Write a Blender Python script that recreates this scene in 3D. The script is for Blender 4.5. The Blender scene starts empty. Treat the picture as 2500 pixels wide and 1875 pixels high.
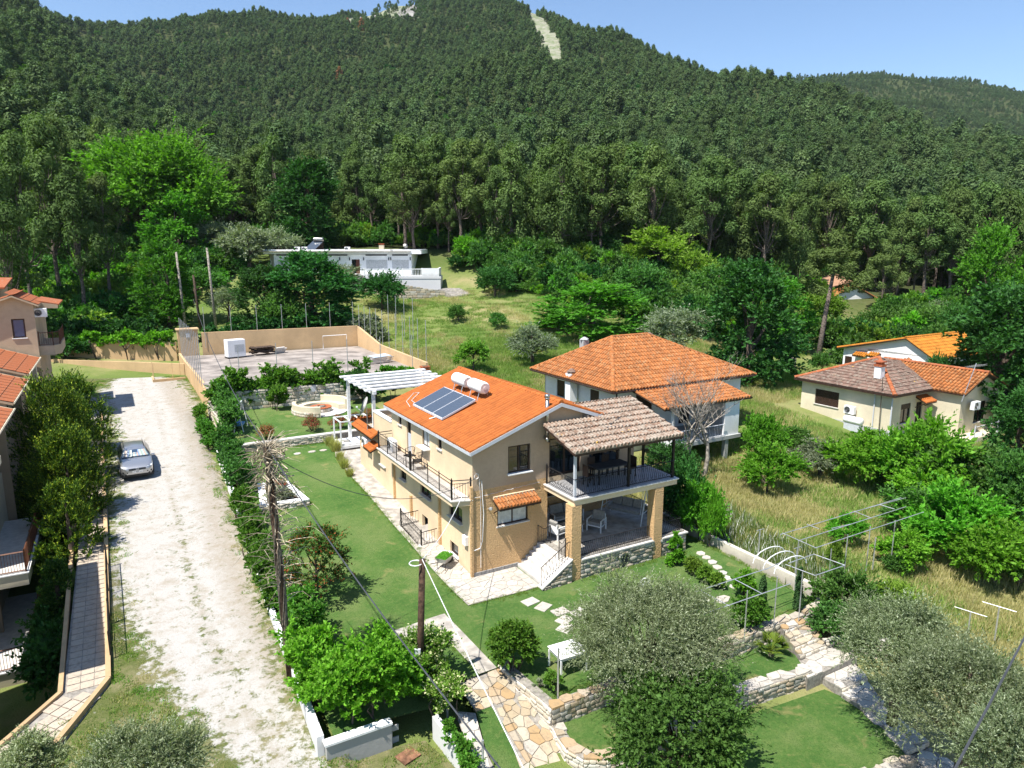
import bpy, bmesh, math, random
import numpy as np
from mathutils import Vector, Matrix
R=math.radians
scene=bpy.context.scene
COL=scene.collection
# ------------------------------------------------------------------ camera, sky, sun, exposure
CAM_H=14.0; PITCH=R(11.0); FPX=1733.0
cam=bpy.data.objects.new('camera',bpy.data.cameras.new('camera'))
COL.objects.link(cam); scene.camera=cam
cam.location=(0,0,CAM_H); cam.rotation_euler=(R(90)-PITCH,0,0)
cam.data.sensor_width=36; cam.data.lens=36*FPX/2500; cam.data.clip_end=6000; cam.data.clip_start=.3
SUN_EL=R(62); SUN_AZ=R(46.5)            # the light travels towards this azimuth
world=bpy.data.worlds.new('World'); scene.world=world; world.use_nodes=True
wn=world.node_tree.nodes; wl=world.node_tree.links
bg=wn['Background']; sky=wn.new('ShaderNodeTexSky'); sky.sky_type='NISHITA'; sky.sun_disc=False
sky.sun_elevation=SUN_EL; sky.sun_rotation=math.atan2(-math.cos(SUN_AZ),-math.sin(SUN_AZ))
sky.air_density=1.0; sky.dust_density=.1; sky.ozone_density=4.5; sky.altitude=100
wl.new(sky.outputs[0],bg.inputs[0]); bg.inputs[1].default_value=.095
sun=bpy.data.objects.new('sun',bpy.data.lights.new('sun','SUN')); COL.objects.link(sun)
sun.data.energy=4.6; sun.data.angle=R(.53); sun.data.color=(1.0,.955,.88)
sdir=Vector((math.cos(SUN_AZ)*math.cos(SUN_EL),math.sin(SUN_AZ)*math.cos(SUN_EL),-math.sin(SUN_EL)))
sun.rotation_euler=sdir.to_track_quat('-Z','Y').to_euler()
scene.view_settings.view_transform='Standard'; scene.view_settings.look='None'
scene.view_settings.exposure=1.0; scene.view_settings.gamma=1
scene.render.engine='CYCLES'
scene.cycles.max_bounces=6; scene.cycles.transparent_max_bounces=6; scene.cycles.diffuse_bounces=3

# ------------------------------------------------------------------ places
_c,_s=math.cos(PITCH),math.sin(PITCH)
def ray(u,v):
    a=(u-1250)/FPX; b=-(v-937.5)/FPX
    return a,_c+b*_s,-_s+b*_c
def Pw(u,v,z):
    a,b,c=ray(u,v); t=(z-CAM_H)/c
    return Vector((a*t,b*t,z))
def PDw(u,v,y):
    a,b,c=ray(u,v); t=y/b
    return Vector((a*t,y,CAM_H+c*t))
ROT=R(29.8)                              # the plots all lie square to one another, turned by this
CO=Pw(1156.3,1411,0)                     # near corner of the yellow house
ca,sa=math.cos(ROT),math.sin(ROT)
def W(x,y,z=0.): return Vector((CO.x+x*ca-y*sa,CO.y+x*sa+y*ca,z))
def toS(p):
    dx,dy=p[0]-CO.x,p[1]-CO.y
    return (dx*ca+dy*sa,-dx*sa+dy*ca)
def at(u,v,z=0.):                        # picture point on level z, in plot coordinates
    p=Pw(u,v,z); x,y=toS(p); return (x,y,z)
def lerp(a,b,t): return a+(b-a)*t

# ------------------------------------------------------------------ materials
def nmat(name):
    m=bpy.data.materials.new(name); m.use_nodes=True
    nt=m.node_tree; b=nt.nodes['Principled BSDF']
    b.inputs['Specular IOR Level'].default_value=.3
    return m,nt,b
def N(nt,t,**k):
    n=nt.nodes.new(t)
    for a,v in k.items():
        if a.startswith('i_'): n.inputs[int(a[2:])].default_value=v
        else: setattr(n,a,v)
    return n
def rgb(c): return (c[0],c[1],c[2],1)
def ramp(nt,fac,stops):
    r=nt.nodes.new('ShaderNodeValToRGB'); e=r.color_ramp.elements
    while len(e)<len(stops): e.new(.5)
    for i,(p,c) in enumerate(stops):
        e[i].position=p; e[i].color=rgb(c) if len(c)==3 else c
    nt.links.new(fac,r.inputs[0]); return r.outputs[0]
def noise(nt,scale,detail=3,rough=.55,co='Object',dist=0):
    t=nt.nodes.new('ShaderNodeTexCoord')
    n=nt.nodes.new('ShaderNodeTexNoise'); n.inputs['Scale'].default_value=scale
    n.inputs['Detail'].default_value=detail; n.inputs['Roughness'].default_value=rough
    n.inputs['Distortion'].default_value=dist
    if co=='World':
        g=nt.nodes.new('ShaderNodeNewGeometry'); nt.links.new(g.outputs['Position'],n.inputs['Vector'])
    else: nt.links.new(t.outputs[co],n.inputs['Vector'])
    return n.outputs['Fac']
def mix(nt,a,b,fac,mode='MIX'):
    m=nt.nodes.new('ShaderNodeMix'); m.data_type='RGBA'; m.blend_type=mode
    for s,v in ((6,a),(7,b)):
        if isinstance(v,(tuple,list)): m.inputs[s].default_value=rgb(v)
        else: nt.links.new(v,m.inputs[s])
    if isinstance(fac,(int,float)): m.inputs[0].default_value=fac
    else: nt.links.new(fac,m.inputs[0])
    return m.outputs[2]
def bump(nt,b,h,strength=.5,dist=.02):
    n=nt.nodes.new('ShaderNodeBump'); n.inputs['Strength'].default_value=strength; n.inputs['Distance'].default_value=dist
    nt.links.new(h,n.inputs['Height']); nt.links.new(n.outputs[0],b.inputs['Normal'])
def plain(name,c,rough=.6,metal=0,var=.12,sc=6,bs=0,spec=.3,c2=None,co='Object'):
    m,nt,b=nmat(name)
    f=noise(nt,sc,4,co=co)
    c2=c2 or tuple(x*(1-2*var) for x in c)
    nt.links.new(ramp(nt,f,[(.35,c2),(.65,tuple(min(1,x*(1+var*.4)) for x in c))]),b.inputs['Base Color'])
    b.inputs['Roughness'].default_value=rough; b.inputs['Metallic'].default_value=metal
    b.inputs['Specular IOR Level'].default_value=spec
    if bs: bump(nt,b,noise(nt,sc*6,3),bs,.01)
    return m
M={}
def stucco(name,c,bscale,bstr,stain=.2):
    m,nt,b=nmat(name)
    big=noise(nt,.5,4); sm=noise(nt,bscale,3,.6)
    dirt=ramp(nt,big,[(.35,tuple(x*(1-stain) for x in c)),(.62,c)])
    col=mix(nt,dirt,tuple(x*.82 for x in c),ramp(nt,noise(nt,bscale*.4,4,.7),[(.45,(0,0,0)),(.75,(.7,.7,.7))]))
    # rain streaks
    t=nt.nodes.new('ShaderNodeTexCoord'); mp=nt.nodes.new('ShaderNodeMapping'); mp.inputs['Scale'].default_value=(5,5,.35)
    n2=nt.nodes.new('ShaderNodeTexNoise'); n2.inputs['Scale'].default_value=1.3; n2.inputs['Detail'].default_value=5
    nt.links.new(t.outputs['Object'],mp.inputs[0]); nt.links.new(mp.outputs[0],n2.inputs['Vector'])
    col=mix(nt,col,tuple(x*.62 for x in c),ramp(nt,n2.outputs['Fac'],[(.6,(0,0,0)),(.85,(.4,.4,.4))]))
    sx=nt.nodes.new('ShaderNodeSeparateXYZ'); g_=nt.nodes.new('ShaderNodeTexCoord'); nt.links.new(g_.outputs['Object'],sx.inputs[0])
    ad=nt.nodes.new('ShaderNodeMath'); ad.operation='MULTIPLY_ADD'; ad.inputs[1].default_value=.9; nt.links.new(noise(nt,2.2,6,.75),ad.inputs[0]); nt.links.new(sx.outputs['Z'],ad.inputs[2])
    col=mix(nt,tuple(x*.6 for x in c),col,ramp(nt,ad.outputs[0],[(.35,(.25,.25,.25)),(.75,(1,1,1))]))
    nt.links.new(col,b.inputs['Base Color']); b.inputs['Roughness'].default_value=.92
    bump(nt,b,sm,bstr,.02 if bstr<.9 else .07); return m
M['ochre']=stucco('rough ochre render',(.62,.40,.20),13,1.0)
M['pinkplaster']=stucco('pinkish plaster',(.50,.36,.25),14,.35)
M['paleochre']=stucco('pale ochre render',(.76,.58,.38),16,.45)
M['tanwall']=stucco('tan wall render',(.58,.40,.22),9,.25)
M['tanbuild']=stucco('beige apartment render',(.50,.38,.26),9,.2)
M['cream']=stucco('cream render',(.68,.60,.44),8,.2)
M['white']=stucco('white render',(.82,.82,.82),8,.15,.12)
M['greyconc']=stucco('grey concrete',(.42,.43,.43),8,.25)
M['whitepaint']=plain('white paint',(.80,.80,.79),.45,var=.06)
M['marble']=plain('pale marble',(.62,.59,.55),.4,var=.1,sc=4)
M['fascia']=plain('pale grey metal fascia',(.52,.54,.58),.4,var=.05)
M['iron']=plain('dark wrought iron',(.018,.016,.016),.45,var=.2)
M['brownwood']=plain('dark brown frame',(.05,.028,.02),.5,var=.2)
M['brownmetal']=plain('brown railing paint',(.16,.065,.035),.5,var=.2)
M['darkwood']=plain('weathered dark wood',(.09,.06,.042),.85,var=.4,sc=9,bs=.5)
M['galv']=plain('galvanised steel',(.55,.56,.57),.38,.6,var=.15)
M['steel']=plain('stainless flue',(.45,.44,.42),.3,.9,var=.25)
M['concrete']=plain('patio concrete',(.42,.385,.34),.9,var=.2,sc=2.5,bs=.3)
M['soil']=plain('soil',(.16,.11,.07),.95,var=.3,sc=5,bs=.5)
M['black']=plain('black plastic',(.02,.021,.023),.45)
M['plasticwhite']=plain('white plastic',(.8,.8,.8),.35,var=.03)
M['cushion']=plain('grey cushion',(.30,.29,.27),.95,var=.12,sc=9)
M['curtain']=plain('white curtain',(.62,.62,.60),.9,var=.1)
M['red']=plain('terracotta pot',(.42,.12,.05),.8,var=.2)
M['bluetoy']=plain('blue plastic',(.12,.3,.6),.4)
M['rope']=plain('white cable',(.78,.78,.78),.5)
M['cable']=plain('grey cable',(.06,.065,.075),.6)
M['slate']=plain('dark slate',(.06,.06,.065),.7)
def glassmat(name,c,r=.04):
    m,nt,b=nmat(name); b.inputs['Base Color'].default_value=rgb(c); b.inputs['Roughness'].default_value=r
    b.inputs['Specular IOR Level'].default_value=.9; return m
M['glass']=glassmat('dark window glass',(.008,.012,.016))
M['blueglass']=glassmat('sky blue window glass',(.05,.11,.2),.03)
M['panelglass']=glassmat('solar collector glass',(.06,.075,.10),.2)
def bark(name,c):
    return plain(name,c,.95,var=.35,sc=7,bs=.8)
M['bark']=bark('brown bark',(.13,.10,.075)); M['pinebark']=bark('grey pine bark',(.17,.135,.11))
M['deadbark']=bark('bare grey branches',(.36,.32,.27)); M['poletimber']=bark('creosoted timber pole',(.085,.05,.032))
M['drytwig']=bark('dry vine twigs',(.48,.40,.29))
def tilemat(name,c,var=.25,lich=0,lc=(.42,.38,.3),yel=0):
    m,nt,b=nmat(name)
    g=nt.nodes.new('ShaderNodeNewGeometry')
    r=g.outputs['Random Per Island']
    col=ramp(nt,r,[(0,tuple(x*(1-var) for x in c)),(.5,c),(1,tuple(min(1,x*(1+var*.6)) for x in c))])
    col=mix(nt,col,tuple(x*.6 for x in c),ramp(nt,noise(nt,.9,7,.75),[(.48,(0,0,0)),(.7,(.55,.55,.55))]))
    if lich:
        col=mix(nt,col,lc,ramp(nt,noise(nt,4.2,8,.8,dist=.8),[(.55-lich*.1,(0,0,0)),(.63-lich*.1,(.8,.8,.8))]))
        col=mix(nt,col,(.10,.08,.06),ramp(nt,noise(nt,11,5,.85),[(.52,(0,0,0)),(.66,(.7,.7,.7))]))
    if yel: col=mix(nt,col,(.55,.33,.03),ramp(nt,noise(nt,1.7,5,.7,dist=.5),[(.655,(0,0,0)),(.70,(.9,.9,.9))]))
    nt.links.new(col,b.inputs['Base Color']); b.inputs['Roughness'].default_value=.85
    bump(nt,b,noise(nt,30,3),.25,.01)
    return m
M['tile']=tilemat('bright orange roof tile',(.40,.118,.026),.15)
M['tile2']=tilemat('orange roof tile',(.36,.125,.035),.3,.22,(.40,.26,.13))
M['tileold']=tilemat('lichen grown roof tile',(.235,.145,.10),.35,.95,(.38,.33,.27),1)
M['tilegrey']=tilemat('weathered grey brown roof tile',(.17,.10,.075),.4,.55,(.28,.24,.19),1)
M['tilered']=tilemat('reddish roof tile',(.34,.10,.035),.25,.15,(.36,.24,.17))
M['tilebright']=tilemat('yellow orange roof tile',(.45,.17,.02),.2)
M['tilebrown']=tilemat('brown roof sheet',(.33,.19,.12),.15)
def stonemat(name,cs,moss=.0,rnd='obj'):
    m,nt,b=nmat(name)
    if rnd=='obj':
        o=nt.nodes.new('ShaderNodeObjectInfo'); r=o.outputs['Random']
    else:
        o=nt.nodes.new('ShaderNodeNewGeometry'); r=o.outputs['Random Per Island']
    n=len(cs); col=ramp(nt,r,[(i/max(1,n-1),c) for i,c in enumerate(cs)])
    col=mix(nt,col,(.12,.11,.09),ramp(nt,noise(nt,5,5,.7,co='World'),[(.5,(0,0,0)),(.75,(.6,.6,.6))]))
    nt.links.new(col,b.inputs['Base Color']); b.inputs['Roughness'].default_value=.9
    bump(nt,b,noise(nt,14,4,co='World'),.6,.02); return m
M['stone']=stonemat('field stone',[(.30,.25,.18),(.42,.38,.30),(.24,.24,.22),(.50,.44,.34),(.34,.26,.17),(.46,.45,.41)])
M['stonewhite']=stonemat('pale field stone',[(.58,.53,.45),(.66,.62,.55),(.48,.42,.33),(.62,.56,.46),(.44,.36,.26)])
M['flag']=stonemat('crazy paving slab',[(.38,.31,.21),(.44,.39,.30),(.33,.25,.15),(.40,.37,.32),(.36,.24,.12),(.47,.43,.37)])
M['flagpale']=stonemat('pale crazy paving slab',[(.45,.41,.35),(.50,.47,.42),(.40,.37,.33),(.47,.42,.35)])
M['tanflag']=stonemat('square paving tile',[(.42,.35,.27),(.45,.38,.30),(.40,.335,.265)])
M['mortar']=plain('mortar',(.30,.275,.24),.95,var=.2,sc=8,bs=.4)
M['greytile']=plain('grey skirting tile',(.30,.29,.28),.7,var=.2)
M['rocks']=plain('pale rock face',(.42,.40,.37),.9,var=.35,sc=.05,bs=.5)

def leafmat(name,c,tr=.35,var=.45,tip=None,flower=None,rough=.6,objvar=.2,spec=.2):
    m=bpy.data.materials.new(name); m.use_nodes=True; nt=m.node_tree; b=nt.nodes['Principled BSDF']
    g=nt.nodes.new('ShaderNodeNewGeometry'); r=g.outputs['Random Per Island']
    st=[(0,tuple(x*(1-var) for x in c)),(.7,c),(1,tip or tuple(x*(1+var*.8) for x in c))]
    if flower: st=[(0,tuple(x*(1-var) for x in c)),(.6,c),(1-flower[1]-.01,c),(1-flower[1],flower[0])]
    col=ramp(nt,r,st)
    o=nt.nodes.new('ShaderNodeObjectInfo')
    h=nt.nodes.new('ShaderNodeHueSaturation')
    mr=nt.nodes.new('ShaderNodeMapRange'); mr.inputs[3].default_value=1-objvar; mr.inputs[4].default_value=1+objvar*1.1
    nt.links.new(o.outputs['Random'],mr.inputs[0]); nt.links.new(mr.outputs[0],h.inputs['Value'])
    mr2=nt.nodes.new('ShaderNodeMapRange'); mr2.inputs[3].default_value=.5-objvar*.07; mr2.inputs[4].default_value=.5+objvar*.07
    mm=nt.nodes.new('ShaderNodeMath'); mm.operation='FRACT'; m7=nt.nodes.new('ShaderNodeMath'); m7.operation='MULTIPLY'; m7.inputs[1].default_value=7.3
    nt.links.new(o.outputs['Random'],m7.inputs[0]); nt.links.new(m7.outputs[0],mm.inputs[0]); nt.links.new(mm.outputs[0],mr2.inputs[0]); nt.links.new(mr2.outputs[0],h.inputs['Hue'])
    nt.links.new(col,h.inputs['Color']); col=h.outputs[0]
    nt.links.new(col,b.inputs['Base Color']); b.inputs['Roughness'].default_value=rough; b.inputs['Specular IOR Level'].default_value=spec
    if tr:
        t=nt.nodes.new('ShaderNodeBsdfTranslucent'); t2=mix(nt,col,(1.0,1.25,.35),1.0,'MULTIPLY')
        nt.links.new(t2,t.inputs[0]); mx=nt.nodes.new('ShaderNodeMixShader'); mx.inputs[0].default_value=tr
        nt.links.new(b.outputs[0],mx.inputs[1]); nt.links.new(t.outputs[0],mx.inputs[2])
        nt.links.new(mx.outputs[0],nt.nodes['Material Output'].inputs[0])
    return m
L={}
L['pine']=leafmat('pine needles',(.105,.165,.048),.25,.35,objvar=.2,rough=.8,spec=.08)
L['pinefar']=leafmat('distant pine needles',(.095,.150,.058),.2,.25,objvar=.2,rough=.8,spec=.08)
L['pinebrown']=leafmat('dead brown pine needles',(0.270,0.121,0.054),.2,.4)
L['plane']=leafmat('bright broad leaves',(0.096,0.255,0.025),.4,.4)
L['dark']=leafmat('dark broad leaves',(0.043,0.141,0.028),.3,.45)
L['mid']=leafmat('mid green leaves',(0.091,0.213,0.041),.35,.4)
L['yellowgreen']=leafmat('yellow green leaves',(0.169,0.302,0.038),.4,.4)
L['olive']=leafmat('olive leaves',(.20,.25,.12),.3,.4,tip=(.48,.54,.36),rough=.45)
L['olivegrey']=leafmat('silvery olive leaves',(.21,.26,.155),.3,.35,tip=(.38,.43,.30),rough=.5)
L['conifer']=leafmat('golden green conifer sprays',(.065,.145,.016),.15,.5,tip=(.42,.52,.04),objvar=.1,spec=.15)
L['coniferdark']=leafmat('green conifer sprays',(0.056,0.125,0.025),.3,.5,tip=(.20,.26,.04))
L['vine']=leafmat('bright vine leaves',(0.141,0.360,0.028),.45,.4)
L['hedge']=leafmat('ivy hedge leaves',(0.105,0.266,0.028),.35,.45,tip=(.12,.2,.03))
L['jasmine']=leafmat('jasmine leaves and flowers',(0.144,0.258,0.032),.35,.4,flower=((.62,.6,.35),.16))
L['photinia']=leafmat('red tipped leaves',(0.070,0.168,0.028),.3,.4,flower=((.34,.10,.03),.17))
L['redshrub']=leafmat('red feathery shrub',(0.189,0.176,0.054),.3,.4,flower=((.36,.07,.05),.5))
L['cypress']=leafmat('dark cypress sprays',(0.041,0.101,0.027),.2,.4)
L['meadow']=leafmat('dry meadow grass',(.50,.44,.22),.45,.25,rough=.7,spec=.1,objvar=.12)
L['meadowgreen']=leafmat('green meadow grass',(.25,.36,.09),.45,.3,rough=.7,spec=.1,objvar=.15)
L['whiteflower']=leafmat('white umbel flowers',(0.149,0.207,0.057),.3,.4,flower=((.75,.75,.68),.14))
L['palm']=leafmat('palm fronds',(0.176,0.243,0.027),.35,.4)
L['pampas']=leafmat('pampas grass',(0.405,0.405,0.135),.4,.4)
L['lavender']=leafmat('grey planter herbs',(0.297,0.324,0.230),.3,.4)

# ------------------------------------------------------------------ mesh helpers
class MB:
    def __init__(s): s.v=[]; s.f=[]; s.m=[]
    def add(s,vs,fs,mi=0):
        o=len(s.v); s.v+= [tuple(p) for p in vs]; s.f+=[tuple(i+o for i in f) for f in fs]; s.m+=[mi]*len(fs); return s
    def box(s,x0,y0,z0,x1,y1,z1,mi=0):
        vs=[(x,y,z) for z in (z0,z1) for y in (y0,y1) for x in (x0,x1)]
        return s.add(vs,[(0,2,3,1),(4,5,7,6),(0,1,5,4),(2,6,7,3),(0,4,6,2),(1,3,7,5)],mi)
    def cbox(s,c,sx,sy,sz,rot=0,mi=0,tilt=0):
        mt=Matrix.Translation(c)@Matrix.Rotation(rot,4,'Z')@Matrix.Rotation(tilt,4,'X')
        vs=[mt@Vector((x*sx/2,y*sy/2,z*sz/2)) for z in (-1,1) for y in (-1,1) for x in (-1,1)]
        return s.add(vs,[(0,2,3,1),(4,5,7,6),(0,1,5,4),(2,6,7,3),(0,4,6,2),(1,3,7,5)],mi)
    def prism(s,poly,z0,z1,mi=0):
        n=len(poly); a=sum(poly[i][0]*poly[(i+1)%n][1]-poly[(i+1)%n][0]*poly[i][1] for i in range(n))
        if a<0: poly=poly[::-1]
        vs=[(p[0],p[1],z0) for p in poly]+[(p[0],p[1],z1) for p in poly]
        fs=[tuple(range(n-1,-1,-1)),tuple(range(n,2*n))]+[(i,(i+1)%n,n+(i+1)%n,n+i) for i in range(n)]
        return s.add(vs,fs,mi)
    def slab(s,poly,t,mi=0):     # planar 3d polygon given thickness downwards
        n=len(poly); vs=[tuple(p) for p in poly]+[(p[0],p[1],p[2]-t) for p in poly]
        return s.add(vs,[tuple(range(n)),tuple(range(2*n-1,n-1,-1))]+[(i,n+i,n+(i+1)%n,(i+1)%n) for i in range(n)],mi)
    def tube(s,pts,r,n=6,mi=0,cap=True):
        pts=[Vector(p) for p in pts]; rs=r if isinstance(r,(list,tuple)) else [r]*len(pts)
        o=len(s.v); k=len(pts)
        up=Vector((0,0,1))
        for i,p in enumerate(pts):
            d=(pts[min(i+1,k-1)]-pts[max(i-1,0)])
            d=d.normalized() if d.length>1e-9 else Vector((0,0,1))
            a=d.cross(up if abs(d.z)<.95 else Vector((1,0,0))).normalized(); b=d.cross(a)
            for j in range(n):
                t=2*math.pi*j/n; s.v.append(tuple(p+(a*math.cos(t)+b*math.sin(t))*rs[i]))
        for i in range(k-1):
            for j in range(n):
                s.f.append((o+i*n+j,o+i*n+(j+1)%n,o+(i+1)*n+(j+1)%n,o+(i+1)*n+j)); s.m.append(mi)
        if cap:
            s.f.append(tuple(o+j for j in range(n-1,-1,-1))); s.m.append(mi)
            s.f.append(tuple(o+(k-1)*n+j for j in range(n))); s.m.append(mi)
        return s
    def lathe(s,prof,c=(0,0,0),n=16,mi=0):
        o=len(s.v); k=len(prof)
        for r,z in prof:
            for j in range(n):
                t=2*math.pi*j/n; s.v.append((c[0]+r*math.cos(t),c[1]+r*math.sin(t),c[2]+z))
        for i in range(k-1):
            for j in range(n):
                s.f.append((o+i*n+j,o+i*n+(j+1)%n,o+(i+1)*n+(j+1)%n,o+(i+1)*n+j)); s.m.append(mi)
        s.f.append(tuple(o+j for j in range(n-1,-1,-1))); s.m.append(mi)
        s.f.append(tuple(o+(k-1)*n+j for j in range(n))); s.m.append(mi)
        return s
    def mesh(s,name,mats,smooth=False):
        me=bpy.data.meshes.new(name); me.from_pydata(s.v,[],s.f)
        for m in (mats if isinstance(mats,(list,tuple)) else [mats]): me.materials.append(m)
        if any(s.m): me.polygons.foreach_set('material_index',s.m)
        if smooth: me.polygons.foreach_set('use_smooth',[True]*len(me.polygons))
        me.update(); return me
    def build(s,name,mats,parent=None,smooth=False,bev=0):
        me=s.mesh(name,mats,smooth)
        o=bpy.data.objects.new(name,me); COL.objects.link(o)
        if parent: o.parent=parent
        if bev:
            b=o.modifiers.new('bevel','BEVEL'); b.width=bev; b.segments=2; b.limit_method='ANGLE'
        return o
def tag(o,label=None,cat=None,group=None,kind=None):
    if label: o['label']=label
    if cat: o['category']=cat
    if group: o['group']=group
    if kind: o['kind']=kind
    return o
def thing(name,label,cat,x,y,z,rot=0,group=None):      # Empty in plot coordinates
    o=bpy.data.objects.new(name,None); COL.objects.link(o); o.empty_display_size=.2
    o.location=W(x,y,z); o.rotation_euler=(0,0,ROT+rot); tag(o,label,cat,group); return o
def place(o,x,y,z=0,rot=0):
    o.location=W(x,y,z); o.rotation_euler=(0,0,ROT+rot); return o
def copy_tree(o,parent=None):
    c=o.copy(); COL.objects.link(c)
    if parent: c.parent=parent
    for ch in list(o.children): copy_tree(ch,c)
    return c
def subdiv_sheet(poly,zf,res,x0=None):   # triangulated sheet in plot coordinates, world z from zf(x,y)
    bm=bmesh.new(); vs=[bm.verts.new((p[0],p[1],0)) for p in poly]; bm.faces.new(vs)
    bmesh.ops.triangulate(bm,faces=bm.faces[:])
    xs=[p[0] for p in poly]; ys=[p[1] for p in poly]
    for ax,(lo,hi) in enumerate(((min(xs),max(xs)),(min(ys),max(ys)))):
        t=lo+res
        while t<hi:
            co=[0,0,0]; co[ax]=t; no=[0,0,0]; no[ax]=1
            bmesh.ops.bisect_plane(bm,geom=bm.verts[:]+bm.edges[:]+bm.faces[:],plane_co=co,plane_no=no); t+=res
    bmesh.ops.remove_doubles(bm,verts=bm.verts[:],dist=1e-4)
    X=np.array([v.co.x for v in bm.verts]); Y=np.array([v.co.y for v in bm.verts]); Z=zf(X,Y)
    for v,z in zip(bm.verts,Z): v.co.z=z
    for f in bm.faces:
        if f.normal.z<0: f.normal_flip()
    return bm
def sheet(name,poly,zf,mat,res=1.0,parent=None,kind='structure',attr=None):
    bm=subdiv_sheet(poly,zf if callable(zf) else (lambda X,Y:np.full(len(X),float(zf))),res)
    me=bpy.data.meshes.new(name); bm.to_mesh(me); bm.free(); me.materials.append(mat)
    me.polygons.foreach_set('use_smooth',[True]*len(me.polygons))
    o=bpy.data.objects.new(name,me); COL.objects.link(o); place(o,0,0,0)
    if parent: o.parent=parent; o.matrix_parent_inverse=parent.matrix_world.inverted()
    if kind: o['kind']=kind
    return o
def pip(x,y,poly):
    c=False; n=len(poly)
    for i in range(n):
        x1,y1=poly[i][:2]; x2,y2=poly[(i+1)%n][:2]
        if (y1>y)!=(y2>y) and x<(x2-x1)*(y-y1)/(y2-y1)+x1: c=not c
    return c


def haze_box():
    hb=MB().box(-2450,-110,-40,2450,2750,620)
    m=bpy.data.materials.new('valley haze'); m.use_nodes=True; nt=m.node_tree; nt.nodes.remove(nt.nodes['Principled BSDF'])
    v=nt.nodes.new('ShaderNodeVolumePrincipled'); v.inputs['Color'].default_value=(.75,.86,1,1); v.inputs['Density'].default_value=.000045; v.inputs['Anisotropy'].default_value=.2
    nt.links.new(v.outputs[0],nt.nodes['Material Output'].inputs['Volume']); o=hb.build('haze',m); o['kind']='stuff'
haze_box()
# ------------------------------------------------------------------ ground heights
_near=[(-14,-6,-.6),(-9,-6,-.45),(-11,0,-.2),(-11,8,.25),(-11,16,.75),(-11,26,1.35),(-11,36,1.9),(-11,44,2.3),(-7,-9,-.7),(-5,-12,-1.1),(-9,-14,-1.1),
 (-4,0,0),(-4,8,.5),(-4,15,.95),(-4,20,1.25),(-2,25,1.8),(-2,30,2.0),(1,-4,0),(6,-4,0),(5,4,.3),(10,-4,0),(10,4,.3),(3,16,1.0),(3,24,1.9),
 (2,-12,-1.3),(7,-13,-1.35),(5,-17,-1.6),(12,-11,-1.0),(12,-16,-1.6),(20,-10,-.8),(30,-12,-.8),(14,-3,-.1),(18,5,.1),(22,5.5,.1),(15,8,.4),(20,-2,0),(26,2,.4),(33,2,.5),(38,-1,.3),(42,0,.7),(38,8,1.6),(30,12,1.7),
 (22,12,1.1),(16,18,1.6),(13,26,2.6),(20,30,3.0),(28,24,2.2),(36,22,2.0),(45,20,2.0),(-17,10,.4),(-20,30,1.8),(-20,45,2.6),(-10,52,3.2),(0,53,3.6),(10,53,4.0),(14,40,3.8),(14,48,4.6),(-25,-5,-.6),(-40,20,1.5)]
_uvy=[(100,835,72),(500,785,84),(300,760,88),(1100,750,88),(1000,738,97),(1090,728,97),(900,738,97),(1250,720,92),(900,705,95),(700,672,102),(1900,900,71),(2068,860,86),(2200,850,84),(1500,800,80),(1500,720,98),(1300,650,108),(2430,900,75),(2080,775,112)]
_far={-500:[(110,540),(150,380),(220,180),(320,60),(450,-40),(600,-150),(900,-100)],
 0:[(110,565),(150,440),(200,310),(300,160),(450,70),(600,0),(800,-20),(1200,60)],
 250:[(110,605),(160,510),(240,410),(340,320),(480,220),(650,130),(800,75),(900,55),(1200,120)],
 500:[(110,630),(160,550),(240,480),(340,410),(480,330),(620,200),(800,95),(900,60),(1200,120)],
 750:[(110,628),(160,570),(240,500),(340,430),(480,350),(650,210),(800,110),(950,42),(1250,110)],
 1000:[(110,626),(160,560),(240,465),(340,375),(480,300),(650,200),(850,80),(1000,14),(1300,110)],
 1250:[(110,630),(160,555),(240,450),(340,355),(480,255),(650,150),(850,50),(1000,-8),(1300,110)],
 1500:[(110,645),(160,565),(240,455),(340,355),(480,255),(600,180),(750,105),(850,90),(1200,200)],
 1750:[(110,690),(160,590),(240,475),(340,372),(450,285),(560,225),(650,200),(900,240),(1300,212),(1700,215)],
 2000:[(110,735),(160,625),(240,500),(330,400),(430,315),(520,262),(600,258),(750,330),(1000,285),(1300,215),(1600,190),(2000,240)],
 2250:[(110,745),(160,645),(240,520),(330,430),(420,362),(480,350),(600,430),(850,370),(1100,280),(1400,206),(1700,196),(2100,280)],
 2500:[(110,755),(160,655),(240,530),(330,455),(400,432),(460,430),(600,490),(850,410),(1100,320),(1400,250),(1600,240),(2000,320)],
 3100:[(110,760),(160,670),(240,560),(330,500),(400,480),(460,470),(600,500),(850,440),(1100,380),(1400,320),(1600,300),(2000,350)]}
_rows=np.exp(np.linspace(math.log(100),math.log(2600),90)); _cols=np.linspace(-1.6,1.6,129)
_tc=[];_tz=[]
for u,l in _far.items():
    a,b,c=ray(u,600); _tc.append(a/b)
    z=[CAM_H+y*ray(u,v)[2]/ray(u,v)[1] for y,v in l]
    ys=[p[0] for p in l]
    zz=np.interp(_rows,ys,z)
    _tz.append(zz)
_tz=np.array(_tz); _grid=np.stack([np.interp(_cols,_tc,_tz[:,j]) for j in range(len(_rows))],1)
for _ in range(3):
    g=np.pad(_grid,1,'edge'); _grid=(g[:-2,1:-1]+g[2:,1:-1]+g[1:-1,:-2]+g[1:-1,2:]+2*_grid)/6
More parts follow.
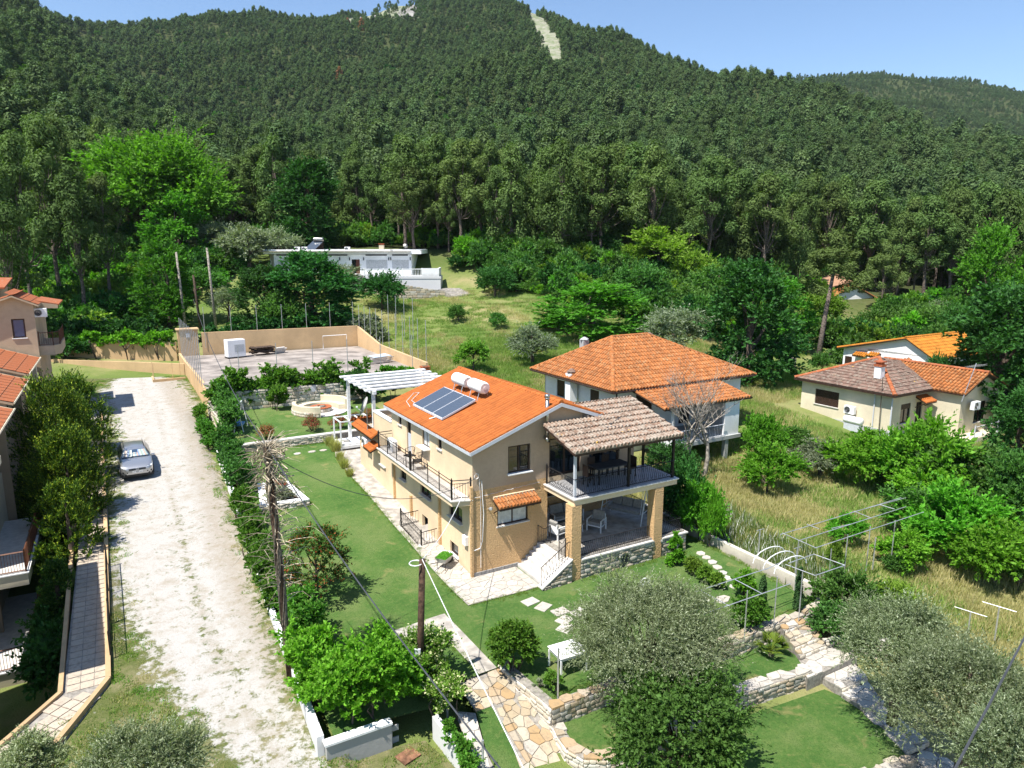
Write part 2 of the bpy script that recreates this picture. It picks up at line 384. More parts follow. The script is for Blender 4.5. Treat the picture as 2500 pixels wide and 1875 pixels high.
def _farz(x,y):
    t=np.clip(x/np.maximum(y,1),-1.59,1.59); i=(t+1.6)/3.2*128; j=(np.log(np.clip(y,100,2590))-math.log(100))/(math.log(2600)-math.log(100))*89
    i0=np.floor(i).astype(int); j0=np.floor(j).astype(int); i1=np.minimum(i0+1,128); j1=np.minimum(j0+1,89); fi=i-i0; fj=j-j0
    return (_grid[i0,j0]*(1-fi)*(1-fj)+_grid[i1,j0]*fi*(1-fj)+_grid[i0,j1]*(1-fi)*fj+_grid[i1,j1]*fi*fj)
_pts=[(W(x,y).x,W(x,y).y,z) for x,y,z in _near]+[tuple(PDw(u,v,y)) for u,v,y in _uvy]
_pts+=[(t*y,y,float(_farz(np.array([t*y]),np.array([float(y)]))[0])) for y in (112,135) for t in (-.8,-.6,-.4,-.2,0,.2,.4,.6,.8)]
_pts=np.array(_pts)
def _phi(r2): return .5*r2*np.log(r2+1e-6)
_d=((_pts[:,None,:2]-_pts[None,:,:2])**2).sum(2); _n=len(_pts)
_A=np.zeros((_n+3,_n+3)); _A[:_n,:_n]=_phi(_d)+np.eye(_n)*8.0; _A[:_n,_n]=1; _A[:_n,_n+1:]=_pts[:,:2]; _A[_n:,:_n]=_A[:_n,_n:].T
_w=np.linalg.solve(_A,np.concatenate([_pts[:,2],[0,0,0]]))
def _sm(a,b,x):
    t=np.clip((x-a)/(b-a),0,1); return t*t*(3-2*t)
def Tw(x,y):       # ground height at world x,y (arrays)
    x=np.atleast_1d(np.asarray(x,float)); y=np.atleast_1d(np.asarray(y,float))
    yn=np.clip(y,0,140); xn=np.clip(x,-110,110)
    z=np.full(x.shape,_w[_n])+_w[_n+1]*xn+_w[_n+2]*yn
    for k in range(_n): z+=_w[k]*_phi((xn-_pts[k,0])**2+(yn-_pts[k,1])**2)
    f=_farz(x,y); wgt=_sm(112,130,np.maximum(y,np.abs(x)*1.1+20)); z=z*(1-wgt)+f*wgt
    rel=_sm(170,420,y)*(9*np.sin(x*.021+1.3*np.sin(y*.013))*np.cos(y*.017+.9*np.sin(x*.011))+4*np.sin(x*.06+y*.045)*np.sin(y*.05-x*.03))
    def spur(x0,y0,x1,y1,h,w):
        d2=(x1-x0)**2+(y1-y0)**2; t=np.clip(((x-x0)*(x1-x0)+(y-y0)*(y1-y0))/d2,0,1); q=(x-x0-t*(x1-x0))**2+(y-y0-t*(y1-y0))**2
        return h*np.exp(-q/(2*w*w))*(1-.55*t)
    z=z+rel+spur(-430,620,-170,300,30,30)+spur(15,520,-110,310,22,32)-spur(-170,560,-150,360,20,40)+spur(330,430,200,260,16,30)
    dx,dy=x-CO.x,y-CO.y; X=dx*ca+dy*sa; Y=-dx*sa+dy*ca
    z=z-3.2*_sm(-15.0,-15.9,X)*_sm(26,14,Y)          # sunken strip beside the apartments
    inside=_sm(-8.0,-7.6,X)*_sm(11.5,11.1,X)*_sm(-9.3,-8.9,Y)*_sm(32,31,Y)
    z=z-.35*inside
    crt=_sm(-7.2,-6.8,X)*_sm(11.0,10.5,X)*_sm(29,30,Y)*_sm(50.5,49.5,Y); z=z*(1-crt)+np.minimum(z,3.1)*crt
    return z
def T(x,y):        # ground height at a plot point
    p=W(x,y); return float(Tw(p.x,p.y)[0])
def TS(X,Y):
    X=np.asarray(X,float);Y=np.asarray(Y,float); return Tw(CO.x+X*ca-Y*sa,CO.y+X*sa+Y*ca)
def gridcoord(a,b,step,lo,hi,g):
    c=list(np.arange(a,b+.01,step)); s=step
    while c[-1]<hi: s*=g; c.append(min(hi,c[-1]+s))
    s=step
    while c[0]>lo: s*=g; c.insert(0,max(lo,c[0]-s))
    return np.array(c)
gx=gridcoord(-42,62,.8,-2600,2600,1.06); gy=gridcoord(12,118,.8,-120,2900,1.05)
GX,GY=np.meshgrid(gx,gy); GZ=Tw(GX.ravel(),GY.ravel())
me=bpy.data.meshes.new('terrain'); nv=len(gx)*len(gy)
me.vertices.add(nv); me.vertices.foreach_set('co',np.stack([GX.ravel(),GY.ravel(),GZ],1).ravel())
ii=np.arange(nv).reshape(len(gy),len(gx)); q=np.stack([ii[:-1,:-1],ii[:-1,1:],ii[1:,1:],ii[1:,:-1]],-1).reshape(-1,4)
me.loops.add(q.size); me.loops.foreach_set('vertex_index',q.ravel()); me.polygons.add(len(q))
me.polygons.foreach_set('loop_start',np.arange(0,q.size,4)); me.polygons.foreach_set('loop_total',np.full(len(q),4))
me.polygons.foreach_set('use_smooth',np.ones(len(q),bool)); me.update(calc_edges=True)
terrain=bpy.data.objects.new('terrain',me); COL.objects.link(terrain); terrain['kind']='structure'
def cleft(v):      # firebreak: px centre at height v
    return np.interp(v,[0,15,60,140],[1285,1290,1320,1350])
_fr=np.ravel(GY); _fu=1250+FPX*np.ravel(GX)/np.maximum(_fr*_c-(GZ-CAM_H)*_s,1)
def break_x(y):    # the firebreak runs straight up the hill
    return np.interp(y,[600,1100],[37,23])
def in_break(x,y): return (y>600)&(np.abs(x-break_x(y))<np.interp(y,[640,760,1000],[6,10,7]))
fr=_sm(100,125,GY.ravel()); br=in_break(GX.ravel(),GY.ravel()).astype(float)
peak=((np.abs(GX.ravel()+165)<60)&(GY.ravel()>900)).astype(float)
ca_=me.color_attributes.new('cover','FLOAT_COLOR','POINT')
dry=np.clip(_sm(4,22,GX.ravel())*_sm(48,20,GY.ravel()),0,1)
ca_.data.foreach_set('color',np.stack([fr,np.clip(br+peak,0,1),dry,np.ones(nv)],1).astype('f').ravel())
m,nt,b=nmat('meadow and hillside soil')
at_=nt.nodes.new('ShaderNodeAttribute'); at_.attribute_name='cover'; sp=nt.nodes.new('ShaderNodeSeparateColor'); nt.links.new(at_.outputs['Color'],sp.inputs[0])
n1=noise(nt,.12,5,.6,'World'); n2=noise(nt,1.3,5,.7,'World'); n3=noise(nt,14,4,.7,'World')
green=ramp(nt,n1,[(.3,(.09,.15,.035)),(.5,(.16,.20,.06)),(.66,(.28,.25,.12))])
dryc=ramp(nt,n1,[(.32,(.22,.23,.08)),(.46,(.34,.29,.14)),(.62,(.42,.33,.19))])
col=mix(nt,green,dryc,sp.outputs[2]); col=mix(nt,col,(.10,.14,.04),ramp(nt,n2,[(.52,(0,0,0)),(.74,(.6,.6,.6))]))
col=mix(nt,col,(.06,.07,.03),ramp(nt,n3,[(.5,(0,0,0)),(.8,(.35,.35,.35))]))
col=mix(nt,col,ramp(nt,n2,[(.3,(.03,.045,.015)),(.7,(.075,.085,.04))]),sp.outputs[0])
col=mix(nt,col,ramp(nt,noise(nt,.14,4,.7,'World'),[(.35,(.12,.16,.07)),(.6,(.27,.26,.21))]),sp.outputs[1])
nt.links.new(col,b.inputs['Base Color']); b.inputs['Roughness'].default_value=1; b.inputs['Specular IOR Level'].default_value=0
bump(nt,b,n3,.8,.08); me.materials.append(m)

# ------------------------------------------------------------------ lawns, gravel, paths
def grassmat(name,dry=0.):
    m,nt,b=nmat(name)
    a=noise(nt,.45,4,.6); f=noise(nt,55,3,.8); g=noise(nt,6,4,.7)
    col=ramp(nt,a,[(.32,(.055,.135,.03)),(.48,(.10,.19,.045)),(.62,(.19,.245,.085))])
    col=mix(nt,col,(.05,.11,.022),ramp(nt,f,[(.40,(.6,.6,.6)),(.62,(0,0,0))]))
    col=mix(nt,col,(.15,.21,.06),ramp(nt,g,[(.48,(0,0,0)),(.66,(.65,.65,.65))]))
    col=mix(nt,col,(.045,.10,.02),ramp(nt,noise(nt,17,4,.8),[(.5,(0,0,0)),(.62,(.6,.6,.6))]))
    # mowing and bare spots
    col=mix(nt,col,(.33,.27,.12),ramp(nt,noise(nt,.8,5,.65,dist=.4),[(.60-dry,(0,0,0)),(.72-dry,(.6,.6,.6))]))
    nt.links.new(col,b.inputs['Base Color']); b.inputs['Roughness'].default_value=.95; b.inputs['Specular IOR Level'].default_value=.1
    bump(nt,b,f,.9,.05); return m
M['lawn']=grassmat('mown lawn'); M['lawndry']=grassmat('patchy dry lawn',.1)
def zlawn(X,Y):
    X=np.asarray(X);Y=np.asarray(Y); z=np.interp(Y,[-9.5,0,18,20.3],[-.02,0,1.15,1.22]); return z+.03*np.sin(X*1.1)*np.cos(Y*.9)*_sm(0,3,np.abs(Y))
def zup(X,Y): return np.interp(np.asarray(Y),[20.3,31],[1.72,2.0])
def zlot(X,Y): return TS(X,Y)+.05
LOT=[(-13.62,-.4),(-13.55,10),(-13.4,20),(-13.2,32),(-14,40),(-16,46.5),(-6.7,44.2),(-6.75,34),(-6.8,25),(-7.3,21.3),(-7.7,12.6),(-8.0,8),(-8.3,0),(-8.4,-6.9),(-6.4,-7.2),(-5.4,-7.4),(-4.9,-9.2),(-4.4,-11.5),(-4,-15),(-14,-15),(-22,-14),(-22,-6),(-15.6,-1.75)]
lot=sheet('gravel_lot',LOT,zlot,M['lawn'],.5)
me=lot.data; nvv=len(me.vertices); co=np.empty(nvv*3); me.vertices.foreach_get('co',co); co=co.reshape(-1,3)
cen=np.interp(co[:,1],[-8,-3,2,8,14,20,30,38,46],[-9.2,-10.2,-10.6,-10.7,-10.5,-10.3,-10.0,-10.3,-10.6])
wid=np.interp(co[:,1],[-9,-4,1,6,16,26,36,42,46],[1.0,1.6,2.3,3.0,3.0,3.0,3.4,3.5,1.8])
gw=_sm(wid+1.1,wid-1.5,np.abs(co[:,0]-cen))*.94
ca2=me.color_attributes.new('gravel','FLOAT_COLOR','POINT'); dd=co[:,0]-cen; brn=_sm(.2,1.8,dd)*.8+.5*np.exp(-(dd/.35)**2); gw=gw*(1-.30*np.exp(-((dd-.1)/.4)**2)*_sm(22,8,co[:,1])); ca2.data.foreach_set('color',np.stack([gw,brn,gw,np.ones(nvv)],1).astype('f').ravel())
m,nt,b=nmat('white gravel with grass creeping in')
a_=nt.nodes.new('ShaderNodeAttribute'); a_.attribute_name='gravel'; sc_=nt.nodes.new('ShaderNodeSeparateColor'); nt.links.new(a_.outputs['Color'],sc_.inputs[0])
sm_=nt.nodes.new('ShaderNodeMath'); sm_.operation='MULTIPLY_ADD'; sm_.inputs[1].default_value=1.0; sm_.inputs[2].default_value=-.5
nn=nt.nodes.new('ShaderNodeMath'); nn.operation='ADD'
nt.links.new(noise(nt,2.6,9,.78,dist=.15),sm_.inputs[0])
mul=nt.nodes.new('ShaderNodeMath'); mul.operation='MULTIPLY_ADD'; mul.inputs[1].default_value=3.0
nt.links.new(sm_.outputs[0],mul.inputs[0]); nt.links.new(sc_.outputs[0],mul.inputs[2])
mask=ramp(nt,mul.outputs[0],[(.44,(0,0,0)),(.70,(1,1,1))])
fine=noise(nt,30,5,.85); med=noise(nt,1.7,9,.8)
grav=ramp(nt,fine,[(.3,(.26,.24,.21)),(.5,(.40,.385,.36)),(.7,(.53,.51,.485))])
grav=mix(nt,grav,(.29,.25,.19),ramp(nt,med,[(.48,(0,0,0)),(.64,(.7,.7,.7))]))
bm_=nt.nodes.new('ShaderNodeMath'); bm_.operation='MULTIPLY'; nt.links.new(sc_.outputs[1],bm_.inputs[0]); nt.links.new(noise(nt,5,8,.8),bm_.inputs[1])
grav=mix(nt,grav,(.25,.205,.15),ramp(nt,bm_.outputs[0],[(.14,(0,0,0)),(.5,(.75,.75,.75))]))
gr=ramp(nt,noise(nt,26,4,.8),[(.35,(.05,.07,.018)),(.6,(.12,.135,.045)),(.75,(.24,.21,.10))])
gr=mix(nt,gr,(.26,.22,.13),ramp(nt,noise(nt,.9,5,.7),[(.45,(0,0,0)),(.7,(.8,.8,.8))]))
nt.links.new(mix(nt,gr,grav,mask),b.inputs['Base Color']); b.inputs['Roughness'].default_value=.95; b.inputs['Specular IOR Level'].default_value=.1
bump(nt,b,fine,.7,.03); me.materials[0]=m
sheet('lawn',[(-8.05,-6.9),(-6.4,-6.95),(-5.0,-7.2),(-3.95,-6.4),(-2.1,-6.3),(-1.92,-8.8),(11.0,-8.8),(11.25,-1),(11.35,3),(9.8,3),(9.8,-2.3),(3,-2.3),(0,0),(0,15.1),(1.2,17),(1,20.3),(-7.0,20.3),(-7.15,16),(-7.6,10)],zlawn,M['lawn'],.8)
sheet('upper_lawn',[(-7.0,20.3),(4.8,20.3),(4.8,31),(-6.5,31)],zup,M['lawn'],1)
sheet('path',[(-15.02,-.35),(-13.72,-.55),(-13.55,10),(-13.3,32),(-13.3,40),(-14.9,40),(-14.75,10)],lambda X,Y:TS(np.full(len(Y),-12.5),Y)+.02,M['mortar'],2)
def zl_(x,y): return float(TS(np.array([-12.5]),np.array([float(y)]))[0])+.05
# square tiles of the side path, in their own rows
tm=MB().box(-.185,-.185,0,.185,.185,.03).mesh('paving_tile',M['tanflag'])
side=[o for o in COL.objects if o.name=='path'][0]
def local_child(mesh,name,parent_zero,x,y,z,rot=0,sc=(1,1,1)):
    o=bpy.data.objects.new(name,mesh); COL.objects.link(o); o.parent=parent_zero
    o.location=(x,y,z); o.rotation_euler=(0,0,rot); o.scale=sc; return o
rnd=random.Random(4)
n=0
for k in range(60):
    y=-.15+k*.4
    xl=lerp(-14.92,-14.72,(y+.35)/10.4) if y<10 else -14.74
    xr=lerp(-13.8,-13.65,(y+.5)/10) if y<10 else -13.62
    xs=np.arange(xl+.19,xr-.1,.392)
    for x in xs:
        if n<298:
            local_child(tm,'paving_tile',side,x,y,zl_(x,y)-.045,rnd.uniform(-.02,.02)); n+=1
p2=sheet('lower_path',[(-15.02,-.35),(-13.72,-.55),(-15.1,-3.2),(-17.2,-5.2),(-18.6,-4.6),(-16.4,-2.0)],lambda X,Y:TS(X,Y)+.06+3.2*_sm(-15.0,-15.9,X),M['mortar'],.6)
for i in range(-5,8):
    for j in range(-8,6):
        x,y=-16+ (i*.39*math.cos(.7)-j*.39*math.sin(.7)),-2.6+(i*.39*math.sin(.7)+j*.39*math.cos(.7))
        if pip(x,y,[(-14.9,-.5),(-13.9,-.7),(-15.3,-3.1),(-17.3,-5.0),(-18.3,-4.5),(-16.3,-2.0)]):
            zz=float(TS(x,y)[0]+3.2*_sm(-15.0,-15.9,x)+.07)
            local_child(tm,'paving_tile',p2,x,y,zz,.7)
def zl_(x,y): return float(TS(np.array([-12.5]),np.array([float(y)]))[0])+.05
def curb(name,pts,w,h,mat,label,z0=None,cat='kerb'):
    mb=MB()
    for (a,b2) in zip(pts[:-1],pts[1:]):
        d=Vector((b2[0]-a[0],b2[1]-a[1],0)); L_=d.length; n_=max(1,int(L_/2)); d.normalize(); s_=Vector((-d.y,d.x,0))*w/2
        for k in range(n_):
            p=Vector((a[0],a[1],0)).lerp(Vector((b2[0],b2[1],0)),k/n_); q=Vector((a[0],a[1],0)).lerp(Vector((b2[0],b2[1],0)),(k+1)/n_)
            za=z0(p.x,p.y); zb=z0(q.x,q.y)
            vs=[p-s_,p+s_,q+s_,q-s_]; zs=[za,za,zb,zb]
            mb.add([(v.x,v.y,z-.6) for v,z in zip(vs,zs)]+[(v.x,v.y,z+h) for v,z in zip(vs,zs)],[(3,2,1,0),(4,5,6,7),(0,1,5,4),(1,2,6,5),(2,3,7,6),(3,0,4,7)])
    o=mb.build(name,mat); place(o,0,0,0); tag(o,label,cat); return o
curb('low_wall',[(-13.62,34),(-13.62,12),(-13.72,-.3),(-15.2,-3.1),(-16.6,-4.6)],.16,.16,M['tanwall'],'long low tan kerb wall between the side path and the white gravel',lambda x,y: zl_(x,y),'kerb')
curb('low_wall',[(-14.95,16),(-15.08,-.3),(-16.3,-1.9),(-18.4,-4.4)],.14,.08,M['tanwall'],'low tan kerb on the apartment side of the paved side path',lambda x,y: zl_(x,y),'kerb')
patio=sheet('patio',[(-.02,.0),(-.02,15.2),(4.6,15.2),(4.6,20.3),(-.15,20.3),(-1.05,17),(-1.15,13.5),(-1.2,8),(-1.3,3),(-1.28,-2.07),(2.1,-2.12),(2.1,0)],lambda X,Y:zlawn(X,Y)+.035,M['concrete'],.8)
sheet('court_floor',[(-6.62,30.4),(10.4,29.5),(10.5,48.1),(-4.6,49.2),(-6.6,50)],3.5,plain('bleached court concrete',(.33,.29,.26),.95,var=.25,sc=.6,bs=.3),1.5)
sheet('concrete_path',[(-4.45,-2.34),(-2.85,-2.19),(-2.36,-2.17),(-2.3,-6.3),(-3.0,-6.35),(-3.02,-2.85),(-3.9,-2.85),(-4.5,-3.3)],lambda X,Y:zlawn(X,Y)+.03,M['concrete'],.6)
sheet('concrete_path',[(-3.95,-3.3),(-3.95,-6.4),(-4.15,-6.5),(-4.6,-3.35)],lambda X,Y:zlawn(X,Y)+.026,M['concrete'],.6)
# ------------------------------------------------------------------ crazy paving and rubble stones
def clip_half(poly,p,n):
    out=[]; k=len(poly)
    for i in range(k):
        a,b=poly[i],poly[(i+1)%k]
        da=(a[0]-p[0])*n[0]+(a[1]-p[1])*n[1]; db=(b[0]-p[0])*n[0]+(b[1]-p[1])*n[1]
        if da<=0: out.append(a)
        if (da<0)!=(db<0) and abs(da-db)>1e-12:
            t=da/(da-db); out.append((a[0]+(b[0]-a[0])*t,a[1]+(b[1]-a[1])*t))
    return out
def voronoi(poly,size,seed,gap=.025):
    rn=random.Random(seed); xs=[p[0] for p in poly]; ys=[p[1] for p in poly]; pts=[]
    nx=int((max(xs)-min(xs))/size)+2; ny=int((max(ys)-min(ys))/size)+2
    for i in range(-1,nx+1):
        for j in range(-1,ny+1):
            pts.append((min(xs)+(i+rn.uniform(.05,.95))*size,min(ys)+(j+rn.uniform(.05,.95))*size))
    cells=[]
    for k,p in enumerate(pts):
        near=sorted(((q[0]-p[0])**2+(q[1]-p[1])**2,q) for q in pts if q is not p)[:14]
        c=[(p[0]-size*2,p[1]-size*2),(p[0]+size*2,p[1]-size*2),(p[0]+size*2,p[1]+size*2),(p[0]-size*2,p[1]+size*2)]
        for d,q in near:
            if d<1e-9: continue
            l=math.sqrt(d); n=((q[0]-p[0])/l,(q[1]-p[1])/l)
            c=clip_half(c,((p[0]+q[0])/2-n[0]*gap/2,(p[1]+q[1])/2-n[1]*gap/2),n)
            if len(c)<3: break
        if len(c)<3: continue
        cx=sum(a[0] for a in c)/len(c); cy=sum(a[1] for a in c)/len(c)
        if not pip(cx,cy,poly): continue
        # clip to the (convex enough) outline
        a2=sum(poly[i][0]*poly[(i+1)%len(poly)][1]-poly[(i+1)%len(poly)][0]*poly[i][1] for i in range(len(poly)))
        pl=poly if a2>0 else poly[::-1]
        for i in range(len(pl)):
            a,b=pl[i],pl[(i+1)%len(pl)]; l=math.hypot(b[0]-a[0],b[1]-a[1])
            if l<1e-6: continue
            n=((b[1]-a[1])/l,-(b[0]-a[0])/l)
            if (cx-a[0])*n[0]+(cy-a[1])*n[1]<=0: c2=clip_half(c,a,n); c=c2 if len(c2)>=3 else c
        cells.append(c)
    return cells
def paving(parent,poly,zf,size,mat,seed,t=.03,limit=290,name='paving_stone'):
    for i,c in enumerate(voronoi(poly,size,seed)[:limit]):
        cx=sum(a[0] for a in c)/len(c); cy=sum(a[1] for a in c)/len(c)
        z=[zf(a[0],a[1]) for a in c]; z0=zf(cx,cy); j=random.Random(seed*999+i).uniform(0,.01)
        mb=MB(); n=len(c)
        mb.add([(a[0]-cx,a[1]-cy,zz-z0-.02) for a,zz in zip(c,z)]+[(a[0]-cx,a[1]-cy,zz-z0+t+j) for a,zz in zip(c,z)],
          [tuple(range(n,2*n))]+[(k,(k+1)%n,n+(k+1)%n,n+k) for k in range(n)])
        local_child(mb.mesh(name,mat),name,parent,cx,cy,z0)
def stone_mesh(seed,mat):
    rn=random.Random(seed); mb=MB()
    j=lambda s: rn.uniform(-s,s)
    b=[(-.5,0,-.5),(.5,0,-.5),(.5,0,.5),(-.5,0,.5)]
    k=[(x*(.97+j(.05)),0,z*(.96+j(.06))) for x,_,z in b]; f=[(x*(.80+j(.14)),-1+j(.3),z*(.76+j(.16))) for x,_,z in b]
    mid=[(x*(1+j(.04)),-.55+j(.12),z*(1+j(.05))) for x,_,z in b]
    mb.add(k+mid+f,[(0,1,5,4),(1,2,6,5),(2,3,7,6),(3,0,4,7),(4,5,9,8),(5,6,10,9),(6,7,11,10),(7,4,8,11),(8,9,10,11)])
    return mb.mesh('stone',mat,True)
SM={k:[stone_mesh(s*7+len(k),M[k]) for s in range(10)] for k in ('stone','stonewhite')}
def rubble(parent,p0,p1,z0f,z1f,kind='stone',h=.16,seed=1,limit=295,avoid=None,wmul=1.9,name='stone'):
    """stones on the face from p0 to p1 (plot coords; face looks to the right of p0->p1), z0f/z1f give foot and top height along 0..1"""
    rn=random.Random(seed); d=Vector((p1[0]-p0[0],p1[1]-p0[1])); Ln=d.length; ang=math.atan2(d.y,d.x)
    zlo=min(z0f(0),z0f(1)); zhi=max(z1f(0),z1f(1)); z=zlo; n=0
    while z<zhi-.03:
        hh=rn.uniform(.75,1.3)*h; x=-rn.uniform(0,.1)
        if zhi-z-hh<h*.5: hh=zhi-z
        while x<Ln:
            w=rn.uniform(.6,1.5)*h*wmul; xx=min(x+w,Ln); w_=xx-max(x,0)
            if w_>.06:
                cx=(max(x,0)+xx)/2; t=cx/Ln; lo=max(z,z0f(t)); hi=min(z+hh,z1f(t))
                if hi-lo>.05 and not (avoid and avoid(cx,(lo+hi)/2)) and n<limit:
                    px,py=p0[0]+d.x*t,p0[1]+d.y*t
                    zj=rn.uniform(-.015,.015)
                    local_child(rn.choice(SM[kind]),name,parent,px,py,(lo+hi)/2+zj,ang+(math.pi if rn.random()<0 else 0),(w_*.95,rn.uniform(.03,.07),(hi-lo)*.95)); n+=1
            x+=w
        z+=hh
    return n
def wallseg(mb,p0,p1,th,z0a,z0b,z1a,z1b):   # solid wall, its face on p0->p1, body to the left
    d=Vector((p1[0]-p0[0],p1[1]-p0[1],0)).normalized(); nrm=Vector((-d.y,d.x,0))*th
    a=Vector((p0[0],p0[1],0)); b=Vector((p1[0],p1[1],0))
    q=[a,b,b+nrm,a+nrm]; lo=[z0a,z0b,z0b,z0a]; hi=[z1a,z1b,z1b,z1a]
    mb.add([(v.x,v.y,l) for v,l in zip(q,lo)]+[(v.x,v.y,h) for v,h in zip(q,hi)],[(3,2,1,0),(4,5,6,7),(0,1,5,4),(1,2,6,5),(2,3,7,6),(3,0,4,7)])

# ------------------------------------------------------------------ roofs of real tiles
def tiled(parent,poly,eave,mat,tw=.22,tl=.36,amp=.075,name='roof_tiles',slabmat=None,inset=.0,flat=False,kind='stuff',lift=.05):
    """poly: planar 3d polygon (parent coords); eave=(p,q): direction of the rows, first row at p"""
    P_=[Vector(p) for p in poly]; u=(Vector(eave[1])-Vector(eave[0])).normalized()
    nrm=Vector((0,0,0))
    for i in range(len(P_)): nrm+=P_[i].cross(P_[(i+1)%len(P_)])
    nrm.normalize()
    if nrm.z<0: nrm=-nrm
    v=nrm.cross(u)
    if v.z<0: v=-v
    o=Vector(eave[0]); uv=[((p-o).dot(u),(p-o).dot(v)) for p in P_]
    umin,umax=min(a[0] for a in uv),max(a[0] for a in uv); vmin,vmax=min(a[1] for a in uv),max(a[1] for a in uv)
    mb=MB(); rn=random.Random(7); prof=[(0,-.8),(.1,.5),(.28,1),(.55,1),(.74,.5),(.84,-.8),(1,-.9)]
    if flat: prof=[(0,.3),(.04,.0),(.96,.0),(1,.3)]
    nv_=int((vmax-vmin)/tl+.999); nu_=int((umax-umin)/tw+.999)
    for r in range(nv_):
        v0=vmin+r*tl; v1=v0+tl*1.08
        for c in range(nu_):
            u0=umin+c*tw
            cu,cv=u0+tw/2,v0+tl/2
            if not pip(cu,min(cv,vmax-.02),uv): continue
            j=rn.uniform(-.006,.006); vv0=v0-.01+j; vs=[]
            ve=min(v1,vmax+.02)
            for (vv,hh) in ((vv0,lift),(ve,.004)):
                for (a,h) in prof: 
                    p=o+u*(u0+a*tw)+v*vv+nrm*(h*amp+hh+.012+j*.5); vs.append(p)
            k=len(prof)
            vs+= [o+u*(u0+a*tw)+v*vv0+nrm*(.004) for (a,h) in prof]
            mb.add(vs,[(i,i+1,k+i+1,k+i) for i in range(k-1)]+[(2*k+i,2*k+i+1,i+1,i) for i in range(k-1)])
    t=mb.build(name,mat,parent); t['kind']=kind
    s=MB(); s.slab([tuple(p) for p in (P_ if (P_[1]-P_[0]).cross(P_[2]-P_[1]).z>0 else P_[::-1])],.10)
    s.build('roof',slabmat or M['brownwood'],parent)
    return t
def ridgecaps(parent,pts,mat,r=.11,seg=.4,name='ridge_tiles'):
    mb=MB()
    for a,b in zip(pts[:-1],pts[1:]):
        a=Vector(a);b=Vector(b);d=b-a;n=max(1,int(d.length/seg)); d.normalize(); s=d.cross(Vector((0,0,1))).normalized(); up=s.cross(d)
        for k in range(n):
            p=a.lerp(b,k/n); q=a.lerp(b,(k+1.12)/n); vs=[]
            for pp,rr in ((p,r*1.12),(q,r*.92)):
                for i in range(6):
                    t=math.pi*i/5; vs.append(pp+s*math.cos(t)*rr+up*(math.sin(t)*rr*.8+.02))
            mb.add(vs,[(i,i+1,7+i,6+i) for i in range(5)]+[(0,1,2,3,4,5)])
    o=mb.build(name,mat,parent); o['kind']='stuff'; return o

# ------------------------------------------------------------------ walls with openings, windows, railings
def wall_open(mb,axis,pos,a0,a1,z0,z1,ops,depth=.14,out=-1,top=None):
    """wall panel; axis 'x': runs along x at y=pos; 'y': runs along y at x=pos. ops (a,b,z,z) openings. out: side it faces."""
    def V(a,z,d=0.):
        return (a,pos-out*d,z) if axis=='x' else (pos-out*d,a,z)
    A=sorted({a0,a1,*[o[0] for o in ops],*[o[1] for o in ops]}); Z=sorted({z0,z1,*[o[2] for o in ops],*[o[3] for o in ops]})
    for i in range(len(A)-1):
        for j in range(len(Z)-1):
            ca_,cz=(A[i]+A[i+1])/2,(Z[j]+Z[j+1])/2
            if any(o[0]<ca_<o[1] and o[2]<cz<o[3] for o in ops): continue
            mb.add([V(A[i],Z[j]),V(A[i+1],Z[j]),V(A[i+1],Z[j+1]),V(A[i],Z[j+1])],[(0,1,2,3)])
    for o in ops:
        c=[(o[0],o[2]),(o[1],o[2]),(o[1],o[3]),(o[0],o[3])]
        for k in range(4):
            p,q=c[k],c[(k+1)%4]
            mb.add([V(p[0],p[1]),V(q[0],q[1]),V(q[0],q[1],depth),V(p[0],p[1],depth)],[(0,1,2,3)])
def window(parent,axis,pos,o,out=-1,frame='brownwood',glass='glass',depth=.12,mull=2,sill=True,sillmat='marble',curt=False,fw=.06,shutter=0,name='window',sillout=.07):
    a0,a1,z0,z1=o; g=MB(); f=MB()
    def bx(mb,a,b,za,zb,d0,d1):
        y0,y1=pos-out*d0,pos-out*d1
        if axis=='x': mb.box(a,min(y0,y1),za,b,max(y0,y1),zb)
        else: mb.box(min(y0,y1),a,za,max(y0,y1),b,zb)
    bx(f,a0,a1,z0,z0+fw,depth-.05,depth+.02); bx(f,a0,a1,z1-fw,z1,depth-.05,depth+.02)
    xs=[a0+fw/2]+[a0+(a1-a0)*k/mull for k in range(1,mull)]+[a1-fw/2]
    for x in xs: bx(f,x-fw/2,x+fw/2,z0+fw,z1-fw,depth-.046,depth+.018)
    w=f.build(name,M[frame],parent)
    bx(g,a0+fw,a1-fw,z0+fw,z1-fw,depth-.01,depth); g.build('pane',M[glass],w)
    if curt:
        c=MB(); n=14; 
        for k in range(n):
            t0=a0+fw+(a1-a0-2*fw)*k/n; t1=a0+fw+(a1-a0-2*fw)*(k+1)/n; e=.0 if k%2 else .02
            bx(c,t0,t1,z0+fw,z1-fw*2,depth-.025-e*.6,depth-.012)
        c.build('curtain',M['curtain'],w)
    if shutter:
        s=MB(); k=int((z1-z0)*shutter/.05)
        for i in range(k): bx(s,a0+.02,a1-.02,z1-(i+1)*.05+.006,z1-i*.05,depth-.075,depth-.055)
        s.build('roller_shutter',M[frame],w)
    if sill:
        s=MB(); bx(s,a0-.06,a1+.06,z0-.045,z0+.002,-sillout,depth-.05); s.build('sill',M[sillmat],w)
    return w
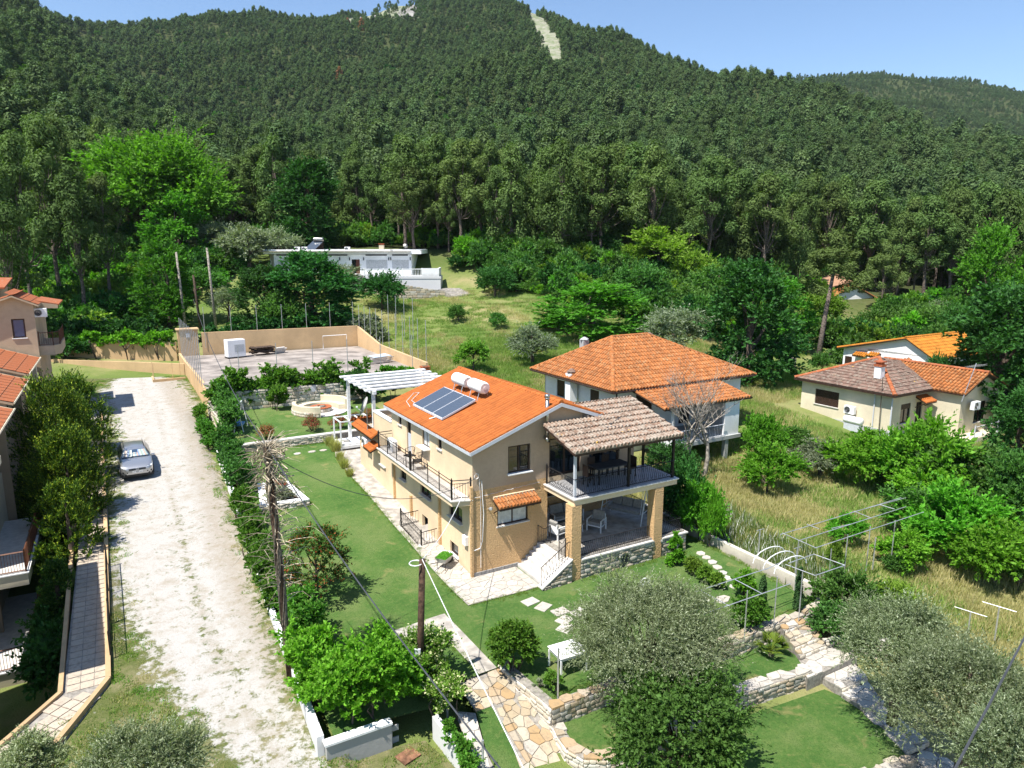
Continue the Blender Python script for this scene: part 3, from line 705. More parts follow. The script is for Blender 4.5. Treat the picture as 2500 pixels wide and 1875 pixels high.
def bars(name,parent,p0,p1,h,mat,step=.12,r=.011,belly=0,rail=.022,posts=(),z1=None,side=1,toprail2=False,pr=.03):
    """railing along p0->p1 (parent coords, 3d foot points): top and bottom rail, balusters, posts"""
    a=Vector(p0); b=Vector(p1); d=b-a; Ln=d.length; dn=d.normalized(); s=Vector((-dn.y,dn.x,0))*side
    up=Vector((0,0,1)); rl=MB()
    for hh,rr in ((h,rail),(.08,rail*.7))+(((h-.14,rail*.7),) if toprail2 else ()): MB().tube([a+up*hh,b+up*hh],rr,4).build('rail',mat,parent)
    mb=MB(); n=max(2,int(Ln/step)); ht=h-(.14 if toprail2 else 0)
    for i in range(1,n):
        p=a.lerp(b,i/n)
        if belly: pts=[p+up*ht,p+up*(ht*.72)-s*belly*.1,p+up*(ht*.42)-s*belly*.75,p+up*(ht*.24)-s*belly,p+up*(.11)-s*belly*.4,p+up*.08]
        else: pts=[p+up*.08,p+up*ht]
        mb.tube(pts,r,3,cap=False)
        if belly and i%2==0:   # scroll between bars
            c=p+up*(ht*.86)+dn*Ln/n*.5
            mb.tube([c+dn*.03*math.cos(t)+up*.03*math.sin(t) for t in (0,1.2,2.4,3.6,4.8)],r*.7,3,cap=False)
            c=p+up*(ht*.3)+dn*Ln/n*.5-s*belly*.9
            mb.tube([c+dn*.035*math.cos(t)+up*.06*math.sin(t) for t in (0,1.5,3,4.6)],r*.7,3,cap=False)
    o=mb.build('balusters',mat,parent); o['kind']='stuff'
    for t in posts:
        p=a.lerp(b,t); m_=MB(); m_.box(p.x-pr,p.y-pr,p.z,p.x+pr,p.y+pr,p.z+h+.06); m_.lathe([(.01,0),(pr,.03),(.01,.07)],(p.x,p.y,p.z+h+.06),6)
        m_.build('post',mat,parent)
def ac_unit(label,x,y,z,rot,group='air conditioner units'):
    t=thing('air_conditioner',label,'air conditioner',x,y,z,rot,group)
    MB().box(-.4,-.15,0,.4,.15,.58).build('casing',M['plasticwhite'],t,bev=.02)
    g=MB(); 
    for k in range(5): g.tube([(-.12+.05*(k+1)*math.cos(a),-.165,.3+.05*(k+1)*math.sin(a)) for a in np.linspace(0,6.28,13)],.006,3,cap=False)
    g.build('fan_grille',M['galv'],t)
    f=MB(); f.lathe([(.22,0),(.22,.008)],(0,0,0),20); o=f.build('fan_opening',M['black'],t); o.rotation_euler=(R(90),0,0); o.location=(-.12,-.151,.3)
    b_=MB(); b_.box(-.3,-.14,-.06,-.26,.2,0); b_.box(.26,-.14,-.06,.3,.2,0); b_.build('bracket',M['galv'],t)
    return t

# ------------------------------------------------------------------ the yellow house (plot coords are its own axes)
house=thing('yellow_house','two storey ochre house with bright orange tiled roof, solar heater and columned terrace','house',0,0,0)
EZ=5.68; RB=4.2; RZ=7.28; OV=.25
wb=MB(); wb2=MB(); wp=MB()
lo_w=[(10.75,11.6,1.98,2.6),(7.66,8.45,2.05,2.6),(4.45,5.75,2.06,2.75),(1.05,2.4,2.06,2.75),(1.5,2.36,.30,.86),(4.9,5.62,-.2,1.0)]
wall_open(wb,'y',0,0,11.4,-.3,3.38,[o for o in lo_w if o[1]<11.4],out=-1)
up_w=[(8.1,8.55,4.95,5.4),(6.8,7.38,3.5,5.45),(4.5,5.4,4.6,5.42),(3.1,3.55,4.9,5.38)]
wall_open(wb,'y',0.0,0,9.55,3.38,EZ,up_w,out=-1)
wb.build('wall',M['paleochre'],house)
fr=[(1.17,2.72,2.1,3.05)]
wall_open(wb2,'x',0,0,3.72,-.3,3.9,fr,out=-1)
wb2.box(3.5,.001,.9,3.72,2.0,3.5)
wb2.build('wall',M['ochre'],house)
wall_open(wp,'x',0,0,8.6,3.9,EZ,[(1.71,2.83,4.38,5.6),(3.8,5.5,3.9,5.65),(5.98,7.72,3.9,5.65)],out=-1)
wp.add([(0,0,EZ),(8.6,0,EZ),(8.6,0,EZ+.02),(RB,0,RZ-.08),(0,0,EZ+.02)],[(0,1,2,3,4)])
wp.build('gable_wall',M['pinkplaster'],house)
wi=MB(); wi.box(3.72,.0,3.62,8.6,.3,3.9); wi.build('lintel',M['paleochre'],house)
wc=MB()
wc.box(3.7,1.9,.9,8.6,2.1,3.45)                                    # recessed lower wall
wc.box(8.4,.02,3.6,8.6,9.6,EZ); wc.box(8.4,2.1,-.3,8.6,15.2,3.5)      # far side walls
wc.box(.02,9.4,3.6,8.4,9.6,EZ)                                     # back wall upper floor
wc.box(.02,15.0,.5,8.4,15.2,3.4)
wc.add([(0,9.6,EZ),(8.6,9.6,EZ),(RB,9.6,RZ-.08)],[(0,2,1)])
wc.build('wall',M['ochre'],house)
fl=MB(); fl.box(.03,.03,3.45,8.4,9.4,3.6); fl.box(.02,.02,-.2,8.4,2.0,.3); fl.build('floor',M['concrete'],house)
# lower extension at the back with parapet and roof terrace
ex=MB(); ex.box(0,9.56,3.38,.16,12.6,4.78); ex.box(0,12.44,3.38,4.4,12.6,4.78)
ex.box(0,11.4,.3,.16,15.2,3.38); ex.build('parapet_wall',M['paleochre'],house)
ex=MB(); ex.box(-.03,9.57,4.78,.24,12.63,4.85); ex.box(.24,12.40,4.78,4.4,12.63,4.85); ex.build('coping',M['whitepaint'],house)
ex=MB(); ex.box(.16,9.6,3.3,8.4,15.0,3.42); ex.build('terrace_floor',M['concrete'],house)
for o in lo_w[:4]: window(house,'y',0,o,sillout=.12)
window(house,'y',0,lo_w[4],sillmat='whitepaint',mull=1)
window(house,'y',0,up_w[0],mull=1,frame='tanwood' if 0 else 'brownwood'); window(house,'y',0,up_w[3],mull=1)
window(house,'y',0,up_w[2],curt=True,sillmat='whitepaint',sillout=.3,mull=2)
w=window(house,'y',0,up_w[1],mull=1,sill=False,name='balcony_door')
MB().box(.04,6.86,3.56,.07,7.32,4.75).build('shutter_panel',M['fascia'],w)
window(house,'x',0,fr[0],curt=True,sillmat='marble',fw=.07); window(house,'x',0,(1.71,2.83,4.38,5.6),sillmat='whitepaint',fw=.07,sillout=.14)
window(house,'x',0,(3.8,5.5,3.9,5.65),sill=False,fw=.09,name='glass_door'); window(house,'x',0,(5.98,7.72,3.9,5.65),sill=False,fw=.09,curt=False,name='glass_door')
dw=window(house,'x',1.9,(4.3,5.3,2.2,3.1),name='window',depth=-.03)
MB().box(6.0,1.86,.95,7.0,1.9,3.05).build('door',M['brownwood'],house)
# skirting tiles
sk=MB().box(0,-.025,0,.36,0,.16).mesh('skirting_tile',M['greytile'])
for k in range(6): local_child(sk,'skirting_tile',house,.0+k*.38,0,.04)
MB().box(-.002,-.01,.2,2.2,0,.215).build('skirting_top',M['marble'],house)
# main roof
sl=(RZ-EZ)/(RB+OV)
def roofz(x): return EZ+ (x+OV)*sl if x<RB else RZ-(x-RB)*sl
y0,y1=-.32,9.95
L_=[(-OV,y0,EZ),(RB,y0,RZ),(RB,y1,RZ),(-OV,y1,EZ)]
tiled(house,L_,((-OV,y0,EZ),(-OV,y1,EZ)),M['tile'],tw=.24,tl=.335,amp=.10,lift=.012,slabmat=M['fascia'])
Rr=[(8.75,y0,roofz(8.75)),(8.75,y1,roofz(8.75)),(RB,y1,RZ),(RB,y0,RZ)]
tiled(house,Rr,((8.75,y0,roofz(8.75)),(8.75,y1,roofz(8.75))),M['tile'],tw=.24,tl=.335,amp=.10,lift=.012,slabmat=M['fascia'])
ridgecaps(house,[(RB,y0,RZ+.04),(RB,y1,RZ+.04)],M['tile'])
fa=MB(); th=.14
fa.box(-OV-.03,y0,EZ-.12,-OV-.001,y1,EZ+.015)
for (xa,xb) in ((-OV,RB),(RB,8.75)):
    za,zb=roofz(xa),(RZ if xb==RB else roofz(xb)); za=za if xa!=RB else RZ
    for yy in (y0-.03,y1+.002):
        fa.add([(xa,yy,za-th),(xb,yy,zb-th),(xb,yy,zb+.02),(xa,yy,za+.02),(xa,yy+.028,za-th),(xb,yy+.028,zb-th),(xb,yy+.028,zb+.02),(xa,yy+.028,za+.02)],[(0,1,2,3),(7,6,5,4),(3,2,6,7),(0,4,5,1),(0,3,7,4),(1,5,6,2)])
fa.build('fascia',M['fascia'],house)
# verge tiles on the front rake
vt=MB()
for (xa,xb) in ((-OV,RB),(8.75,RB)):
    n=13
    for k in range(n):
        a,b=xa+(xb-xa)*k/n,xa+(xb-xa)*(k+1.06)/n
        za=roofz(a)+.05; zb=roofz(b)+.03 if k<n-1 else RZ+.02
        for (yy,w_) in ((y0+.02,.16),):
            vt.add([(a,yy-.03,za-.1),(b,yy-.03,zb-.1),(b,yy-.03,zb+.03),(a,yy-.03,za+.05),(a,yy+w_,za+.02),(b,yy+w_,zb)],[(0,1,2,3),(3,2,5,4)])
o=vt.build('verge_tiles',M['tile'],house); o['kind']='stuff'
# long side balcony
bal=MB(); bal.prism([(-.84,.3),(-.02,.0),(-.02,9.7),(-.84,9.5)],3.28,3.5); bal.build('balcony_slab',M['paleochre'],house)
bal=MB(); bal.prism([(-.9,.24),(-.02,-.06),(-.02,9.72),(-.9,9.55)],3.5,3.545); bal.build('balcony_edge',M['marble'],house)
B0=(-.8,.36,3.545); B1=(-.8,9.42,3.545)
bars('railing',house,B1,B0,.84,M['iron'],step=.115,toprail2=True,side=1,posts=(.145,.29,.43,.72,.86),pr=.018)
bars('railing',house,B0,(-.03,.12,3.545),.84,M['iron'],step=.115,toprail2=True,posts=(0,1),pr=.03)
bars('railing',house,(-.05,9.42,3.545),B1,.84,M['iron'],step=.3,toprail2=True,posts=(1,),pr=.035)
MB().box(-.845,4.93,3.545,-.755,5.02,4.5).build('post',M['iron'],house)
# drain pipes boxed on the side wall
for (yy,za,zb) in ((9.3,0.5,3.28),(3.36,.15,3.28),(0.02,-.1,4.1)):
    MB().box(-.11,yy-.07,za,-.001,yy+.07,zb).build('pilaster',M['ochre'],house)
MB().box(-.1,6.85,.45,-.001,7.02,1.55).build('vent_stack',M['ochre'],house)
# side awnings at the back end
tiled(house,[(-.42,11.75,3.42),(-.42,15.3,3.42),(0.02,15.3,3.72),(0.02,11.75,3.72)],((-.42,11.75,3.42),(-.42,15.3,3.42)),M['tile'],name='awning_tiles',tw=.2,tl=.27)
tiled(house,[(-.6,11.5,2.75),(-.6,12.7,2.75),(-.0,12.7,3.02),(0.0,11.5,3.02)],((-.6,11.5,2.75),(-.6,12.7,2.75)),M['tile'],name='awning_tiles',tw=.2,tl=.33)
tiled(house,[(-.45,15.22,3.42),(1.2,15.75,3.42),(1.2,15.22,3.72),(-.0,15.22,3.72)],((-.42,15.75,3.42),(1.2,15.75,3.42)),M['tile'],name='awning_tiles',tw=.2,tl=.27)
# awning over the lower front window
tiled(house,[(.95,-.62,3.12),(3.02,-.62,3.12),(3.02,-.02,3.38),(.95,-.02,3.38)],((.95,-.62,3.12),(3.02,-.62,3.12)),M['tile2'],name='awning_tiles',tw=.16,tl=.31)
MB().box(.95,-.10,3.38,3.02,-.001,3.5).build('awning_flashing',M['paleochre'],house)
for x in (1.0,2.95): MB().tube([(x,-.01,2.75),(x,-.5,3.08)],.03,4).build('bracket',M['brownwood'],house)
# upper terrace slab, beams, columns
s=MB(); s.box(3.55,-2.36,3.36,9.2,-.01,3.6); s.build('terrace_slab',M['paleochre'],house)
s=MB(); s.box(3.48,-2.43,3.6,9.27,-.02,3.65); s.build('terrace_edge',M['marble'],house)
fm=MB(); fm.box(3.6,-2.3,3.65,9.2,-.03,3.66); fm.build('terrace_floor',plain('blue grey floor tile',(.36,.36,.37),.35,var=.08,sc=2),house)
for x in (3.42,7.92): MB().box(x,-2.39,-.3,x+.48,-1.9,3.36).build('column',M['ochre'],house)
s=MB(); s.box(8.9,2.0,.9,9.1,2.2,3.36)
s.build('column',M['ochre'],house)
# terrace posts and canopy
for (x,y) in ((3.66,-2.2),(6.5,-2.2),(9.05,-2.2),(9.05,-.15)):
    MB().box(x-.05,y-.05,3.66,x+.05,y+.05,5.85).build('post',M['iron'] if x>4 else M['fascia'],house)
bars('railing',house,(3.62,-.1,3.66),(3.62,-2.25,3.66),.8,M['iron'],step=.11,belly=.12,side=-1,posts=(0,))
bars('railing',house,(3.62,-2.25,3.66),(9.1,-2.25,3.66),.8,M['iron'],step=.11,belly=.12,side=1,posts=())
bars('railing',house,(9.1,-2.25,3.66),(9.1,-.1,3.66),.8,M['iron'],step=.11,belly=.12,side=1,posts=(1,))
CZ=5.72
def cz(y): return CZ+(y+2.72)*.285
cp=[(3.28,-2.72,CZ),(9.12,-2.72,CZ),(9.12,1.0,cz(1.0)),(5.6,1.0,cz(1.0)),(5.6,-.36,cz(-.36)),(3.28,-.36,cz(-.36))]
tiled(house,cp,((3.28,-2.72,CZ),(9.12,-2.72,CZ)),M['tileold'],tw=.19,tl=.42,amp=.075,name='canopy_tiles',lift=.085)
cb=MB(); cb.box(3.4,-2.3,5.64,9.1,-2.18,5.74); cb.build('beam',M['brownwood'],house)
for k in range(9):
    x=3.45+k*.7; MB().tube([(x,-2.7,CZ-.14),(x,-.1,cz(-.1)-.14)],.04,4).build('rafter',M['brownwood'],house)
for (p,q) in (((6.2,-1.2),(7.1,-.75)),((5.8,-1.35),(7.2,-1.5))):
    MB().tube([(p[0],p[1],cz(p[1])+.12),(q[0],q[1],cz(q[1])+.12)],.028,4).build('loose_batten',M['slate'],house)
# flue
MB().tube([(3.56,-.17,5.75),(3.56,-.17,7.55)],.085,12).lathe([(.11,0),(.11,.06),(.085,.07),(.12,.1),(.12,.2),(.05,.23)],(3.56,-.17,7.5),12).tube([(3.56,-.02,5.78),(3.56,-.3,5.68)],.1,10).build('flue_pipe',M['steel'],house,True)
# lower terrace: floor, stone plinth, parapet cap, stairs
s=MB(); s.box(3.4,-2.3,.3,9.85,1.9,.98); s.build('terrace_base',M['mortar'],house)
s=MB(); s.box(3.72,-2.1,.98,9.6,1.88,.995); s.build('terrace_floor',M['concrete'],house)
s=MB(); s.box(3.9,-2.36,-.2,9.9,-2.05,.86); s.box(9.6,-2.05,-.2,9.9,4.5,.86); s.build('plinth',M['mortar'],house)
s=MB(); s.box(3.95,-2.44,.86,7.9,-1.98,.915); s.box(8.42,-2.44,.86,9.98,-1.98,.915); s.box(9.55,-1.98,.86,9.98,4.6,.913); s.build('coping',M['marble'],house)
arch=lambda cx,z: abs(cx-2.3-.0)<.33 and z<.66
rubble(house,(3.92,-2.365),(9.9,-2.365),lambda t:-.05,lambda t:.855,'stone',.155,3,avoid=lambda x,z:(abs(x-2.35)<.27 and z<.62) or (3.98<x<4.52))
rubble(house,(9.905,-2.36),(9.905,3.2),lambda t:-.05,lambda t:.855,'stone',.155,5,limit=90)
a_=MB(); a_.box(6.05,-2.372,-.05,6.5,-2.352,.55); o=a_.build('niche',M['slate'],house)
for k in range(7):
    t=math.pi*(k+.5)/7; local_child(SM['stone'][k],'arch_stone',house,6.275+.27*math.cos(t),-2.38,.5+.2*math.sin(t),0,(.12,.06,.1))
# steps: seven treads rising towards the terrace
for k in range(6):
    xa=2.18+k*.2; z=.16*(k+1)
    st=MB(); st.prism([(xa,-.02),(xa+.2*(6-k)+.1,-.02),(3.55,-2.3+.0),(xa+.02,-2.22)] if 0 else [(xa,-.01),(3.6,-.01),(3.6,-2.12),(xa-.05,-2.12)],z-.17,z); st.build('step',M['marble'],house,bev=.012)
sw=MB(); sw.add([(2.0,-2.42,-.2),(3.45,-2.42,-.2),(3.45,-2.42,1.0),(2.0,-2.42,.06),(2.0,-2.13,-.2),(3.45,-2.13,-.2),(3.45,-2.13,1.0),(2.0,-2.13,.06)],[(0,1,2,3),(7,6,5,4),(3,2,6,7),(0,3,7,4)]); sw.build('stair_wall',M['mortar'],house)
cpn=MB(); cpn.add([(1.93,-2.48,.03),(3.44,-2.48,1.0),(3.44,-2.1,1.0),(1.93,-2.1,.03),(1.93,-2.48,.09),(3.44,-2.48,1.06),(3.44,-2.1,1.06),(1.93,-2.1,.09)],[(3,2,1,0),(4,5,6,7),(0,1,5,4),(1,2,6,5),(2,3,7,6),(3,0,4,7)]); cpn.build('coping',M['marble'],house)
rubble(house,(2.05,-2.425),(3.42,-2.425),lambda t:-.05,lambda t:.02+t*.95,'stone',.14,8,limit=60)
ir=M['iron']
hr=MB(); hr.tube([(2.0,-2.28,.1),(2.0,-2.28,.95),(3.3,-2.28,1.75),(3.42,-2.28,1.78)],.018,5)
for k in range(9):
    x=2.1+k*.15; z0_=.12+(x-1.93)*.643; hr.tube([(x,-2.28,z0_),(x+.04,-2.30,z0_+.3),(x-.03,-2.26,z0_+.55),(x,-2.28,z0_+.8)],.01,3)
hr.build('handrail',ir,house)
gt=MB()
def gate(mb,p,q,z,h):
    a=Vector(p);b=Vector(q); mb.tube([(a.x,a.y,z),(a.x,a.y,z+h)],.022,4); mb.tube([(b.x,b.y,z),(b.x,b.y,z+h)],.022,4)
    mb.tube([(a.x,a.y,z+.06),(b.x,b.y,z+.06)],.014,4)
    mb.tube([(lerp(a.x,b.x,t),lerp(a.y,b.y,t),z+h-.1+.08*math.cos(t*6.28)) for t in (0,.2,.4,.6,.8,1)],.014,4)
    for k in range(1,7): t=k/7; mb.tube([(lerp(a.x,b.x,t),lerp(a.y,b.y,t),z+.06),(lerp(a.x,b.x,t),lerp(a.y,b.y,t),z+h-.12+.08*math.cos(t*6.28))],.008,3)
gate(gt,(2.98,-2.1),(3.45,-1.25) if 0 else (3.38,-1.98),.98,.85); gt.build('gate',ir,house)
gt=MB(); gate(gt,(3.15,-.15),(3.62,-.45),.98,.85); gt.build('gate',ir,house)
bars('railing',house,(3.95,-2.15,.92),(7.85,-2.15,.92),.62,ir,step=.105,belly=.16,side=1)
bars('railing',house,(8.45,-2.15,.92),(9.75,-2.15,.92),.62,ir,step=.105,belly=.16,side=1)
bars('railing',house,(9.75,-2.15,.92),(9.75,4.3,.92),.62,ir,step=.11,belly=.16,side=1)
# basement stair well railing
bars('railing',house,(-.03,6.05,.42),(-.97,6.0,.42),.62,ir,step=.12,belly=.12,side=1)
bars('railing',house,(-.97,6.0,.4),(-.9,3.6,.14),.85,ir,step=.12,belly=.14,side=1,posts=(0,1))
bars('railing',house,(-.9,3.6,.14),(-.06,4.9-1.2,.14),.8,ir,step=.14,belly=.05,side=1)
MB().box(-1.02,3.5,.0,-.88,6.1,.3).build('kerb',M['marble'],house)
MB().box(-.88,3.6,.14,-.03,6.0,.16).build('stairwell',M['slate'],house)
MB().box(-.16,.45,1.3,-.001,.78,1.72).build('meter_box',M['plasticwhite'],house,bev=.01)
lm=MB(); lm.tube([(.72,-.01,3.0),(.72,-.22,3.08)],.02,5); lm.lathe([(.02,-.08),(.09,-.02),(.08,.05),(.02,.08)],(.72,-.26,3.08),8); lm.build('wall_lamp',M['galv'],house)
cb=MB(); cb.tube([(.42,-.03,4.3),(.44,-.04,3.6),(.5,-.03,2.8),(.42,-.04,1.6),(.3,-.03,1.3),(-.02,-.03,1.25)],.018,4); cb.tube([(.3,-.03,4.4),(.36,-.03,3.4),(.34,-.03,.4)],.012,4)
cb.tube([(.05+.12*k,-.02,3.6+.015*math.sin(k*2.)+.02*k*.3) for k in range(28)],.008,3)
cb.tube([(.16+.1*math.cos(t),-.05,4.55+.12*math.sin(t)) for t in np.linspace(0,6,9)],.014,3)
cb.build('wall_cables',M['rope'],house)
# solar water heater
sol=thing('solar_water_heater','solar water heater with two white tanks and dark collector panels on orange roof','solar heater',0,0,0,0)
def rp(x,y,h): 
    n=Vector((-sl,0,1)).normalized(); return tuple(Vector((x,y,roofz(x)))+n*h)
for k in range(3):
    ya_=3.95+k*1.2; yb_=ya_+1.17
    q=[rp(.5,ya_,.22),rp(2.28,ya_,.30),rp(2.28,yb_,.30),rp(.5,yb_,.22)]
    fr_=MB(); fr_.slab(q,.09); f_=fr_.build('collector',M['fascia'],sol)
    q=[rp(.54,ya_+.03,.228),rp(2.24,ya_+.03,.306),rp(2.24,yb_-.03,.306),rp(.54,yb_-.03,.228)]
    g_=MB(); g_.slab(q,.004); g_.build('glass_cover',M['panelglass'],f_)
for (a,b) in ((3.95,5.25),(5.75,7.1)):
    tk=MB(); k=8; prof=[(.05,0),(.2,.02),(.29,.07),(.30,.14)]; Ln=b-a+.1
    tk.lathe([(r_,z_) for r_,z_ in prof]+[(.30,Ln-.14),(.29,Ln-.07),(.2,Ln-.02),(.05,Ln)],(0,0,0),22)
    o=tk.build('tank',M['whitepaint'],sol,True); o.rotation_euler=(R(-90),0,0); o.location=(2.68,a,roofz(2.68)+.62)
    e=MB(); e.lathe([(.23,-.012),(.23,-.002)],(0,0,0),20); e.lathe([(.09,-.04),(.09,-.01)],(0,0,0),14); o2=e.build('end_cap',M['red'] if 0 else plain('pinkish end cap',(.62,.50,.47),.6),o)
    st=MB()
    for yy in (a+.25,b-.2):
        st.tube([(2.35,yy,roofz(2.35)+.03),(2.5,yy,roofz(2.68)+.4)],.02,4); st.tube([(3.0,yy,roofz(3.0)+.03),(2.85,yy,roofz(2.68)+.4)],.02,4); st.tube([(2.3,yy,roofz(2.3)+.06),(3.05,yy,roofz(3.05)+.06)],.025,4)
    st.build('stand',M['galv'],sol)
pp=MB(); pp.tube([(.3,7.6,roofz(.3)+.12),(.5,8.6,roofz(.5)+.12),(1.2,9.3,roofz(1.2)+.12),(1.35,8.9,roofz(1.35)+.14),(.7,8.4,roofz(.7)+.12),(.6,7.5,roofz(.6)+.14)],.02,5); pp.tube([(.2,4.9,roofz(.2)+.12),(.5,4.6,roofz(.5)+.16)],.04,6); pp.build('hose',M['marble'],sol)
# ------------------------------------------------------------------ things on and around the house
ac_unit('white air conditioner standing on the long iron balcony of the ochre house',-.35,8.6,3.56,R(-90))
ac_unit('white air conditioner hung on the ochre side wall beside the small tiled awnings',-.22,13.3,2.5,R(-90))
def dish(label,x,y,z,r,rot,pole,tilt=25):
    t=thing('satellite_dish',label,'satellite dish',x,y,z,rot)
    MB().tube([(0,0,-pole),(0,0,0)],.025,6).build('mast',M['galv'],t)
    d=MB(); n=24; d.lathe([(r*k/5,.18*r*(k/5)**2) for k in range(0,6)][1:],(0,0,0),n); o=d.build('reflector',plain('grey dish paint',(.55,.53,.50),.5),t,True)
    sm=o.modifiers.new('thickness','SOLIDIFY'); sm.thickness=.015
    o.rotation_euler=(R(90-tilt),0,0); o.location=(0,-.08,0)
    MB().tube([(0,-.1,-r*.8),(0,-r*1.0,-.05)],.015,5).cbox(Vector((0,-r*1.0,0)),.06,.1,.08).build('feed_arm',M['plasticwhite'],t)
    return t
dish('large round grey satellite dish on a thin mast above the parapet corner',-.25,12.9,5.05,.55,R(-100),1.6)
def patio_chair(x,y,z,rot,label):
    t=thing('iron_armchair',label,'armchair',x,y,z,rot,'iron chairs on the balcony')
    s=MB(); s.box(-.24,-.22,.40,.24,.22,.43); s.build('seat',M['iron'],t)
    b=MB()
    for k in range(9):
        a=-1.2+2.4*k/8; b.tube([(.23*math.sin(a),.2*math.cos(a)*1.0,.43),(.29*math.sin(a),.25*math.cos(a),.68+.12*math.cos(a))],.008,3)
    b.tube([(.29*math.sin(a),.25*math.cos(a),.68+.12*math.cos(a)) for a in np.linspace(-1.5,1.5,9)],.014,4)
    b.build('backrest',M['iron'],t)
    for sx in (-.2,.2):
        for sy in (-.18,.18): MB().tube([(sx,sy,.4),(sx*1.2,sy*1.25,0)],.012,4).build('leg',M['iron'],t)
patio_chair(-.42,6.0,3.56,R(-75),'black iron armchair farther from the camera on the long balcony')
patio_chair(-.42,5.0,3.56,R(-110),'black iron armchair nearer the camera on the long balcony')
# balcony table set on the covered terrace
t=thing('dining_table','dark dining table under the old tiled canopy','table',6.3,-1.1,3.67)
MB().box(-.9,-.4,.70,.9,.4,.75).build('tabletop',M['slate'],t)
for sx in (-.8,.8):
    for sy in (-.33,.33): MB().box(sx-.03,sy-.03,0,sx+.03,sy+.03,.7).build('leg',M['iron'],t)
for i,(x,y,r_) in enumerate(((5.1,-1.2,90),(5.9,-.45,0),(6.7,-.45,0),(7.5,-1.1,-90))):
    t=thing('dining_chair','dark dining chair at the table under the canopy, '+('left end','back left','back right','right end')[i],'chair',x,y,3.67,R(r_),'chairs round the dark dining table')
    MB().box(-.2,-.2,.42,.2,.2,.46).build('seat',M['brownwood'],t)
    MB().box(-.2,.17,.46,.2,.2,.92).build('backrest',M['brownwood'],t)
    for sx in (-.17,.17):
        for sy in (-.17,.17): MB().box(sx-.02,sy-.02,0,sx+.02,sy+.02,.42).build('leg',M['iron'],t)
# lounge furniture on the lower terrace
def lounge(label,x,y,rot,w=.74,n=1,name='armchair',cat='armchair'):
    t=thing(name,label,cat,x,y,.997,rot,'grey cushioned terrace seats')
    fr_=MB()
    for sx in (-w/2,w/2-.05):
        fr_.box(sx,-.33,.0,sx+.05,-.27,.58); fr_.box(sx,.27,0,sx+.05,.33,.58); fr_.box(sx,-.33,.54,sx+.05,.33,.58); fr_.box(sx,-.33,.26,sx+.05,.33,.30)
    fr_.box(-w/2+.05,-.33,.26,w/2-.05,-.28,.31); fr_.box(-w/2+.05,.28,.26,w/2-.05,.33,.74)
    fr_.build('frame',M['whitepaint'],t)
    for k in range(n):
        a=-w/2+.06+(w-.12)*k/n; b_=-w/2+.06+(w-.12)*(k+1)/n
        MB().box(a+.01,-.3,.31,b_-.01,.2,.45).build('seat_cushion',M['cushion'],t,bev=.03)
        o=MB().box(a+.02,-.06,-.02,b_-.02,.08,.42).build('back_cushion',M['cushion'],t,bev=.04); o.location=(0,.2,.45); o.rotation_euler=(R(-14),0,0)
lounge('grey cushioned armchair behind the left ochre column',4.25,-.05,R(100))
lounge('grey cushioned armchair to the right of the low coffee table',6.3,-.25,R(-60))
lounge('grey cushioned sofa at the back of the covered lower terrace',5.6,1.3,R(0),1.7,2,'sofa','sofa')
lounge('grey cushioned armchair against the recessed wall behind the left column',4.2,1.25,R(60))
t=thing('coffee_table','low pale coffee table between the terrace armchairs','coffee table',5.15,.1,.997)
MB().box(-.5,-.3,.38,.5,.3,.41).build('tabletop',plain('pale table top',(.45,.42,.37),.5),t)
for sx in (-.45,.45):
    for sy in (-.25,.25): MB().tube([(sx*.9,sy,.38),(sx,sy,0)],.022,4).build('leg',M['whitepaint'],t)
t=thing('garden_swing','white framed swing seat with grey cushions at the right end of the terrace','swing seat',8.35,.2,.997,R(-62))
s=MB()
for sx in (-1.05,1.05):
    s.tube([(sx,-.6,0),(sx,0,1.75),(sx,.6,0)],.028,6); s.tube([(sx,-.35,.55),(sx,.35,.55)],.02,5)
s.tube([(-1.05,0,1.75),(1.05,0,1.75)],.03,6); s.build('frame',M['whitepaint'],t)
MB().box(-.85,-.35,.42,.85,.3,.56).build('seat_cushion',M['cushion'],t,bev=.04)
for k in (-1,0,1):
    o=MB().box(-.27,-.07,0,.27,.07,.42).build('back_cushion',M['cushion'],t,bev=.05); o.location=(k*.56,.25,.55); o.rotation_euler=(R(-18),0,.05*k)
MB().tube([(-.83,-.3,.62),(-.83,.2,.62)],.09,10).build('bolster',M['cushion'],t)
s=MB()
for sx in (-.9,.9): s.tube([(sx,0,1.75),(sx,-.3,.45)],.012,4); s.tube([(sx,0,1.75),(sx,.25,.5)],.012,4)
s.build('hanger',M['whitepaint'],t)
# pergola over the roof terrace behind
t=thing('white_pergola','white painted roof terrace pergola with broad slatted beams','pergola',0,0,0)
pz=5.65
for (x,y) in ((.6,19.2),(.6,14.2),(5.6,19.2),(5.6,14.2)): MB().box(x-.09,y-.09,1.1 if y>15.3 else 3.43,x+.09,y+.09,pz-.2).build('post',M['whitepaint'],t)
MB().box(.5,13.9,pz-.2,.7,19.5,pz).build('beam',M['whitepaint'],t); MB().box(5.5,13.9,pz-.2,5.7,19.5,pz).build('beam',M['whitepaint'],t)
for k in range(6):
    y=14.2+k*1.0; MB().box(.1,y-.18,pz,6.0,y+.18,pz+.09).build('slat',M['whitepaint'],t)
t=thing('chimney','square chimney stack with brick ring cap behind the white pergola','chimney',*at(1038,915,4.4)[:2],2.0)
MB().box(-.28,-.28,0,.28,.28,2.6).build('stack',M['paleochre'],t)
for k in range(3): MB().box(-.32,-.32,2.66+k*.16,.32,.32,2.75+k*.16).build('brick_course',M['red'],t)
MB().box(-.2,-.2,2.6,.2,.2,3.1).build('core',M['soil'],t)
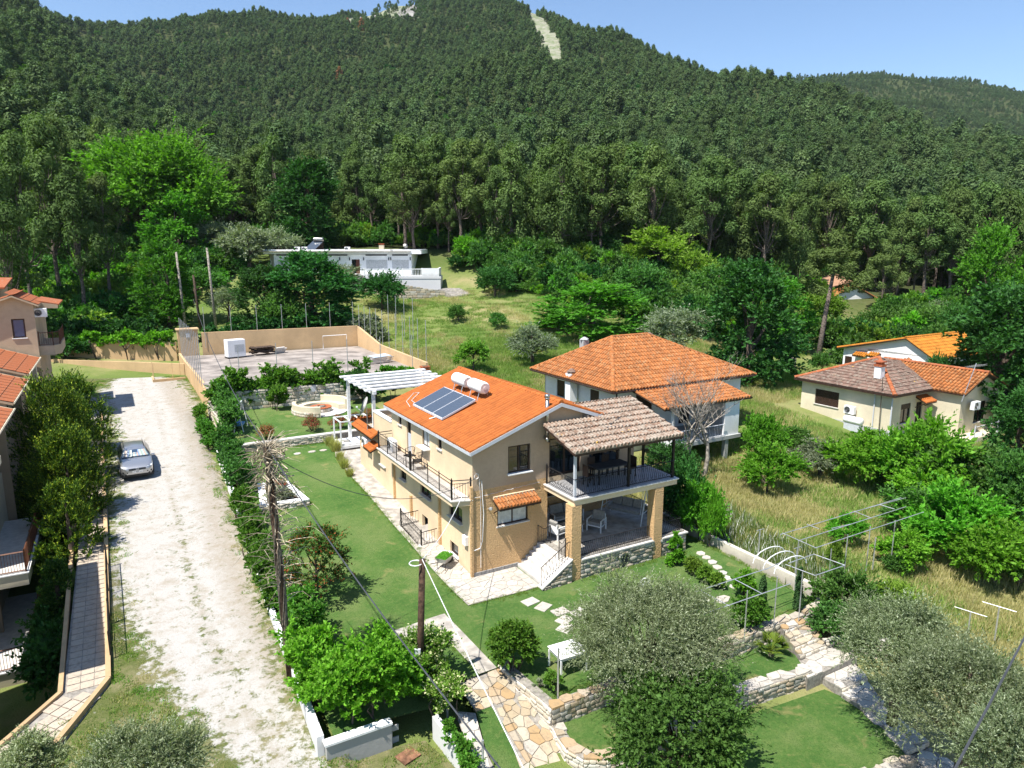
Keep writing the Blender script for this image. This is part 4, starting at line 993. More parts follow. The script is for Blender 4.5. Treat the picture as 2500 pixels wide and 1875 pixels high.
# day bed
t=thing('day_bed','white framed garden day bed on the concrete beside the low wall','day bed',.6,18.6,1.16,0)
for x in (-1.0,1.0):
    for y in (-.75,.75): MB().box(x-.04,y-.04,0,x+.04,y+.04,1.85).build('post',M['whitepaint'],t)
s=MB()
for y in (-.75,.75): s.box(-1.04,y-.04,1.85,1.04,y+.04,1.92)
for x in (-1.0,-.33,.33,1.0): s.box(x-.035,-.71,1.852,x+.035,.71,1.918)
s.build('top_frame',M['whitepaint'],t); MB().box(-1.04,-.8,.12,1.04,.8,.3).build('base',M['whitepaint'],t)
for k in range(3): MB().box(-1.0+k*.67,-.74,.3,-.36+k*.67,.74,.42).build('mattress',M['whitepaint'],t,bev=.03)
MB().box(-.7,-.3,.42,-.3,.1,.5).build('cushion',M['cushion'],t,bev=.03)
t=thing('wheelbarrow','green grass filled wheelbarrow on the pale paving by the house corner','wheelbarrow',-.75,1.35,.04,R(35))
s=MB(); s.add([(-.38,-.28,.62),(.38,-.28,.62),(.38,.28,.62),(-.38,.28,.62),(-.24,-.18,.36),(.2,-.18,.36),(.2,.18,.36),(-.24,.18,.36)],[(7,6,5,4),(0,4,5,1),(1,5,6,2),(2,6,7,3),(3,7,4,0)]); s.build('tray',M['galv'],t)
s=MB(); rn=random.Random(3)
for k in range(400):
    x,y=rn.uniform(-.34,.34),rn.uniform(-.25,.25); h=.1*(1-(x/.4)**2)*(1-(y/.3)**2); a=rn.uniform(0,3); z=.6+h+rn.uniform(-.02,.02)
    s.add([(x-.03*math.cos(a),y-.03*math.sin(a),z),(x+.03*math.cos(a),y+.03*math.sin(a),z+.02),(x+.02,y+.02,z+.04)],[(0,1,2)])
s.add([(-.36,-.26,.6),(.36,-.26,.6),(.36,.26,.6),(-.36,.26,.6),(0,0,.7)],[(0,1,4),(1,2,4),(2,3,4),(3,0,4)]); s.build('grass_clippings',L['vine'],t)
MB().tube([(-.75,-.25,.5),(-.2,-.2,.34),(.55,-.05,.2)],.018,5).tube([(-.75,.25,.5),(-.2,.2,.34),(.55,.05,.2)],.018,5).tube([(-.25,-.2,.34),(-.3,-.22,0)],.015,4).tube([(-.25,.2,.34),(-.3,.22,0)],.015,4).build('frame',M['iron'],t)
o=MB().lathe([(.18,-.04),(.2,0),(.18,.04)],(0,0,0),14).build('wheel',M['black'],t); o.rotation_euler=(R(90),0,0); o.location=(.55,0,.2)

# ------------------------------------------------------------------ garden walls
def wall_thing(label,mat='mortar',name='garden_wall'):
    t=thing(name,label,'wall',0,0,0); return t
def coping_stones(par,p0,p1,w,z0,z1,mat,seed,side=1,size=.42,t=.05):
    d=Vector((p1[0]-p0[0],p1[1]-p0[1])).normalized(); n=Vector((-d.y,d.x))*w*side
    poly=[p0[:2],p1[:2],(p1[0]+n.x,p1[1]+n.y),(p0[0]+n.x,p0[1]+n.y)]
    Ln=math.hypot(p1[0]-p0[0],p1[1]-p0[1])
    zf=lambda x,y: lerp(z0,z1,max(0,min(1,((x-p0[0])*d.x+(y-p0[1])*d.y)/Ln)))
    paving(par,poly,zf,size,mat,seed,t)
# front retaining wall of the main lawn
w=wall_thing('dry stone retaining wall with slab top along the front edge of the main lawn')
s=MB(); wallseg(s,(-1.9,-9.1),(8.3,-9.15),.35,-1.2,-1.2,.02,.02); wallseg(s,(9.75,-9.15),(11.3,-9.1),.35,-1.2,-1.2,.02,.02); wallseg(s,(11.3,-9.1),(11.3,-8.2),.35,-1,-1,.02,.02); s.build('core',M['mortar'],w)
rubble(w,(-1.9,-9.11),(8.3,-9.16),lambda t:-.62,lambda t:.02,'stone',.13,11,limit=235); rubble(w,(9.75,-9.16),(11.3,-9.11),lambda t:-.7,lambda t:.02,'stone',.13,12,limit=50)
coping_stones(w,(-1.9,-9.14),(8.3,-9.18),.42,.02,.02,M['flag'],13); coping_stones(w,(9.75,-9.18),(11.3,-9.14),.42,.02,.02,M['flag'],14)
# wall beside the left path
w=wall_thing('sloping stone wall between the crazy paved path and the round bush')
s=MB(); wallseg(s,(-2.15,-6.2),(-1.9,-9.1),.32,-1.3,-1.5,.03,.03); s.build('core',M['mortar'],w)
rubble(w,(-2.16,-6.2),(-1.91,-9.1),lambda t:-.1-.62*t,lambda t:.03,'stonewhite',.13,15,limit=120)
s2=[(-1.9,-9.1),(-2.02,-9.6),(-2.1,-10.2),(-1.9,-10.8),(-1.35,-11.15),(-.6,-11.2),(.6,-11.1),(2.5,-10.95),(4,-10.85)]
s=MB()
for a,b in zip(s2[:-1],s2[1:]): wallseg(s,a,b,.34,-1.9,-1.9,-.55,-.55)
wallseg(s,(4,-10.85),(7.55,-11.2),.34,-1.9,-1.9,-.55,-.55); s.build('core',M['mortar'],w)
for i,(a,b) in enumerate(zip(s2[:5],s2[1:6])):
    rubble(w,a,b,lambda t:-1.25,lambda t:-.55,'stonewhite',.13,20+i,limit=40); coping_stones(w,a,b,.38,-.55,-.55,M['flag'],30+i)
w=wall_thing('curving lower terrace wall of rough grey stone above the bottom lawn')
rubble(w,(-.6,-11.21),(4,-10.86),lambda t:-1.2,lambda t:-.55,'stone',.14,26,limit=120); rubble(w,(4,-10.86),(7.55,-11.21),lambda t:-1.2,lambda t:-.55,'stone',.14,27,limit=140)
coping_stones(w,(-.6,-11.23),(4,-10.88),.42,-.55,-.55,M['flagpale'],28); coping_stones(w,(4,-10.88),(7.55,-11.23),.5,-.55,-.55,M['flagpale'],29)
sheet('terrace_lawn',[(-1.95,-9.1),(8.0,-9.15),(7.9,-10.2),(7.5,-10.9),(4,-10.6),(1,-10.8),(-.6,-10.9),(-1.5,-10.6),(-1.8,-10)],-.57,M['lawn'],2)
sheet('bottom_lawn',[(-.5,-11.2),(4,-10.9),(7.7,-11.2),(8.0,-12.2),(7.6,-14),(7.1,-14.9),(5,-14.7),(2,-15.5),(-1.5,-15),(-2.2,-12)],-1.13,M['lawn'],1.5)
# right stairs and landings
st=thing('garden_steps','broad crazy paved steps leading down between the two stone walls','steps',0,0,0)
q=[(8.28,-8.72),(9.78,-8.72),(9.78,-9.15),(8.28,-9.15)]
MB().prism(q,-.6,-.03).build('step',M['mortar'],st); paving(st,q,lambda x,y:-.03,.42,M['flag'],49,.045)
for k in range(4):
    y1_=-9.15-k*.32; xl=8.28-k*.1; xr=9.78-k*.12; z=-.0-.14*(k)-.02
    q=[(xl,y1_),(xr,y1_),(xr-.12,y1_-.33),(xl-.1,y1_-.33)]
    MB().prism(q,z-.6,z-.05).build('step',M['mortar'],st); paving(st,q,lambda x,y,z=z:z-.05,.42,M['flag'],50+k,.045)
    rubble(st,(q[3][0],q[3][1]-.002),(q[2][0],q[2][1]-.002),lambda t,z=z:z-.2,lambda t,z=z:z-.04,'stonewhite',.12,60+k,limit=14)
ld=[(7.85,-10.43),(9.35,-10.43),(9.85,-10.6),(9.85,-11.35),(7.15,-11.33),(7.4,-10.9)]
MB().prism(ld,-1.3,-.64).build('landing',M['mortar'],st); paving(st,ld,lambda x,y:-.64,.5,M['flagpale'],70,.04)
for k,(q,z) in enumerate((([(7.95,-11.36),(9.7,-11.36),(9.35,-12.1),(7.95,-12.1)],-.86),([(7.9,-12.13),(9.3,-12.13),(8.8,-13.05),(7.85,-13.05)],-1.0),([(7.75,-13.08),(8.7,-13.08),(8.3,-14.9),(7.2,-14.8)],-1.14),([(7.2,-14.85),(8.3,-14.95),(8.0,-17.5),(6.6,-17.5)],-1.3))):
    MB().prism(q,z-.6,z).build('landing',M['mortar'],st); paving(st,q,lambda x,y,z=z:z,.5,M['flagpale'],80+k,.04)
    rubble(st,(q[3][0],q[3][1]-.003),(q[2][0],q[2][1]-.003),lambda t,z=z:z-.14,lambda t,z=z:z+.01,'stonewhite',.12,90+k,limit=14)
w=wall_thing('low pale stone border wall right of the stair landing under the olive')
pts=[(9.35,-10.4),(9.9,-10.55),(10.6,-10.9),(11.3,-11.6)]
s=MB()
for a,b in zip(pts[:-1],pts[1:]): wallseg(s,a,b,.3,-1.4,-1.4,-.42,-.42)
s.build('core',M['mortar'],w)
for i,(a,b) in enumerate(zip(pts[:-1],pts[1:])): rubble(w,a,b,lambda t:-1.1,lambda t:-.42,'stonewhite',.12,100+i,limit=40); coping_stones(w,a,b,.34,-.42,-.42,M['flagpale'],104+i,size=.3)
w=wall_thing('bottom edge stone wall of the lowest lawn, partly under the right hand olive trees')
s=MB(); wallseg(s,(7.1,-14.95),(5.2,-14.7),.32,-2.2,-2.2,-1.08,-1.08); wallseg(s,(5.2,-14.7),(2.5,-15.6),.32,-2.2,-2.2,-1.08,-1.08); s.build('core',M['mortar'],w)
coping_stones(w,(5.0,-15.0),(7.1,-15.25),.4,-1.08,-1.08,M['flag'],110,size=.4)
# right boundary wall
w=wall_thing('straight whitewashed boundary wall along the right side of the lawn')
s=MB(); 
for k in range(6):
    ya_,yb_=2.4-k*1.75,2.4-(k+1)*1.75; wallseg(s,(11.30+.03*k,ya_),(11.33+.03*k,yb_),.22,-1.2,-1.2,.46-.02*k,.44-.02*k)
s.build('wall',M['white'] if 0 else stucco('stained whitewash',(.62,.57,.48),6,.5,.35),w)
# side path: crazy paving on the left, going down
cp_=sheet('garden_path',[(-3.78,-6.35),(-2.2,-6.25),(-1.95,-8.9),(-2.1,-10.0),(-1.95,-11),(-3.0,-13.5),(-3.6,-13.5),(-3.5,-10),(-3.2,-8.4),(-3.22,-7.6),(-3.75,-7.6)],lambda X,Y:np.interp(-np.asarray(Y),[6.2,9,11,13.5],[-.05,-.66,-1.2,-1.7]),M['mortar'],.8)
zp=lambda x,y: float(np.interp(-y,[6.2,9,11,13.5],[-.05,-.66,-1.2,-1.7]))
paving(cp_,[(-3.78,-6.35),(-2.2,-6.25),(-2.05,-7.6),(-3.75,-7.6)],zp,.36,M['flag'],120,.03)
paving(cp_,[(-3.2,-7.62),(-2.05,-7.62),(-1.95,-8.9),(-2.1,-10.0),(-1.95,-11),(-3.0,-13.5),(-3.6,-13.5),(-3.5,-10),(-3.2,-8.4)],zp,.34,M['flag'],121,.03,limit=160)
sheet('lawn_strip',[(-3.22,-7.62),(-3.75,-7.62),(-4.1,-8.9),(-4.3,-13.4),(-3.62,-13.4),(-3.5,-10),(-3.2,-8.4)],lambda X,Y:np.interp(-np.asarray(Y),[6.2,9,11,13.5],[-.03,-.62,-1.16,-1.66]),M['lawn'],.8)
cp2=sheet('side_strip',[(-3.78,-7.62),(-4.35,-7.3),(-4.6,-8.9),(-4.8,-13.4),(-4.32,-13.4),(-4.12,-8.9)],lambda X,Y:np.interp(-np.asarray(Y),[6.2,9,11,13.5],[-.05,-.66,-1.2,-1.7]),M['mortar'],.8)
paving(cp2,[(-3.8,-7.62),(-4.35,-7.4),(-4.6,-8.9),(-4.8,-13.4),(-4.32,-13.4),(-4.12,-8.9)],zp,.32,M['flagpale'],122,.025,limit=60)
# patio crazy paving
paving(patio,[(-1.26,-2.05),(2.05,-2.1),(2.05,-.05),(-.02,-.06),(-.03,4.9),(-.9,3.5),(-1.26,3)],lambda x,y:float(zlawn(x,y))+.036,.42,M['flagpale'],130,.018,limit=120)
# stepping stones across the lawn
for i,(x,y,r_,lb) in enumerate(((1.05,-2.95,.2,'first from the paved corner'),(1.29,-3.55,.5,'second from the paved corner'),(1.66,-4.2,.1,'third from the paved corner, left of a pair'),(2.25,-4.62,.3,'right of a pair near the olive crown'),(1.44,-4.83,.4,'fifth on the way to the white table'),(1.13,-5.34,.5,'nearest the white table'),
    (10.21,-3.06,.2,'first by the right boundary wall'),(10.13,-3.51,.3,'second along the right boundary wall'),(10.01,-4.,.1,'third along the right boundary wall'),(9.84,-4.48,.4,'fourth along the right boundary wall'),(9.63,-4.97,.2,'fifth along the right boundary wall'),(9.45,-5.4,.5,'sixth along the right boundary wall'),(9.13,-6.09,.2,'seventh, beside the thin pergola bars'),(7.85,-6.72,.3,'large, under the thin pergola bars'),(7.16,-6.36,.6,'left, under the thin pergola bars'),
    (-4.0,18.6,0,'far lawn row, leftmost'),(-3.0,18.6,.2,'far lawn row, second'),(-2.1,18.55,.3,'far lawn row, third'),(-1.4,18.5,.1,'far lawn row, rightmost by the grasses'))):
    rn=random.Random(i); sz=.3 if i<6 else .24; poly=[(sz*rn.uniform(.85,1.2)*math.cos(a),sz*rn.uniform(.75,1.05)*math.sin(a)) for a in [.5+k*1.05 for k in range(6)]] if i>=6 else [(-sz*1.1,-sz*.8),(sz*1.05,-sz*.85),(sz*1.1,sz*.75),(-sz,sz*.85)]
    if i==13: poly=[(a*1.8,b*1.2) for a,b in poly]
    o=MB().prism(poly,-.05,.035).build('stepping_stone',M['flagpale'],bev=.01); place(o,x,y,float(zlawn(x,y)),r_)
    tag(o,'pale stepping stone in the lawn, '+lb,'stepping stone','stepping stones in the lawn')
# left boundary of the garden
def lz(x,y): return zl_(x,y)
w=wall_thing('low whitewashed garden wall beside the gravel, below the ivy')
for a,b in (((-8.35,-7.0),(-8.05,1.5)),((-8.05,1.5),(-7.8,8.6)),((-7.7,9),(-7.2,21.2))):
    s=MB(); n=6
    for k in range(n):
        p=(lerp(a[0],b[0],k/n),lerp(a[1],b[1],k/n)); q=(lerp(a[0],b[0],(k+1)/n),lerp(a[1],b[1],(k+1)/n))
        wallseg(s,q,p,-.2,-1,-1,float(zlawn(*q))+.2,float(zlawn(*p))+.2)
    s.build('wall',M['white'],w)
w=wall_thing('block wall with white coping at the near left corner of the garden')
s=MB(); s.box(-8.35,-7.25,-1.2,-6.4,-7.05,-.02); s.build('wall',stucco('bare grey block wall',(.5,.49,.47),6,.4),w)
MB().box(-8.4,-7.3,-.02,-6.38,-7.0,.05).build('coping',M['whitepaint'],w)
bl=MB().box(-.19,-.02,-.09,.19,.02,.09).mesh('block',M['greyconc'])
for r_ in range(5):
    for k in range(5): local_child(bl,'block',w,-8.1+.4*k+(.2 if r_%2 else 0),-7.03,-.95+.2*r_)
w=wall_thing('slanting white wall running down beside the paved strip at the bottom edge')
s=MB(); wallseg(s,(-5.15,-7.4),(-4.95,-9.3),.2,-1.6,-1.9,-.12,-.5); wallseg(s,(-4.95,-9.3),(-4.9,-13.5),.2,-1.9,-2.5,-.5,-1.3); s.build('wall',M['white'],w)
for y in (-7.3,-9.6):
    o=MB().tube([(0,0,0),(0,0,1.3)],.035,6).build('gate_post',M['galv']); place(o,-4.6+.05*(y<-9),y,-.5 if y>-8 else -1.0); tag(o,'short grey steel post beside the white wall, '+('upper one near the yellow shrub' if y>-8 else 'lower one at the bottom edge'),'post')
o=MB().box(-.3,-.25,0,.3,.25,.03).build('hatch_cover',plain('rusty brown sheet',(.24,.12,.07),.9,var=.3,sc=5)); place(o,-6.1,-7.75,T(-6.1,-7.75)+.06,.3); tag(o,'rusty square hatch cover lying in the grass','hatch')
# planter box in the lawn
w=thing('stone_planter','square stone planter bed with white coping in the left lawn','planter',0,0,0)
pl=[(-6.75,10.65),(-4.3,10.55),(-4.62,14.05),(-6.2,14.4)]
s=MB(); 
for a,b in zip(pl,pl[1:]+pl[:1]): wallseg(s,a,b,.3,.2,.2,.95,.95)
s.build('core',M['mortar'],w); MB().prism([(-6.5,10.9),(-4.6,10.85),(-4.85,13.8),(-6.0,14.1)],.5,.82).build('soil',M['soil'],w)
rubble(w,pl[0],pl[1],lambda t:.55,lambda t:.95,'stonewhite',.13,140,limit=60); rubble(w,pl[1],pl[2],lambda t:.6,lambda t:.95,'stonewhite',.13,141,limit=60)
s=MB()
for a,b in zip(pl,pl[1:]+pl[:1]): 
    a2=Vector((a[0],a[1])); b2=Vector((b[0],b[1])); d=(b2-a2).normalized()*.04; wallseg(s,(a[0]-d.x,a[1]-d.y),(b[0]-d.x*9,b[1]-d.y*9),.36,.95,.95,1.0,1.0)
s.build('coping',M['whitepaint'],w)
# low wall of the upper lawn
w=wall_thing('low stone wall with cream slab coping below the fire pit lawn')
s=MB(); wallseg(s,(-6.9,20.3),(-.2,20.3),.35,.9,.9,1.68,1.68); wallseg(s,(-.2,20.3),(4.8,20.32),.35,.9,.9,1.68,1.68); s.build('core',M['mortar'],w)
rubble(w,(-4.6,20.29),(-.2,20.29),lambda t:1.2,lambda t:1.68,'stonewhite',.12,150,limit=150)
MB().box(-6.9,20.25,1.68,4.8,20.7,1.75).build('coping',M['marble'],w)
w=wall_thing('rough pale stone wall with iron door behind the fire pit seat')
s=MB(); wallseg(s,(-5.3,29.6),(5,28.9),.4,1.6,1.6,3.4,3.4); s.build('core',M['mortar'],w)
rubble(w,(-5.3,29.58),(5,28.88),lambda t:1.9,lambda t:3.38,'stonewhite',.24,151,limit=290)
MB().box(.6,29.1,2.9,1.0,29.2,3.3).build('door',M['fascia'],w)
w=wall_thing('tall narrow stone wall end standing at the left edge of the upper lawn')
s=MB(); wallseg(s,(-6.55,31.5),(-6.45,24.6),.3,.8,.8,2.5,2.3); s.build('wall',M['mortar'],w)
rubble(w,(-6.57,31.5),(-6.47,24.6),lambda t:1.2,lambda t:2.3,'stonewhite',.2,152,limit=200)
rubble(w,(-6.47,24.59),(-6.17,24.59),lambda t:1.2,lambda t:2.3,'stonewhite',.2,153,limit=20)
# fire pit
fp=thing('fire_pit_seat','round masonry fire pit seat with curved cream backrest walls','fire pit',.65,26.6,1.86)
s=MB(); s.lathe([(1.95,0),(1.95,.05)],(0,0,0),40); s.build('floor',M['marble'],fp)
def arc(mb,r0,r1,a0,a1,z0,z1,n=20):
    for k in range(n):
        t0,t1=lerp(a0,a1,k/n),lerp(a0,a1,(k+1)/n); q=[(r0*math.cos(t0),r0*math.sin(t0)),(r1*math.cos(t0),r1*math.sin(t0)),(r1*math.cos(t1),r1*math.sin(t1)),(r0*math.cos(t1),r0*math.sin(t1))]
        mb.prism(q,z0,z1)
for a0_,a1_,h_ in ((R(-15),R(75),.85),(R(150),R(255),.75)):
    s=MB(); arc(s,1.78,2.05,a0_,a1_,0,h_); s.build('backrest_wall',M['cream'],fp)
s=MB(); arc(s,1.3,1.78,R(-10),R(245),.05,.42,30); s.build('seat_ring',M['cream'],fp)
s=MB(); arc(s,.5,.75,0,R(360),.05,.32,26); s.build('pit_ring',M['mortar'],fp)
s=MB(); arc(s,.44,.8,0,R(360),.32,.38,26); s.build('brick_rim',M['red'],fp)
rn=random.Random(5)
for k in range(26): a=k/26*6.283; local_child(SM['stonewhite'][k%10],'stone',fp,.76*math.cos(a),.76*math.sin(a),.19,a+R(90),(.17,.03,.22))
for k in range(34):
    a=R(150)+R(105)*(k%17)/17
    local_child(SM['stonewhite'][k%10],'stone',fp,2.06*math.cos(a),2.06*math.sin(a),.1+.18*(k//17),a+R(90),(.21,.04,.16))
s=MB()
for k in range(12): s.tube([(rn.uniform(-.35,.35),rn.uniform(-.35,.35),.15),(rn.uniform(-.4,.4),rn.uniform(-.4,.4),.36)],.05,6)
s.build('ash_logs',M['deadbark'],fp)
t=thing('child_swing','white swing frame with blue seat at the left of the upper lawn','swing',-5.4,24.2,1.8,R(70))
s=MB(); s.tube([(-.8,-.3,0),(-.8,0,1.8),(-.8,.3,0)],.04,5); s.tube([(.8,-.3,0),(.8,0,1.8),(.8,.3,0)],.04,5); s.tube([(-.8,0,1.8),(.8,0,1.8)],.05,5); s.build('frame',M['whitepaint'],t)
MB().box(-.45,-.2,.35,.45,.2,.45).box(-.45,.15,.45,.45,.2,.75).build('seat',M['bluetoy'],t)
# ------------------------------------------------------------------ court
w=wall_thing('tall tan rendered wall closing the far end of the court','tanwall','court_wall')
s=MB(); wallseg(s,(-4.7,49.5),(10.6,48.3),.25,2,2,5.7,5.65); s.build('wall',M['tanwall'],w)
w=wall_thing('tan rendered side wall of the court next to the meadow','tanwall','court_wall')
s=MB(); wallseg(s,(10.5,48.2),(10.4,41),.22,2,2,5.6,4.5); wallseg(s,(10.4,41),(10.3,29.2),.22,2,2,4.5,4.4); s.build('wall',M['tanwall'],w)
w=wall_thing('tan retaining wall of the court beside the gravel','tanwall','court_wall')
s=MB(); wallseg(s,(-6.85,44.6),(-6.65,34),.2,1,1,3.75,3.6); wallseg(s,(-6.65,34),(-6.6,31.5),.2,1,1,3.6,2.6); wallseg(s,(-6.85,50),(-6.85,44.6),.2,1,1,3.8,3.75); s.build('wall',M['tanwall'],w)
w=wall_thing('long low tan wall across the far end of the gravel','tanwall','court_wall')
s=MB(); wallseg(s,(-20,55),(-6.3,47.0) if 0 else (-6.9,44.6),.2,1.5,1.5,3.6,3.5); s.build('wall',M['tanwall'],w)
w=wall_thing('second tan wall with bare vines behind the gravel, left of the little booth','tanwall','court_wall')
s=MB(); wallseg(s,(-22,57.5),(-7.0,50),.2,1.5,1.5,5.0,4.85); s.build('wall',M['tanwall'],w)
s=MB(); rn=random.Random(8)
for k in range(5):
    x=-19+k*2.6; y=57.3-(x+22)*.5-.15
    for j in range(3): s.tube([(x,y,3.2),(x+rn.uniform(-.3,.3),y-.1,4.2),(x+rn.uniform(-.9,.9),y-.05,5.2)],.05,4)
s.build('vine_stems',M['bark'],w)
t=thing('booth','small square tan pump house with flat cap at the court corner','booth',-5.9,50,3.4)
MB().box(-.9,-.4,0,.9,.8,2.6).build('wall',M['tanwall'],t); MB().box(-1.0,-.5,2.6,1.0,.9,2.72).build('roof_slab',M['tanwall'],t); MB().box(-.2,-.45,1.9,.15,-.4,2.3).build('vent',M['fascia'],t)
t=thing('sunken_frame','tan sunken pit with thin rails at the foot of the court corner','pit frame',-8.3,43.8,2.2)
s=MB(); s.box(-1.3,-.9,0,1.3,-.75,.35); s.box(-1.3,-.75,0,-1.15,1.2,.35); s.build('wall',M['tanwall'],t)
for (x,y) in ((-1.2,-.82),(-1.2,.6),(.3,-.82),(1.0,.5)): MB().tube([(x,y,.35),(x,y,1.7)],.02,4).build('post',M['tanwall'],t)
# poles round the court
pm=MB().tube([(0,0,0),(0,0,4.0)],.028,6).mesh('fence_pole',M['galv'])
ORD=['first','second','third','fourth','fifth','sixth','seventh','eighth','ninth','tenth','eleventh','last']
def pole(x,y,z,side,k,n,frm):
    o=bpy.data.objects.new('fence_pole',pm); COL.objects.link(o); place(o,x,y,z); tag(o,'thin steel pole '+side+', '+('last' if k==n-1 else ORD[k])+' from '+frm,'pole','poles round the court')
for k in range(12): pole(-6.72,33+k*1.35,3.4,'on the gravel side of the court',k,12,'the near end')
for k in range(6): pole(-4.3+k*2.75,30.6-.1*k,2.2+.5,'above the grape vine hedge',k,6,'the left')
for k in range(7): pole(-4.4+k*2.45,49.4-.08*k,5.5-1.3,'at the far court wall',k,7,'the booth')
for k in range(11): pole(10.6,47.8-k*1.8,3.9,'on the meadow side of the court',k,11,'the far corner')
for k in range(4): pole(13.2,46-k*2.3,5.0,'in the outer meadow row',k,4,'the far end')
t=thing('goal_frame','small white football goal frame at the back right of the court','goal',7.9,47.7,3.51)
MB().tube([(-1.25,0,0),(-1.25,0,1.35),(1.25,0,1.35),(1.25,0,0)],.04,6).build('frame',M['whitepaint'],t)
t=thing('generator_cabinet','white boxy generator cabinet standing on the court','cabinet',-2.2,46.2,3.51,R(10))
MB().box(-.85,-.5,.1,.85,.5,1.75).build('casing',M['plasticwhite'],t,bev=.05); MB().box(-.86,-.51,0,.86,.51,.1).build('plinth',M['black'],t)
s=MB()
for k in range(9): s.box(-.2,-.512,.6+k*.08,.7,-.5,.64+k*.08)
s.build('louvre',M['greyconc'],t)
t=thing('log_pile','dark pile of old timber and sheets beside the white cabinet','wood pile',.4,46.8,3.51,R(4)); rn=random.Random(2)
for k in range(22): 
    MB().tube([(rn.uniform(-1.3,-.5),rn.uniform(-.5,.5),.1+rn.uniform(0,.7)),(rn.uniform(.5,1.3),rn.uniform(-.5,.5),.1+rn.uniform(0,.65))],rn.uniform(.05,.1),5).build('log',M['darkwood'],t)
MB().cbox(Vector((0,0,.75)),2.2,1.1,.05,.1).build('cover_sheet',M['darkwood'],t)
t=thing('pale_slab_stack','two pale broken slabs leaning by the timber pile','slabs',2.1,46.9,3.51,R(20)); MB().cbox(Vector((0,0,.3)),.9,.12,.7,0,0,.5).build('slab',M['marble'],t); MB().cbox(Vector((.5,.1,.25)),.6,.1,.5,.4,0,.6).build('slab',M['marble'],t)
t=thing('metal_frame_stack','stack of flat galvanised frames lying on the court','metal frames',8.6,36.2,3.51,R(12))
for k in range(4):
    s=MB(); z=.08+k*.13; s.box(-1.2+.1*k,-.5,z,1.1+.08*k,-.44,z+.06); s.box(-1.2+.1*k,.44,z,1.1+.08*k,.5,z+.06); s.box(-1.2+.1*k,-.5,z,-1.14+.1*k,.5,z+.06); s.box(1.04+.08*k,-.5,z,1.1+.08*k,.5,z+.06); s.build('frame',M['galv'],t)
MB().cbox(Vector((.15,0,.66)),1.9,.95,.04,.1,0,.1).build('panel',plain('pale blue sheet',(.5,.58,.66),.4),t)

# ------------------------------------------------------------------ car
car=thing('parked_car','silver grey estate car parked on the gravel facing the camera','car',-11.95,20.2,0,R(.8))
car.location=W(-11.95,20.6,zl_(-12,20.6)); car.scale=(.93,.93,.93)
paint,nt,b=nmat('silver car paint'); b.inputs['Base Color'].default_value=(.46,.465,.48,1); b.inputs['Metallic'].default_value=.75; b.inputs['Roughness'].default_value=.3; b.inputs['Coat Weight'].default_value=.8
# sections from nose (y=-2.38) to tail (y=2.38): (y, half width, bottom, bonnet/waist height, roof half width, roof height)
sec=[(-2.38,.62,.32,.60,.55,.64),(-2.28,.78,.24,.70,.66,.74),(-2.0,.86,.20,.80,.72,.86),(-1.5,.90,.20,.88,.74,.93),(-1.02,.915,.20,.93,.76,.98),(-.45,.915,.20,.96,.62,1.36),(.0,.915,.20,.97,.60,1.46),(.8,.915,.20,.98,.60,1.48),(1.5,.91,.20,.99,.585,1.44),(2.0,.89,.22,1.0,.56,1.36),(2.28,.84,.26,.95,.60,1.08),(2.38,.76,.34,.80,.62,.86)]
bd=MB(); rings=[]
for (y,w_,zb,zw,wr,zr) in sec:
    ring=[(-w_*.92,y,zb),(-w_,y,zb+.15),(-w_,y,(zb+zw)/2+.05),(-w_*.975,y,zw),(-wr*1.02,y,lerp(zw,zr,.92)),(-wr*.85,y,zr),(0,y,zr+.02),(wr*.85,y,zr),(wr*1.02,y,lerp(zw,zr,.92)),(w_*.975,y,zw),(w_,y,(zb+zw)/2+.05),(w_,y,zb+.15),(w_*.92,y,zb)]
    rings.append(len(bd.v)); bd.v+=ring
K=13
for i in range(len(sec)-1):
    for j in range(K-1):
        bd.f.append((rings[i]+j,rings[i]+j+1,rings[i+1]+j+1,rings[i+1]+j)); bd.m.append(0)
    bd.f.append((rings[i]+K-1,rings[i],rings[i+1],rings[i+1]+K-1)); bd.m.append(0)
bd.f.append(tuple(rings[0]+j for j in range(K))); bd.m.append(0); bd.f.append(tuple(rings[-1]+j for j in range(K-1,-1,-1))); bd.m.append(0)
body=bd.build('body',paint,car,True); bm=bmesh.new(); bm.from_mesh(body.data); bmesh.ops.recalc_face_normals(bm,faces=bm.faces[:]); bm.to_mesh(body.data); bm.free()
b_=body.modifiers.new('bevel','BEVEL'); b_.width=.025; b_.segments=2; b_.limit_method='ANGLE'; b_.angle_limit=R(25)
cg=glassmat('car window glass',(.01,.013,.02),.03); wg=glassmat('windscreen',(.04,.07,.12),.05)
MB().add([(-.80,-1.0,1.0),(.80,-1.0,1.0),(.60,-.47,1.36),(-.60,-.47,1.36)],[(0,1,2,3)]).build('windscreen',wg,car)
ws=car.children[-1]; ws.location=(0,-.012,.028)
rn=random.Random(12); sh=MB()
colr=[(.45,.5,.52),(.25,.4,.5),(.5,.3,.2),(.6,.62,.55),(.12,.2,.4),(.3,.35,.25)]
shm,nt,b=nmat('patterned sunshade'); g=nt.nodes.new('ShaderNodeNewGeometry'); nt.links.new(ramp(nt,g.outputs['Random Per Island'],[(i/5,c) for i,c in enumerate(colr)]),b.inputs['Base Color']); b.inputs['Roughness'].default_value=.4
for k in range(16):
    t0,t1=k/16,(k+1)/16; hs=1.0 if not 6<=k<=9 else .6
    p=lambda t,h:(lerp(-.74,.74,t)*lerp(1,.78,h),-1.0+.52*h*.95-.02,1.06+.355*h*.95)
    sh.add([p(t0,.06),p(t1,.06),p(t1,.95*hs),p(t0,.95*hs)],[(0,1,2,3)])
sh.build('sunshade',shm,car)
